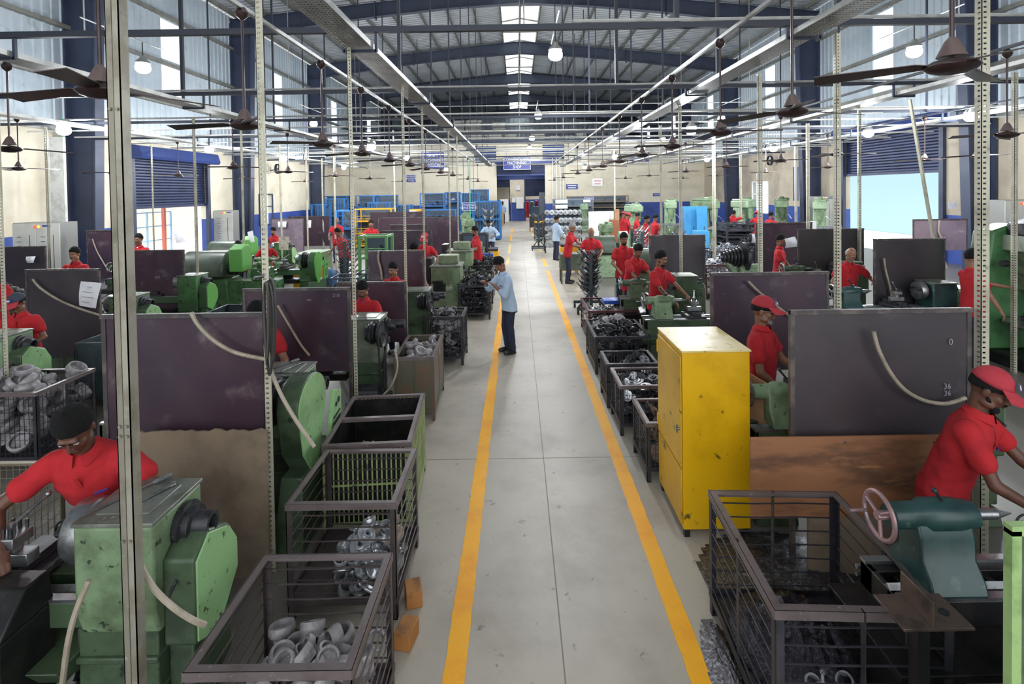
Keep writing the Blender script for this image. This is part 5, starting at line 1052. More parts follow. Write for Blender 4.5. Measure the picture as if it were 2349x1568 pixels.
# ================================================================ people
def caps(b, a, c, r1, r2=None, n=12):
    r2 = r2 or r1; a = Vector(a); c = Vector(c); b.cyl(a, c, r1, r2, n=n, cap=True); b.ell(a, r1, n=n, m=8); b.ell(c, r2, n=n, m=8)
tex = bpy.data.textures.new('cloth_folds', 'CLOUDS'); tex.noise_scale = .11; tex.noise_depth = 1
def remesh(name, b, vox, m, parent, smooth=4, folds=0., label=None):
    me = b.mesh(name, m, 0); o = bpy.data.objects.new(name, me); C.objects.link(o)
    r = o.modifiers.new('r', 'REMESH'); r.mode = 'VOXEL'; r.voxel_size = vox
    s = o.modifiers.new('s', 'SMOOTH'); s.iterations = smooth; s.factor = .5
    if folds:
        d = o.modifiers.new('d', 'DISPLACE'); d.texture = tex; d.strength = folds; d.mid_level = .5; d.texture_coords = 'LOCAL'
    dg = bpy.context.evaluated_depsgraph_get(); dg.update(); nm = bpy.data.meshes.new_from_object(o.evaluated_get(dg)); bpy.data.objects.remove(o)
    nm.materials.clear(); nm.materials.append(m); nm.shade_smooth(); nm.name = name
    q = bpy.data.objects.new(name, nm); C.objects.link(q); q.parent = parent
    if label: q['label'] = label
    return q
def ik(S_, T, l1, l2, pole):
    d = T-S_; L_ = d.length
    if L_ > (l1+l2)*.985: T = S_+d.normalized()*(l1+l2)*.985; d = T-S_; L_ = d.length
    a = (l1*l1-l2*l2+L_*L_)/(2*L_); h = math.sqrt(max(0, l1*l1-a*a)); n = d.normalized(); p = (pole-n*pole.dot(n)).normalized()
    return S_+n*a+p*h, T
def person(lab, px, py, Y, rz=0, lean=10, pitch=20, yaw=0, hl=(.2, -.32, .98), hr=(-.2, -.32, .98), shirt='red', skin=skin1, hair='short', beard=0, glasses=False, det=1, group=None, poleL=None, poleR=None, trou=trous, build=1., under=None, badge=False, world_hands=None, band=False):
    vox = (.0065, .0105, .018)[det]; a = R(lean)
    D = Vector((0, -math.sin(a), math.cos(a))); Fd = Vector((0, -math.cos(a), -math.sin(a))); X = Vector((1, 0, 0))
    pel = Vector((0, .02+.12*math.sin(a), .9)); ch = pel+D*.3; neck = pel+D*.53
    pt = R(pitch); hu = Vector((0, -math.sin(pt*.6), math.cos(pt*.6))); hc = neck+D*.05+hu*.12
    HM = Matrix.Rotation(R(yaw), 4, 'Z') @ Matrix.Rotation(pt, 4, 'X'); HM = Matrix.Translation(hc) @ HM @ Matrix.Scale(1.03, 4)
    # placing: the head centre is known in the photo, the scale follows from its height
    wp = P(px, py, Y); s = max(.86, min(1.1, wp.z/hc.z)); rr = R(rz); off = Vector((hc.x*math.cos(rr)-hc.y*math.sin(rr), hc.x*math.sin(rr)+hc.y*math.cos(rr), 0))*s
    t = thing('person', lab, 'person', (wp.x-off.x, wp.y-off.y, 0), rr, group); t.scale = (s,)*3
    if abs(wp.z/hc.z-s) > .02: print('PERSON scale', px, py, round(wp.z/hc.z, 2))
    if world_hands:
        Mi = (Matrix.Translation(t.location) @ Matrix.Rotation(rr, 4, 'Z') @ Matrix.Scale(s, 4)).inverted(); hl, hr = [tuple(Mi @ q) if q is not None else z for q, z in zip(world_hands, (hl, hr))]
    hl = Vector(hl); hr = Vector(hr); B = MB(); SH = MB(); TR = MB(); SO = MB()
    # ---- head, neck, trunk core
    b2 = MB(); b2.ell((0, .014, .028), (.074, .092, .098)); b2.ell((0, -.018, -.03), (.062, .07, .085)); b2.ell((0, -.038, -.088), (.04, .042, .03)); b2.ell((0, -.07, -.1), (.02, .014, .014))
    caps(b2, (0, -.084, .012), (0, -.104, -.022), .008, .012, 8); b2.ell((-.011, -.095, -.028), .009); b2.ell((.011, -.095, -.028), .009); caps(b2, (-.034, -.078, .034), (.034, -.078, .034), .0105, n=8)
    for q in (-1, 1): b2.ell((q*.038, -.055, -.022), (.022, .022, .026)); b2.ell((q*.077, .012, -.006), (.009, .019, .031)); b2.ell((q*.05, -.02, -.07), (.02, .04, .025))
    b2.ell((0, -.083, -.056), (.024, .011, .01)); B.add(b2.v, b2.f, HM)
    caps(B, neck-D*.06, HM @ Vector((0, .02, -.05)), .056, .052); caps(B, pel+D*.05, ch+D*.05, .08, .08); caps(B, neck-D*.11-X*.1, neck-D*.11+X*.1, .042)
    for q in (-1, 1):
        hip = Vector((q*.09, .02, .86)); kn = Vector((q*.1, .0, .47)); an = Vector((q*.1, .05, .09))
        caps(B, pel+X*q*.06, kn, .065, .045); caps(B, kn, an, .045, .032)
        caps(TR, Vector((q*.07, pel.y, .86)), kn, .09*build, .066); caps(TR, kn, an+Vector((0, 0, .0)), .068, .058)
        SO.ell(an+Vector((0, -.07, -.045)), (.045, .125, .04)); SO.ell(an+Vector((0, .0, -.035)), (.042, .06, .05)); SO.box(q*.1-.04, q*.1+.04, an.y-.17, an.y+.06, .002, .022)
    TR.ell(pel+Vector((0, 0, -.04)), (.148*build, .102*build, .11))
    # ---- arms and hands
    for q, T, pole in ((1, hl, poleL), (-1, hr, poleR)):
        Sx = neck-D*.085+X*q*.175; pole = Vector(pole) if pole else Vector((q*.7, .5, -.5)); E, T = ik(Sx, T, .285, .25, pole)
        caps(B, Sx-X*q*.01, E, .037, .037); caps(B, E, T, .038, .025)
        fd = (T-E).normalized(); pn = Vector((0, 0, -1)); pn = (pn-fd*pn.dot(fd)).normalized() if abs(fd.z) < .93 else Vector((0, -1, 0)); sd = fd.cross(pn)
        pc_ = T+fd*.045; HMt = Matrix((( *sd, 0), (*fd, 0), (*pn, 0), (0, 0, 0, 1))).transposed()
        B.ell(pc_, (.04, .05, .017), M=HMt); 
        for k, (o_, ln) in enumerate(((-.03, .07), (-.01, .08), (.01, .076), (.03, .06))):
            p = pc_+fd*.035+sd*o_; ang = .35+.06*k; r_ = .0088 if det < 2 else .011
            for j, f_ in enumerate((.45, .32, .25)):
                an_ = ang*(j+1); dd = fd*math.cos(an_)+pn*math.sin(an_)+sd*o_*1.2; p2 = p+dd.normalized()*ln*f_; caps(B, p, p2, r_-.0006*j, r_-.0006*(j+1), 7); p = p2
        p = pc_-fd*.02-sd*q*.03*(1 if q > 0 else -1)*q*1.; p2 = p-sd*.028+fd*.028+pn*.012; caps(B, p, p2, .012, .01, 7); caps(B, p2, p2+fd*.026+pn*.014, .01, .0085, 7)
        if band and q < 0: b = MB(); b.cyl(T-fd*.03, T-fd*.008, .03, n=14); obj('wristband', b, mat('orange_band', 'f07a28', .7), t)
        fr = .55 if shirt == 'red' else 1.0
        caps(SH, Sx-X*q*.015+D*-.005, Sx+(E-Sx)*.25, .07*build, .068); caps(SH, Sx+(E-Sx)*.2, Sx+(E-Sx)*fr, .066, .068)
        if shirt == 'blue': caps(SH, E, E+(T-E)*.35, .058, .055)
    # ---- shirt
    rings = [(-.15, .182, .132, .0), (-.04, .176, .13, .0), (.08, .163, .12, .01), (.2, .168, .12, .012), (.33, .182, .124, .01), (.42, .178, .114, .0), (.48, .138, .09, -.005), (.525, .08, .066, -.01), (.545, .066, .06, -.01)]
    vs = []; n = 22
    for tt, rx, ry, sh in rings:
        c_ = pel+(D*tt if tt > 0 else Vector((0, 0, tt))); f2 = Fd if tt > .1 else Vector((0, -1, 0))
        for i in range(n): an_ = 2*PI*i/n; vs.append(c_+X*math.cos(an_)*rx*build+f2*(math.sin(an_)*ry*build+sh))
    K = len(rings); SH.add(vs, [(k*n+i, k*n+(i+1) % n, (k+1)*n+(i+1) % n, (k+1)*n+i) for k in range(K-1) for i in range(n)]+[tuple(range(n-1, -1, -1)), tuple(range((K-1)*n, K*n))])
    cloth = red if shirt == 'red' else skyshirt
    bd = remesh('body', B, vox, skin, t, smooth=2 if det == 0 else 1); sh = remesh('shirt' if shirt == 'blue' else 'polo_shirt', SH, (.011, .014, .02)[det], cloth, t, smooth=6, folds=.022 if det < 2 else 0)
    remesh('trousers', TR, (.014, .018, .024)[det], trou, t, smooth=4, folds=.018 if det < 2 else 0)
    remesh('shoes', SO, .014, blackshoe, t, smooth=2)
    # collar with two points
    b = MB(); vs = []; n2 = 22
    for i in range(n2+1):
        an_ = -PI/2+.28+(2*PI-.56)*i/n2; w1 = 1+.5*max(0, -math.sin(an_))**2
        cdir = X*math.cos(an_)-Fd*math.sin(an_)*1.0
        top = neck+D*.035+cdir*.062; lowr = neck-D*(.005+.018*max(0, -math.sin(an_))**3)+cdir*.082*(1+.1*w1); vs += [top, lowr, lowr-D*.004-cdir*.006, top-cdir*.005]
    b.add(vs, [(4*i+j, 4*i+(j+1) % 4, 4*i+4+(j+1) % 4, 4*i+4+j) for i in range(n2) for j in range(4)]); obj('collar', b, cloth, sh, smooth=50)
    if det < 2 or badge:
        b = MB(); c_ = pel+D*.35+X*.085+Fd*.132*build; Mz = Matrix(((*X, 0), (*(-Fd), 0), (*D, 0), (0, 0, 0, 1))).transposed(); b.cb((0, 0, 0), (.06, .006, .014), Matrix.Translation(c_) @ Mz @ Matrix.Rotation(R(20), 4, 'Z')); obj('chest_embroidery', b, logom if shirt == 'red' else mat('red_embroidery', 'b03a48', .8), sh)
        b = MB(); c_ = pel+D*.41+Fd*.124*build; b.cb((0, 0, 0), (.022, .006, .14), Matrix.Translation(c_) @ Mz); obj('placket', b, cloth, sh)
    if under:
        b = MB(); b.ell(neck+Fd*.045-D*.03, (.035, .03, .03)); obj('undershirt', b, under, t)
    if shirt == 'blue':
        b = MB(); b.lathe([(.168, -.02), (.172, -.02), (.172, .02), (.168, .02)], Matrix.Translation(pel+Vector((0, 0, -.15))) @ Matrix.Diagonal((1, .75, 1, 1)), n=24, closed=True); obj('belt', b, blackshoe, t)
    # ---- face
    for q in (-1, 1):
        b = MB(); b.ell((q*.03, -.0772, .0105), (.0135, .0105, .0052 if pitch < 20 else .0028), n=10, m=7); e = MB(); e.add(b.v, b.f, HM); eo = obj('eye', e, eyew, bd)
        b = MB(); b.ell((q*.03, -.0868, .0105), (.0055, .0025, .0048 if pitch < 20 else .0026), n=8, m=6); e = MB(); e.add(b.v, b.f, HM); obj('iris', e, eyed, bd)
        b = MB(); caps(b, (q*.012, -.09, .03), (q*.045, -.079, .033), .005, .003, 6); e = MB(); e.add(b.v, b.f, HM); obj('eyebrow', e, hairm, t)
    b = MB(); b.ell((0, -.09, -.056), (.023, .0085, .0075), n=10, m=6); e = MB(); e.add(b.v, b.f, HM); obj('lips', e, lipm, bd)
    hm = hairg if hair in ('grey', 'bald') or beard == 3 else hairm; rn = random.Random(int(px*7+py))
    def shell(rad, thr_f, thr_b, nz, c0=(0, .014, .028), nn=40, mm=26, inner=.72, puff=0., grow=0.):
        vs = []; fs = []
        for j in range(mm+1):
            for i in range(nn):
                la = PI*j/mm; lo = 2*PI*i/nn; d = Vector((math.sin(la)*math.cos(lo), math.sin(la)*math.sin(lo), math.cos(la))); th = thr_f+(thr_b-thr_f)*(d.y+1)/2-(.22*max(0, abs(d.x)-.75)*4 if grow else 0)
                k = 1+rn.uniform(-nz, nz) if d.z > th else inner+(1-inner)*max(0, 1-(th-d.z)*9)
                if grow and d.z > th: k += grow*min(1, (d.z-th)*1.6)
                if puff and d.z > th: k += puff*(max(0, d.z-th*.6)**1.3)*(1 if d.y < .3 else .6)+.05*noise.noise(d*5+Vector((px, py, 0)))
                vs.append((c0[0]+d.x*rad[0]*k, c0[1]+d.y*rad[1]*k, c0[2]+d.z*rad[2]*k))
        for j in range(mm):
            for i in range(nn): fs.append((j*nn+i, j*nn+(i+1) % nn, (j+1)*nn+(i+1) % nn, (j+1)*nn+i))
        e = MB(); e.add(vs, fs, HM); return e
    if hair in ('short', 'grey'): obj('hair', shell((.079, .097, .1), .42, -.62, .02, puff=.16, grow=.05), hm, t, smooth=70)
    elif hair == 'bald': obj('hair_fringe', shell((.0795, .098, .07), .2, -.6, .015, c0=(0, .022, .0)), hm, t, smooth=70)
    else:
        obj('hair', shell((.08, .098, .09), .1, -.45, .015, c0=(0, .016, .02)), hairm, t, smooth=70)
        cm = redcap if hair == 'cap' else mat('faded_navy_cap', '3c4352', .85); bm_ = redcap
        co = obj('cap', shell((.088, .106, .108), .2, .12, .0, c0=(0, .012, .034), inner=.76), cm, t, smooth=70)
        vs = []; nn = 14
        for i in range(nn+1):
            an_ = R(-62+124*i/nn); x0, y0 = math.sin(an_)*.084, -math.cos(an_)*.1; e_ = math.cos(an_)**.6*.085
            for z_ in (.0, -.005): vs += [(x0, y0+.012, .056+z_), (x0*1.05, y0-e_, .044+z_-.025*abs(math.sin(an_))-.012)]
        e = MB(); e.add([HM @ Vector(v) for v in vs], [(4*i, 4*i+1, 4*i+5, 4*i+4) for i in range(nn)]+[(4*i+2, 4*i+6, 4*i+7, 4*i+3) for i in range(nn)]+[(4*i+1, 4*i+3, 4*i+7, 4*i+5) for i in range(nn)]); obj('cap_peak', e, bm_, co, smooth=70)
        e = MB(); e.cb((0, 0, 0), (.062, .005, .034), HM @ Matrix.Translation((0, -.094, .095)) @ Matrix.Rotation(R(-38), 4, 'X')); obj('cap_badge', e, mat('violet_badge', '5c4d9a', .7) if not badge else whiteb, co)
        if det == 0:
            e = MB()
            for k in (-.02, -.004, .014): e.cb((0, 0, 0), (.008, .005, .02), HM @ Matrix.Translation((k, -.0975, .096)) @ Matrix.Rotation(R(-38), 4, 'X'))
            e.cb((0, 0, 0), (.03, .0055, .006), HM @ Matrix.Translation((0, -.0985, .09)) @ Matrix.Rotation(R(-38), 4, 'X')); obj('badge_letters', e, whiteb, co)
    if beard:
        bm2 = hairg if beard == 3 else hairm; e = MB(); b = MB(); caps(b, (-.026, -.088, -.047), (0, -.1, -.041), .0055, .007, 6); caps(b, (.026, -.088, -.047), (0, -.1, -.041), .0055, .007, 6)
        if beard >= 2:
            b.ell((0, -.06, -.096), (.034, .034, .026)); 
            for q in (-1, 1): caps(b, (q*.062, -.01, -.04), (q*.03, -.062, -.088), .012, .018, 8)
        e.add(b.v, b.f, HM); remesh('beard' if beard > 1 else 'moustache', e, .006, bm2, t, 1)
    if glasses:
        b = MB()
        for q in (-1, 1):
            b.tube([(q*.032+.024*math.cos(2*PI*i/14), -.098, .01+.017*math.sin(2*PI*i/14)) for i in range(15)], .0018, 5, cap=False); b.tube([(q*.056, -.096, .014), (q*.082, -.03, .016), (q*.083, .02, .01)], .0018, 5)
        b.tube([(-.009, -.098, .012), (.009, -.098, .012)], .0018, 5); e = MB(); e.add(b.v, b.f, HM); obj('glasses', e, steel, t)
    return t
person('red-shirted operator with thick black hair bending over the nearest green lathe, left foreground', 170, 985, 2.62, 12, 32, 46, 8, hl=(.26, -.42, .98), hr=(-.26, -.42, .98), skin=skin2, det=0, poleL=(1, .5, .1), poleR=(-1, .5, .1), build=1.06)
person('red-shirted operator stooping behind the large maroon screen, mostly hidden, left foreground', 588, 722, 4.85, 35, 30, 35, 0, hl=(.12, -.48, .98), hr=(-.2, -.4, .98), skin=skin1, det=0)
person('red-shirted operator with blue undershirt looking down at the pulley lathe', 832, 668, 6.75, 5, 14, 38, 0, hl=(.2, -.36, .95), hr=(-.2, -.34, .95), beard=1, under=mat('blue_undershirt', '2f5fa8', .8))
person('young moustached red-shirted operator above the third maroon screen, left of the aisle', 902, 627, 8.35, -10, 8, 22, -5, skin=skin3, beard=1)
person('red-shirted operator stooping with only hair and shoulder past the shiny maroon screen', 948, 573, 9.75, 55, 28, 30, 0, hl=(.1, -.45, .9), hr=(-.2, -.4, .9))
person('operator in a red cap with a white badge, arms forward, left of the aisle', 974, 547, 11.9, 30, 18, 20, -40, hair='cap', badge=True, hl=(.18, -.48, 1.1), hr=(-.1, -.5, 1.1))
person('bearded red-shirted operator in profile beside the dark hanging rack', 1089, 530, 14.3, -70, 8, 18, 0, beard=2, skin=skin1)
person('person in a pale blue shirt bending over the yellow bench beside the blue cage', 1120, 511, 19.0, -10, 34, 45, 0, shirt='blue', skin=skin2, det=1)
wh = (P(1134, 655, 8.2), P(1112, 648, 8.25))
person('man in a pale blue shirt and dark trousers standing on the left yellow line, writing', 1146, 606, 8.3, -62, 13, 42, 0, shirt='blue', skin=skin1, det=0, world_hands=wh, poleL=(.6, .5, -.6), poleR=(-.6, .5, -.6))
person('man in a pale blue shirt seen from behind, right of the aisle, by aluminium castings', 1277, 503, 19.4, 118, 3, 12, 0, shirt='blue', skin=skin1, hl=(.2, -.3, 1.05), hr=(-.2, -.25, 1.05))
person('man in a pale blue shirt standing behind a small desk at the far opening', 1153, 466, 41.6, 8, 2, 8, 0, shirt='blue', skin=skin2, det=2)
person('red-shirted operator in profile leaning over the yellow-fronted bench', 1313, 522, 14.5, 75, 12, 24, 0, hair='grey', hl=(.15, -.45, 1.05), hr=(-.15, -.4, 1.05))
person('balding red-shirted operator with grey beard behind the fixture rack, right of the aisle', 1356, 533, 13.2, -8, 8, 22, 0, hair='bald', beard=3)
person('bearded red-shirted operator facing the camera, left of three at the dark lathes', 1431, 548, 10.9, 5, 4, 18, 0, beard=2)
person('middle one of three red-shirted operators near the aisle, stooping over his work', 1463, 575, 9.5, 28, 20, 36, 0, hl=(.15, -.5, .98), hr=(-.15, -.5, .98), beard=1)
person('bearded red-shirted operator with an orange wristband at the long green lathe', 1516, 594, 8.15, 38, 9, 14, 12, hl=(.18, -.5, .96), hr=(-.12, -.46, .9), beard=2, band=True)
for i, (px, py, Y, rz, hr_) in enumerate(((1431, 492, 22.0, 95, 'cap'), (1441, 495, 20.6, 85, 'cap'), (1463, 496, 20.2, 80, 'short'), (1484, 503, 17.3, 75, 'short'), (1504, 500, 18.6, 105, 'short'))):
    person('red-shirted operator in the group of five right of the white boards, %s from the left' % ORD[i], px, py, Y, rz, 7, 18, hair=hr_, det=2, beard=2 if i == 3 else 0)
person('red-shirted operator reaching up to a milling machine on the right', 1684, 489, 22.8, 125, 5, 0, det=2, hl=(.25, -.4, 1.6), hr=(-.2, -.4, 1.5), poleL=(1, 0, -1))
person('red-capped operator seen from behind beside the slotted post on the right', 1736, 490, 21.0, 170, 4, 5, hair='cap', det=2)
person('red-shirted operator stretching his arm toward a pale green machine on the right', 1769, 494, 20.0, 110, 22, 10, det=2, hl=(.25, -.5, 1.45), hr=(-.2, -.5, 1.3))
person('red-shirted operator with curly hair looking at a hanging sheet, right side', 1791, 551, 10.9, 62, 3, 14, 0, hl=(.2, -.28, .86), hr=(-.22, -.2, .82))
person('bald red-shirted operator with white beard bowed over his lathe, right side', 1952, 584, 8.65, -8, 15, 42, 0, hair='bald', beard=3, skin=skin3, hl=(.3, -.34, 1.1), hr=(-.28, -.3, .9))
person('red-shirted operator standing in profile at the radial drill, right edge', 2232, 592, 7.45, 88, 1, 8, 0, skin=skin3, world_hands=(P(2342, 668, 7.3), P(2295, 712, 7.0)), beard=2)
person('red-shirted operator at the far right edge behind the radial drill', 2308, 524, 12.2, 70, 12, 25, 0)
person('operator in a stained red cap and glasses standing behind the yellow cabinet', 1752, 712, 4.66, 48, 3, 10, 12, hair='cap', glasses=True, beard=3, skin=skin1, det=0, hl=(.2, -.3, .98), hr=(-.22, -.25, .92), build=1.06)
person('operator in clean red cap with violet badge leaning over the teal lathe, right foreground', 2272, 893, 2.93, 40, 20, 26, 5, hair='cap', skin=skin2, det=0, hl=(.1, -.5, 1.0), hr=(-.12, -.42, .95), build=1.06, beard=2)
person('red-shirted operator in a grey cap with red peak at the left edge', 40, 697, 6.2, 12, 14, 26, -12, hair='greycap', beard=1, skin=skin1, det=0)
person('red-shirted operator cut off by the left picture edge, only a shoulder showing', -22, 628, 8.0, 20, 10, 20, 0, det=1)
person('red-shirted operator with round face beside the wide grey control cabinet', 171, 583, 9.75, 5, 4, 10, 0, skin=skin3, beard=1)
person('red-shirted operator with a white undershirt before the left doorway', 318, 549, 12.5, 5, 2, 6, 0, under=whitep)
person('red-shirted operator hunched behind the hanging drawing sheets', 546, 563, 12.9, 15, 26, 35, 0)
person('red-shirted operator with a bright glare beside his face, left middle', 627, 530, 16.6, -25, 8, 18, 0, beard=2, skin=skin3)
person('red-shirted operator seen under the clipboard beside the slotted post, left middle', 612, 565, 13.8, 30, 30, 30, 0)
person('balding red-shirted operator before the left blue cages', 772, 506, 19.6, 5, 2, 5, 0, hair='bald', det=2)
person('red-shirted operator with black cap-like hair before the yellow frame', 851, 513, 17.6, 25, 4, 14, -10, det=1, hl=(.2, -.3, 1.05), hr=(-.2, -.3, 1.05), skin=skin3)
person('red-shirted operator bent low beside the rack of slanting rods, left middle', 775, 533, 15.0, -30, 24, 30, 0, det=2)
# ================================================================ cabinets, racks, signs and small things
def control_cab(lab, x, y, w_, h, d=.5, doors=2, rz=0):
    t = thing('control_cabinet', lab, 'cabinet', (x, y, 0), rz)
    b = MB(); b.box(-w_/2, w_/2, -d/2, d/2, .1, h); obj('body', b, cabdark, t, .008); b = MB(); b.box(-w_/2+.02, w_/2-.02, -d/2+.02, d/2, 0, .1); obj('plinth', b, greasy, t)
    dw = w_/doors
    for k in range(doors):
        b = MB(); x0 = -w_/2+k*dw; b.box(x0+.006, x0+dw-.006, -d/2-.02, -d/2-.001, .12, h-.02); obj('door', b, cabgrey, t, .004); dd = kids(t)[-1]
        b = MB()
        for i in range(9): b.box(x0+dw*.2, x0+dw*.38, -d/2-.024, -d/2-.02, h-.35-i*.11, h-.34-i*.11)
        b.box(x0+dw*.72, x0+dw*.74, -d/2-.024, -d/2-.02, h-1.3, h-.3); obj('slots', b, blackm, dd)
    for k, m_ in enumerate((redl, ambl)):
        b = MB(); b.cyl((-.02+k*.09, -d/2-.035, h-.1), (-.02+k*.09, -d/2-.02, h-.1), .03, n=10); obj('indicator_lamp', b, m_, t)
    b = MB(); b.box(.16, .36, -d/2-.024, -d/2-.02, h-.1, h-.06); obj('label_strip', b, signblue, t)
control_cab('wide grey control cabinet with red and amber lamps by the left wall', P(98, 560, 12.8).x, 12.9, 1.15, 2.0)
control_cab('grey control cabinet right of the left roller door', P(512, 520, 23).x+.1, 23.1, .85, 1.92, doors=1)
control_cab('grey control cabinet left of the bright right doorway', P(1895, 480, 22.9).x, 23.3, .9, 2.15, doors=1)
control_cab('grey control cabinet at the far right picture edge', P(2330, 490, 14.2).x, 14.3, .9, 2.15, doors=1)
t = thing('vertical_cable_cover', 'white perforated vertical cable cover rising above the wide grey control cabinet', 'cable cover', (P(131, 420, 13).x, 13.0, 2.0)); b = MB(); b.box(-.17, .17, 0, .003, 0, 2.1); o = obj('cover', b, perf, t, smooth=0); b = MB(); b.box(-.19, -.17, -.01, .06, 0, 2.1); b.box(.17, .19, -.01, .06, 0, 2.1); obj('edge_rails', b, trays, t)
# lettered signs
def sign(lab, px0, px1, py0, py1, Y, body, size, rods=True, m=signblue, tm=signwhite, top=4.3, wide=1., bold=.0):
    a = P(px0, py0, Y); c = P(px1, py1, Y); w_ = c.x-a.x; h = a.z-c.z
    t = thing('hanging_sign' if rods else 'wall_sign', lab, 'sign', ((a.x+c.x)/2, Y, (a.z+c.z)/2)); b = MB(); b.box(-w_/2, w_/2, -.01, .01, -h/2, h/2); obj('board', b, m, t, .004)
    b = MB()
    for s in (-1, 1): b.box(-w_/2, w_/2, -.014, -.009, s*h/2-.012, s*h/2+.012); b.box(s*w_/2-.012, s*w_/2+.012, -.014, -.009, -h/2, h/2)
    obj('border', b, tm if m is signblue else m, t); 
    if isinstance(body, int):
        b = MB()
        for k in range(body): z = h*(.5-(k+.5)/body*.8-.1); b.box(-w_*(.36-.04*k), w_*(.36-.04*k), -.014, -.011, z-h*.09, z+h*.09)
        obj('lettering', b, tm, t)
    else: text(body, size, tm, t, (0, -.013, 0), wide=wide, bold=bold)
    if rods:
        for s in (-1, 1): b = MB(); b.cyl((s*w_*.4, 0, h/2), (s*w_*.4, 0, max(h/2+.3, top-t.location.z)), .012, n=6); obj('rod', b, darkpipe, t)
sign('blue hanging sign reading CONVENTIONAL MACHINING SHOP above the aisle end', 1155, 1217, 360, 388, 38.6, 'CONVENTIONAL\nMACHINING\nSHOP', .31, top=5.6, wide=.8, bold=.001)
sign('blue hanging sign reading SHAFT MACHINING DIVISION on the left', 965, 1020, 349, 387, 38.2, 'SHAFT\nMACHINING\nDIVISION', .36, top=5.6, wide=.76, bold=.002)
sign('blue hanging sign partly hidden by lamp glare on the right, ending in DIVISION', 1444, 1489, 351, 371, 38.2, 'H\nAND TA\nDIVISION', .22, top=5.6, wide=.95, bold=.004)
sign('small blue hanging sign reading TOOLING DEPARTMENT by the blue cages', 1061, 1090, 465, 482, 25.97, 'TOOLING\nDEPARTMENT', .15, top=4.28, wide=.85)
sign('blue wall sign reading MACHINED HOUSINGS STORE on the cream back wall', 932, 954, 401, 418, 39.66, 'MACHINED\nHOUSINGS\nSTORE', .17, rods=False, wide=.85)
sign('small two-line blue sign on the back wall right of the opening', 1298, 1326, 422, 434, 39.66, 2, .13, rods=False, wide=.8)
sign('small blue plate high on the brown shelf rack', 1341, 1361, 452, 458, 36.4, 1, .09, rods=False, wide=.8)
sign('tiny blue plate on the back wall at right, above the milling machines', 1497, 1514, 443, 450, 39.66, 1, .09, rods=False, wide=.75)
sign('white poster with faint red and grey writing on the back wall', 1359, 1382, 410, 426, 39.66, 2, .14, rods=False, m=whiteb, tm=mat('faint_red_print', 'd8a0a4', .7))
t = thing('sign_rail', 'thin dark rail at the far end carrying the three big blue signs', 'rail', (0, 0, 0)); b = MB(); b.bar((-8.5, 38.45, 5.62), (11, 38.45, 5.62), .04); obj('rail', b, darkpipe, t)
for x in (-8, -3, 4, 10.5): b = MB(); b.bar((x, 38.45, 5.62), (x, YP, 5.62), .04); obj('arm', b, darkpipe, t)
# sheets of paper and boards
def sheet_of(lab, px0, px1, py0, py1, Y, m=whitep, tilt=0., rows=4, name='paper_sheet', cat='paper', curl=.03, dark='8b8c96'):
    a = P(px0, py0, Y); c = P(px1, py1, Y); w_ = c.x-a.x; h = a.z-c.z; n = 6; vs = []
    t = thing(name, lab, cat, ((a.x+c.x)/2, Y, (a.z+c.z)/2)); t.rotation_euler = (0, R(tilt), 0)
    for j in range(n+1):
        for i in range(n+1): u, v = i/n, j/n; vs.append((-w_/2+w_*u, -curl*math.sin(v*2.5+u*1.5), -h/2+h*v))
    K = (n+1)**2; vs += [(x, y+.0015, z) for x, y, z in vs]; f = [(j*(n+1)+i, j*(n+1)+i+1, (j+1)*(n+1)+i+1, (j+1)*(n+1)+i) for j in range(n) for i in range(n)]
    b = MB(); b.add(vs, f+[tuple(q+K for q in reversed(k)) for k in f]); obj('sheet', b, m, t, smooth=60)
    if rows:
        b = MB()
        for k in range(rows): z = h*.3-h*.6*k/max(1, rows-1); v = (z+h/2)/h; b.box(-w_*.3, w_*(.1+.2*((k*37) % 3)/2), -curl*math.sin(v*2.5+.8)-.006, -curl*math.sin(v*2.5+.8)-.004, z-.004, z+.004)
        obj('print_lines', b, mat('print_grey', dark, .8), t)
    return t
sheet_of('bundle of white job sheets clipped to the black oily screen at left', 184, 228, 647, 703, 7.2, tilt=8)
sheet_of('small white sheet on the blackish screen at the left edge', 62, 80, 588, 602, 10.6, rows=2)
sheet_of('long white drawing sheet hanging on the slotted post, left middle', 553, 577, 566, 606, 11.9, tilt=4)
sheet_of('violet-backed sheet hanging behind the white drawing, left middle', 547, 556, 566, 604, 11.93, rows=0, m=mat('violet_sheet', '4a4a7c', .7))
sheet_of('grimy clipboard of papers on the slotted post, left middle', 640, 663, 543, 573, 15.4, m=mat('grimy_paper', 'b5ada0', .8, c2='948c80', ns=8), rows=2)
sheet_of('white sheet pinned on the pale maroon screen, left middle', 638, 657, 508, 521, 19.9, rows=2)
sheet_of('white sheet hanging beside the bright left doorway', 400, 424, 522, 556, 13.5, tilt=-12, rows=0)
sheet_of('white sheet leaning beside the grey control cabinet, left middle', 571, 583, 530, 555, 14, tilt=-14, rows=0)
sheet_of('white cloth-like sheet hanging on a far screen, left', 704, 714, 505, 522, 20, rows=0)
sheet_of('white sheet held up in front of the curly-haired operator', 1799, 1828, 545, 566, 10.6, tilt=-8, rows=0, curl=.06)
sheet_of('narrow white sheet on the left edge of the maroon-grey screen', 1724, 1732, 536, 556, 12.6, rows=0)
sheet_of('yellow poster with dark print on the far thin post', 903, 919, 497, 519, 23.8, m=mat('yellow_poster', 'd8c23a', .6), tilt=-6, rows=3, dark='5a2a50')
sheet_of('small white notice on the sooty right wall', 1735, 1743, 398, 412, 28, rows=1, curl=0)
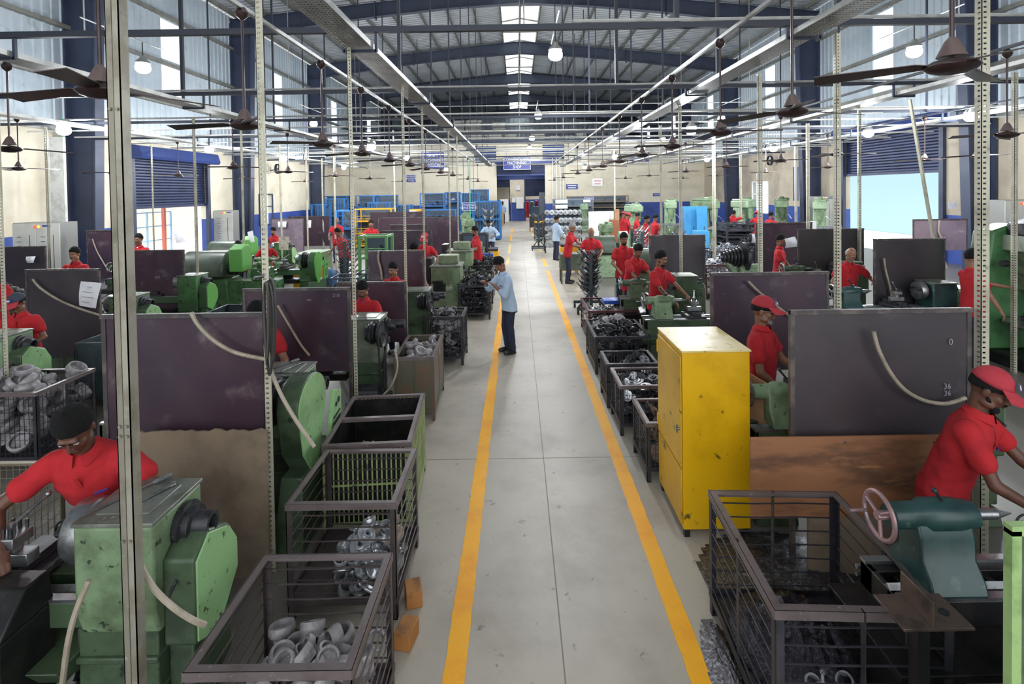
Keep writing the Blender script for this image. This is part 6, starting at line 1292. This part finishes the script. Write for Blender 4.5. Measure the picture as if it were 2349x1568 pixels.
sheet_of('tall notice sheet with tiny rows beside the navy column, right wall', 1819, 1832, 383, 460, 24.3, rows=14, curl=0, m=mat('notice_blue', '5a6a9c', .6), dark='d8dcec')
sheet_of('white notice on the cream pier right of the bright doorway', 2175, 2195, 464, 478, 16.3, rows=0, curl=0)
sheet_of('white notice board on the blue lower part of the pillar', 1184, 1201, 452, 478, 44.9, rows=0, curl=0, m=whiteb, name='notice_board', cat='board')
sheet_of('small framed notice on the cream part of the pillar', 1184, 1193, 424, 436, 44.9, rows=2, curl=0)
sheet_of('small switch box on the pillar with a red button', 1174, 1182, 453, 464, 44.9, rows=0, curl=0, m=whiteb, name='switch_box', cat='switch box')
# blue cages
rnc = random.Random(5)
def cage(lab, px0, px1, pyt, Y, tiers=3, m=bluecage, fill=5, d=.9, vertical=False, cat='cage rack'):
    a = P(px0, pyt, Y); c = P(px1, pyt, Y); w_ = c.x-a.x; h = (a.z+c.z)/2
    t = thing('cage_rack', lab, cat, ((a.x+c.x)/2, Y+d/2, 0)); X = w_/2
    b = MB()
    for sx in (-1, 1):
        for sy in (-1, 1): b.bar((sx*X, sy*d/2, 0), (sx*X, sy*d/2, h), .06)
    for k in range(tiers+1):
        z = .12+(h-.15)*k/tiers
        for s in (-1, 1): b.bar((-X, s*d/2, z), (X, s*d/2, z), .05); b.bar((s*X, -d/2, z), (s*X, d/2, z), .05)
    obj('frame', b, m, t); 
    for k in range(tiers): z = .12+(h-.15)*k/tiers; b = MB(); b.box(-X, X, -d/2, d/2, z, z+.02); obj('shelf', b, m, t)
    b = MB()
    if vertical:
        n = max(4, int(w_/.14))
        for i in range(n): b.bar((-X+w_*(i+.5)/n, -d/2-.01, .12), (-X+w_*(i+.5)/n, -d/2-.01, h-.05), .025)
    else:
        for k in range(tiers):
            z = .12+(h-.15)*k/tiers
            for j in (.2, .4): b.bar((-X, -d/2-.01, z+j*(h/tiers)), (X, -d/2-.01, z+j*(h/tiers)), .02)
    obj('front_bars', b, m, t)
    b = MB(); b.box(-X, X, d/2-.01, d/2, .12, h-.02); obj('back_panel', b, mat('cage_back', '4a5866', .6), t)
    for k in range(tiers):
        z = .14+(h-.15)*k/tiers
        for i in range(fill):
            o = bpy.data.objects.new('stored_casting', proto(rnc.choice([m_yoke, m_hub, m_disc]), darkiron)); C.objects.link(o); s_ = rnc.uniform(1.2, 2.0)
            o.location = (t.location.x-X+w_*(i+.5)/fill, t.location.y+rnc.uniform(-.2, .1), z+.1+rnc.random()*.08); o.rotation_euler = (rnc.uniform(-.8, .8), rnc.uniform(-.8, .8), rnc.uniform(0, 6)); o.scale = (s_,)*3
            tag(o, 'dark casting stored in the '+lab.split(',')[0], 'casting', 'stored castings, '+lab.split(',')[0])
    return t
cage('blue cage rack farthest left, against the back wall', 714, 745, 468, 31.6, 2, vertical=True)
cage('blue cage rack second from the left, heaped on top', 740, 795, 449, 35, 3); cage('blue cage rack with fine bars left of the middle one', 746, 790, 455, 32.5, 2, vertical=True, d=.7)
cage('blue cage rack behind the yellow frame', 816, 856, 448, 34, 3); cage('blue palisade-topped cage rack right of the yellow frame', 858, 905, 447, 33.5, 3)
cage('low blue palisade pallet before the tall blue racks', 844, 895, 464, 30.5, 1, vertical=True, fill=4); cage('low blue palisade pallet in the middle of the back row', 905, 940, 470, 31.5, 1, vertical=True, fill=3)
cage('blue rack of brown parts left of the tooling sign', 964, 1018, 443, 33, 3); cage('tall blue rack beside the brown parts rack', 1021, 1052, 440, 33, 4)
cage('blue rack holding tan boards behind the tooling sign', 1056, 1098, 442, 32, 3, vertical=True); cage('tallest blue rack at the back near the opening', 1078, 1119, 434, 34, 3)
cage('tall blue barred cage nearest the aisle, left side', 1085, 1147, 461, 27.6, 2, vertical=True, fill=6, d=1.3); cage('low blue shelf before the cream back wall', 975, 1045, 480, 27, 3, fill=6)
cage('solid blue bench rack before the balding operator', 772, 806, 482, 24, 2, m=mat('solid_blue', '2d78c4', .4), fill=3)
cage('yellow tube frame rack, left middle distance', 815, 897, 478, 24.5, 3, m=mat('frame_yellow', 'e0a722', .45), fill=3)
cage('green slotted shelf rack left of the shiny maroon screen', 824, 886, 540, 12.0, 3, m=mat('rack_green', '5f9a58', .5), fill=2, d=.55, cat='shelf rack')
cage('grey shelf rack with white boards right of the opening', 1271, 1360, 456, 35, 4, m=mat('rack_grey', '6f7680', .5), fill=3, cat='shelf rack')
cage('long brown shelf rack against the back wall', 1304, 1441, 449, 37, 5, m=mat('rack_brown', '6c5e50', .5), fill=4, cat='shelf rack')
cage('black tray rack stacked right of the blue lockers', 1668, 1738, 512, 18.5, 5, m=crateblk, fill=5, cat='shelf rack')
cage('black rack of hanging parts left of the bearded operator', 1056, 1116, 536, 15.9, 2, m=crateblk, fill=8, d=.5, cat='shelf rack')
for i, (px0, px1, py0, py1) in enumerate(((1274, 1302, 458, 466), (1274, 1302, 470, 478), (1338, 1354, 458, 463))):
    a = P(px0, py0, 34.8); c = P(px1, py1, 34.8); b = MB(); b.box(a.x, c.x, 34.75, 34.8, c.z, a.z); tag(obj('white_board', b, whiteb), 'white panel on the grey shelf rack, %s one' % ('upper left', 'lower left', 'right')[i], 'board')
# boxes placed by their photo rectangle
def pbox(name, lab, cat, px0, px1, py0, py1, Y, d, m, bev=.01, floor=False):
    a = P(px0, py0, Y); c = P(px1, py1, Y); b = MB(); b.box(a.x, c.x, Y, Y+d, 0 if floor else c.z, a.z); return tag(obj(name, b, m, None, bev), lab, cat)
pbox('notice_board', 'large white panel standing in the right middle distance', 'board', 1350, 1408, 485, 515, 21.5, .05, whiteb, floor=True)
pbox('cardboard_roll', 'tan upright cardboard leaning right of the white panel', 'cardboard', 1411, 1421, 480, 505, 20.8, .2, card, floor=True); pbox('cardboard_box', 'brown cardboard box beside the white panel', 'box', 1401, 1420, 504, 530, 20.0, .4, mat('brown_card', '9a6248', .8), floor=True)
t = thing('locker', 'light blue open double-door locker, right middle distance', 'locker', (0, 0, 0))
for i, (a_, c_) in enumerate(((1571, 1597), (1598, 1623))):
    a = P(a_, 473, 17.2-i*.2); c = P(c_, 525, 17.2-i*.2); b = MB(); b.box(a.x, c.x, a.y, a.y+.03, .25, a.z); obj('door', b, bluebox, t, .006); dd = kids(t)[-1]; b = MB(); b.bar((c.x-.1, a.y-.02, 1.2), (c.x-.1, a.y-.02, 1.35), .02); obj('handle', b, steel, dd)
b = MB(); a = P(1571, 473, 17.3); c = P(1623, 525, 17.3); b.box(a.x, c.x, 17.3, 17.8, 0, a.z-.02); obj('body', b, mat('locker_body', '3a80b8', .5), t)
pbox('low_cabinet', 'low light blue cabinet before the blue locker', 'cabinet', 1600, 1628, 530, 546, 16.2, .5, bluebox, floor=True)
t = thing('tool_cabinet', 'pale grimy green cabinet with a T handle, left middle distance', 'cabinet', (0, 0, 0)); a = P(682, 580, 14.6); c = P(737, 640, 14.6)
b = MB(); b.box(a.x, c.x+.0, 14.6, 15.5, 0, a.z); obj('body', b, mat('pale_grime_green', '7f9a72', .45, c2='66805c', ns=3, c3='49583f', ns3=9), t, .01)
b = MB(); x = (a.x+c.x)/2; b.bar((x-.12, 14.58, .78), (x+.12, 14.58, .78), .02); b.bar((x, 14.58, .62), (x, 14.58, .78), .02); obj('handle', b, darkiron, t)
t = thing('oil_tank', 'grimy orange-yellow box with black drips, left middle distance', 'tank', (0, 0, 0)); a = P(672, 622, 13.4)
b = MB(); b.box(a.x, P(717, 622, 13.4).x, 13.4, 14.3, 0.02, a.z); obj('body', b, yellowbox, t, .008); b = MB(); b.box(a.x+.02, P(715, 622, 13.4).x, 13.45, 14.25, a.z, a.z+.02); obj('oily_top', b, greasy, t)
b = MB(); b.box(a.x+.1, a.x+.35, 13.6, 13.9, a.z+.021, a.z+.06); tag(obj('plastic_bag', b, mat('white_violet_plastic', 'a8a4c0', .5), None, .015), 'crumpled white-violet plastic pack on the orange-yellow tank', 'plastic bag')
t = thing('drum', 'translucent blue plastic drum on the floor right of the orange-yellow tank', 'drum', (P(754, 630, 14.8).x, 14.8, 0)); b = MB(); b.lathe([(.2, 0), (.22, .03), (.23, .35), (.2, .43), (.1, .46), (0, .46)], n=24); obj('body', b, drumblue, t); b = MB(); b.cyl((.0, 0, .46), (0, 0, .5), .05, n=14); obj('cap', b, whiteb, t)
# yellow machine box with label
t = thing('yellow_machine', 'yellow machine box with a white label before the blue shelves', 'machine', (0, 0, 0)); a = P(938, 480, 25.5); c = P(964, 500, 25.5); b = MB(); b.box(a.x, c.x, 25.5, 26.1, 0, a.z); obj('body', b, mat('frame_yellow', 'e0a722'), t, .02)
b = MB(); b.box(a.x+.05, a.x+.36, 25.48, 25.5, a.z-.33, a.z-.06); obj('label_plate', b, whiteb, t)
# blue tray of tube castings on a lathe behind the big screen
t = thing('plastic_crate', 'blue plastic crate with grey tube castings, behind the big maroon screen', 'crate', (P(368, 712, 7.3).x, 7.35, .62)); b = MB()
b.box(-.23, .23, -.15, .15, 0, .01)
for s in (-1, 1): b.box(-.23, .23, s*.15-.006, s*.15+.006, 0, .13); b.box(s*.23-.006, s*.23+.006, -.15, .15, 0, .13)
obj('walls', b, blueplas, t); b = MB()
for i in range(7): b.box(-.2+i*.063, -.17+i*.063, -.162, -.156, .02, .12)
obj('ribs', b, blueplas, t)
b = MB(); b.box(-.25, .25, -.2, .2, .0, .62); o = obj('stand', b, greasy, None, .01); o.location = (t.location.x, 7.35, 0); tag(o, 'dark steel stand under the blue plastic crate', 'stand')
pile(t.location.x, 7.35, .42, .28, .63, .74, [m_cup], castm, 8, 'grey tube casting in the blue plastic crate', 'tubes in the blue plastic crate', 31, size=.08, heap=.04)
# shaft racks: slanting rods carrying castings
def shaft_rack(lab, px, py_foot, h, n=9, m=darkiron, rodm=steel, sc=1., rz=0, both=True, Y=None, wheels=True, postm=mat('rack_darkgreen', '35444a', .5), cast=True):
    g = G(px, py_foot) if Y is None else Vector((P(px, 600, Y).x, Y, 0))
    t = thing('shaft_trolley', lab, 'trolley', (g.x, g.y, 0), rz); t.scale = (sc,)*3
    b = MB(); b.bar((0, -.35, .12), (0, .35, .12), .06); b.bar((-.3, -.35, .12), (.3, -.35, .12), .06); b.bar((-.3, .35, .12), (.3, .35, .12), .06); b.bar((-.3, -.35, .12), (0, -.35, .5), .04); b.bar((.3, -.35, .12), (0, -.35, .5), .04); obj('base_frame', b, postm, t)
    for s in (-1, 1): b = MB(); b.bar((0, s*.3, .12), (0, s*.3, h), .06); obj('post', b, postm, t)
    b = MB()
    for k in range(n):
        z = .35+(h-.45)*k/(n-1); b.bar((0, -.3, z), (0, .3, z), .03)
    obj('cross_bars', b, postm, t)
    if wheels:
        for sx in (-1, 1):
            for sy in (-1, 1): b = MB(); b.cyl((sx*.28-.02, sy*.33, .05), (sx*.28+.02, sy*.33, .05), .05, n=14); b.bar((sx*.28, sy*.33, .05), (sx*.28, sy*.33, .12), .03); obj('castor', b, rubber, t)
    rn = random.Random(int(px)); i = 0
    for k in range(n):
        z = .35+(h-.45)*k/(n-1)
        for s in ((-1, 1) if both else (1,)):
            for yy in (-.24, -.08, .08, .24):
                ln = rn.uniform(.26, .34); e = Vector((s*ln*math.cos(.75), yy, z+ln*math.sin(.75))); w0 = Vector((s*.02, yy, z))
                b = MB(); b.cyl(w0, e, .009, n=6)
                if cast: q = w0+(e-w0)*.35; q2 = w0+(e-w0)*.6; b.cyl(q, q2, .05, .032, n=10); b.cyl(w0+(e-w0)*.3, q, .03, .055, n=10)
                o = obj('shaft', b, m if rn.random() < .6 or not cast else rodm); Mw = Matrix.Translation(t.location) @ Matrix.Rotation(rz, 4, 'Z') @ Matrix.Scale(sc, 4); o.matrix_world = Mw
                tag(o, 'shaft slotted on the '+lab.split(',')[0], 'shaft', 'shafts on the '+lab.split(',')[0]); i += 1
    return t
shaft_rack('tall dark trolley of slanting shafts, right of the aisle, castors on the floor', 1352, 712, 1.25, 8, sc=1.0)
shaft_rack('low rack of pale shafts before the operator group, right side', 1462, 600, 1.15, 6, m=castm, Y=16.6, both=False, rz=.3, sc=1.1)
shaft_rack('rack of dark shafts left of the blue locker, right side', 1555, 600, 1.1, 6, Y=16.0, sc=1.1, rz=-.2)
shaft_rack('rack of dark shafts standing before the blue locker', 1592, 600, 1.0, 5, Y=14.4, sc=1.1, rz=.2)
shaft_rack('rack of bright slanting shafts beside the tall blue barred cage', 1122, 600, 1.55, 6, m=castbright, Y=21.5, sc=1.15)
shaft_rack('rack of plain slanting rods, left middle distance behind the slotted post', 800, 655, 1.3, 7, m=darkiron, Y=13.8, sc=1.05, cast=False)
b = MB(); p = P(770, 640, 11.8); 
t = thing('open_stillage', 'dark blue-grey open steel frame before the rack of plain rods', 'frame', (P(800, 650, 11.6).x, 11.6, 0)); b = MB()
for sx in (-1, 1):
    for sy in (-1, 1): b.bar((sx*.3, sy*.3, 0), (sx*.3, sy*.3, .75), .04)
for z in (.4, .75):
    for s in (-1, 1): b.bar((-.3, s*.3, z), (.3, s*.3, z), .035); b.bar((s*.3, -.3, z), (s*.3, .3, z), .035)
for k in range(6): b.bar((-.28, -.28, .1+k*.1), (.28, .28, .35+k*.1), .014)
obj('frame', b, mat('frame_bluegrey', '3e4658', .5), t)
# rack of aluminium hubs
t = thing('hub_trolley', 'black trolley of bright aluminium hub castings beside the man seen from behind', 'trolley', (P(1290, 520, 22).x, 22, 0)); b = MB()
for sx in (-1, 1):
    for sy in (-1, 1): b.bar((sx*.75, sy*.4, .1), (sx*.75, sy*.4, 1.65), .05)
for k in range(5):
    z = .25+k*.33
    for s in (-1, 1): b.bar((-.75, s*.4, z), (.75, s*.4, z), .03)
obj('frame', b, crateblk, t)
for sx in (-1, 1):
    for sy in (-1, 1): b = MB(); b.cyl((sx*.75-.03, sy*.4, .07), (sx*.75+.03, sy*.4, .07), .07, n=14); obj('castor', b, rubber, t)
for k in range(5):
    for i in range(8):
        o = bpy.data.objects.new('hub_casting', proto(m_hub, mat('aluminium_casting', 'b4b8bc', .4, .7, c2='83878c', ns=10))); C.objects.link(o); o.location = (t.location.x-.66+i*.19, 21.55, .36+k*.33); o.rotation_euler = (PI/2+rnc.uniform(-.2, .2), rnc.uniform(0, 3), 0); o.scale = (1.5,)*3
        tag(o, 'bright aluminium hub casting on the black trolley beside the man seen from behind', 'casting', 'aluminium hubs on the black trolley')
shaft_rack('black rack of dark parts at the aisle before the aluminium hubs', 1236, 575, 1.5, 7, Y=22.8, sc=1.0)
def cart(lab, px, Y, w_, h, d, m, legs=.25, top=None):
    t = thing('parts_cart', lab, 'cart', (P(px, 500, Y).x, Y, 0)); b = MB(); b.box(-w_/2, w_/2, -d/2, d/2, legs, h); obj('bin', b, m, t, .01)
    for sx in (-1, 1):
        for sy in (-1, 1): b = MB(); b.bar((sx*(w_/2-.03), sy*(d/2-.03), 0), (sx*(w_/2-.03), sy*(d/2-.03), legs), .04); obj('leg', b, m, t)
    if top: b = MB(); b.box(-w_/2+.03, w_/2-.03, -d/2+.03, d/2-.03, h, h+.08); obj('top_tray', b, top, t)
cart('black cart with a castor near the far opening', 1227, 33.5, .7, .95, .7, blackm); cart('black bin cart right of the aisle behind the blue-shirted man', 1240, 27.5, .7, .9, .8, crateblk, .15, mat('frame_yellow', 'e0a722'))
cart('grey-green steel bin table on thin legs, right of the aisle', 1312, 14.7, .72, .82, .55, mat('greygreen_bin', '5c6557', .5, .2, c2='4a5246', ns=5), .38)
cart('yellow-fronted bench right of the man seen from behind', 1303, 16.2, .55, .85, .5, mat('frame_yellow', 'e0a722'), .12, crateblk); cart('small bench with a yellow frame below the bending pale-blue shirt', 1128, 17.6, .45, .6, .7, mat('frame_yellow', 'e0a722'), .3, crateblk)
# piles of bright castings on the right, middle distance
for lab, px, Y, w_, mm, n_ in (('open crate of bright castings right of the blue locker', 1665, 15.2, 1.2, castbright, 70), ('red-brown crate of bright rings behind the tall black-brown screen', 1655, 12.6, 1.1, castbright, 60), ('crate of dark castings right of the bright ones', 1715, 16.3, .9, darkiron, 40)):
    p = P(px, 560, Y); crate('metal_crate', lab, p.x, Y, w_, .9, .8, 0, m=cratered if 'red' in lab else crateblk, style='mesh', nrod=6, n_up=1)
    pile(p.x, Y, w_-.05, .85, .3, .78, [m_ring, m_yoke, m_disc], mm, n_, 'casting heaped in the '+lab, 'castings in the '+lab[:40], int(px), heap=.18, size=.085)
# stepped-cone machine at right middle
t = thing('cone_pulley_head', 'dark stepped cone pulley on a pale green machine arm, right of the black-brown screen', 'machine', (P(1700, 600, 9.6).x, 9.6, 0)); b = MB()
for i in range(6): r_ = .09+.02*i; b.lathe([(.02, 0), (r_, .005), (r_*.93, .025), (r_, .045), (.02, .05)], ax(-.35+i*.055, 0, 1.32), n=22)
b.lathe([(.02, 0), (.26, .01), (.27, .06), (.02, .08)], ax(.02, 0, 1.32), n=28); obj('cone_pulley', b, darkiron, t)
b = MB(); b.hexa([(-.1, -.1, .0), (.3, -.1, .0), (.3, .3, .0), (-.1, .3, .0)], [(-.1, -.08, .95), (.25, -.08, .95), (.25, .25, .95), (-.1, .25, .95)]); b.cyl((-.05, 0, 1.06), (.35, 0, 1.06), .13, n=18); b.hexa([(-.35, -.04, 1.3), (-.3, -.04, 1.35), (-.3, .04, 1.35), (-.35, .04, 1.3)], [(-.12, -.04, .95), (-.02, -.04, 1.0), (-.02, .04, 1.0), (-.12, .04, .95)]); obj('arm', b, green, t, .02)
b = MB(); b.cyl((-.4, 0, 1.32), (.12, 0, 1.32), .03, n=10); obj('shaft', b, steel, t)
# white-topped yellow table before the drill operator
t = thing('work_table', 'small table with white top and yellow legs left of the drill operator', 'table', (P(2178, 640, 8.6).x, 8.6, 0)); b = MB(); b.box(-.22, .22, -.25, .25, .88, .92); obj('top', b, whiteb, t, .004)
for sx in (-1, 1):
    for sy in (-1, 1): b = MB(); b.bar((sx*.18, sy*.2, 0), (sx*.18, sy*.2, .88), .04); obj('leg', b, yellowbox, t)
# orange wristband is part of nobody else's clothing: it sits on the wrist
# far room: lamps added to brighten it, desk, shelves, machines
def added_tube_lamp(x, y, z, lab):
    t = thing('added_tube_lamp', lab, 'lamp', (x, y, z)); b = MB(); b.cyl((-.6, 0, 0), (.6, 0, 0), .03, n=8); obj('tube', b, mat('added_tube_glow', 'f2f6ff', emit=10), t); b = MB(); b.box(-.62, .62, -.04, .04, .03, .08); obj('batten', b, whiteb, t)
    b = MB(); b.cyl((0, 0, .08), (0, 0, PZ-z+.0), .01, n=6); obj('rod', b, darkpipe, t)
    l = bpy.data.lights.new('lamp_light', 'AREA'); l.shape = 'RECTANGLE'; l.size = 1.2; l.size_y = .1; l.energy = 140; o = bpy.data.objects.new('lamp_light', l); C.objects.link(o); o.parent = t; o.location = (0, 0, -.05)
added_tube_lamp(.3, 42.3, 5.2, 'added tube lamp brightening the far room, before the pillar'); added_tube_lamp(-2, 50, 3.9, 'added tube lamp brightening the far room, deep left'); added_tube_lamp(2.2, 50, 3.9, 'added tube lamp brightening the far room, deep right'); added_tube_lamp(2.2, 55, 3.9, 'added tube lamp brightening the far room, farthest back')
pbox('white_partition', 'white office partition behind the desk in the far room', 'partition', 1146, 1167, 457, 506, 43.6, .1, whiteb, floor=True)
t = thing('desk', 'small light wooden desk in front of the man in the far room', 'desk', (P(1150, 500, 40.8).x, 40.8, 0)); b = MB(); b.box(-.25, .22, -.25, .25, .95, 1.0); obj('top', b, wood, t, .01); b = MB(); b.box(-.22, .2, -.23, -.2, 0, .95); obj('front_board', b, wood, t)
pbox('tool_shelf', 'grey shelf of hanging shafts inside the far opening, right', 'shelf', 1237, 1250, 441, 500, 42.5, .5, mat('rack_grey', '6f7680'), floor=True)
for i, (px, mm, h_) in enumerate(((1210, 'b03038', 462), (1221, '6f9a64', 462), (1231, 'b03038', 460))):
    pbox('small_machine', 'small %s machine seen through the far opening, %s from the left' % ('red' if mm[0] == 'b' else 'green', ORD[i]), 'machine', px-4, px+4, h_, 490, 50, .6, mat('far_'+mm, mm, .5), floor=True, bev=.05)
pbox('machine_cabinet', 'grey-blue machine cabinet seen through the far opening', 'cabinet', 1220, 1237, 474, 500, 47.5, .6, mat('far_greyblue', '7f98ac', .5), floor=True)
b = MB(); b.cyl((P(1207, 470, 44.6).x, 44.6, .9), (P(1207, 470, 44.6).x, 44.6, 1.5), .09, n=14); tag(obj('fire_extinguisher', b, mat('extinguisher_red', 'c8202a', .35)), 'red fire extinguisher hung beside the pillar in the far opening', 'fire extinguisher')
t = thing('standing_fan', 'pale round pedestal fan left of the pillar', 'fan', (P(1173, 445, 44.3).x, 44.3, 0)); b = MB(); b.cyl((0, 0, 0), (0, 0, 2.0), .025, n=8); b.cyl((0, 0, 0), (0, 0, .04), .22, n=18); obj('stand', b, galv, t)
b = MB(); b.lathe([(.2, -.05), (.22, -.05), (.22, .05), (.2, .05)], Matrix.Translation((0, 0, 2.15)) @ Matrix.Rotation(PI/2, 4, 'X'), n=20, closed=True)
for k in range(6): b.bar((-.2*math.cos(PI*k/6), -.05, 2.15-.2*math.sin(PI*k/6)), (.2*math.cos(PI*k/6), -.05, 2.15+.2*math.sin(PI*k/6)), .008)
obj('cage', b, galv, t)
# white wall pipes right of the opening
for i, px in enumerate((1268, 1277, 1285, 1292)):
    p = P(px, 420, 39.5); b = MB(); b.cyl((p.x, 39.5, 1.4 if i else 0), (p.x, 39.5, 5.0), .03, n=8); tag(obj('wall_pipe', b, whiteb), 'white vertical pipe on the back wall, %s of four right of the opening' % ORD[i], 'pipe')
b = MB(); b.box(P(1712, 500, 16).x, P(1712, 500, 16).x, 16, 16, 1, 1) if 0 else b.box(P(1866, 520, 20).x-.12, P(1866, 520, 20).x+.12, 20, 20.25, 0, 1.25); tag(obj('switch_pillar', b, whiteb, None, .01), 'small white switch box standing left of the right control cabinet', 'switch box')
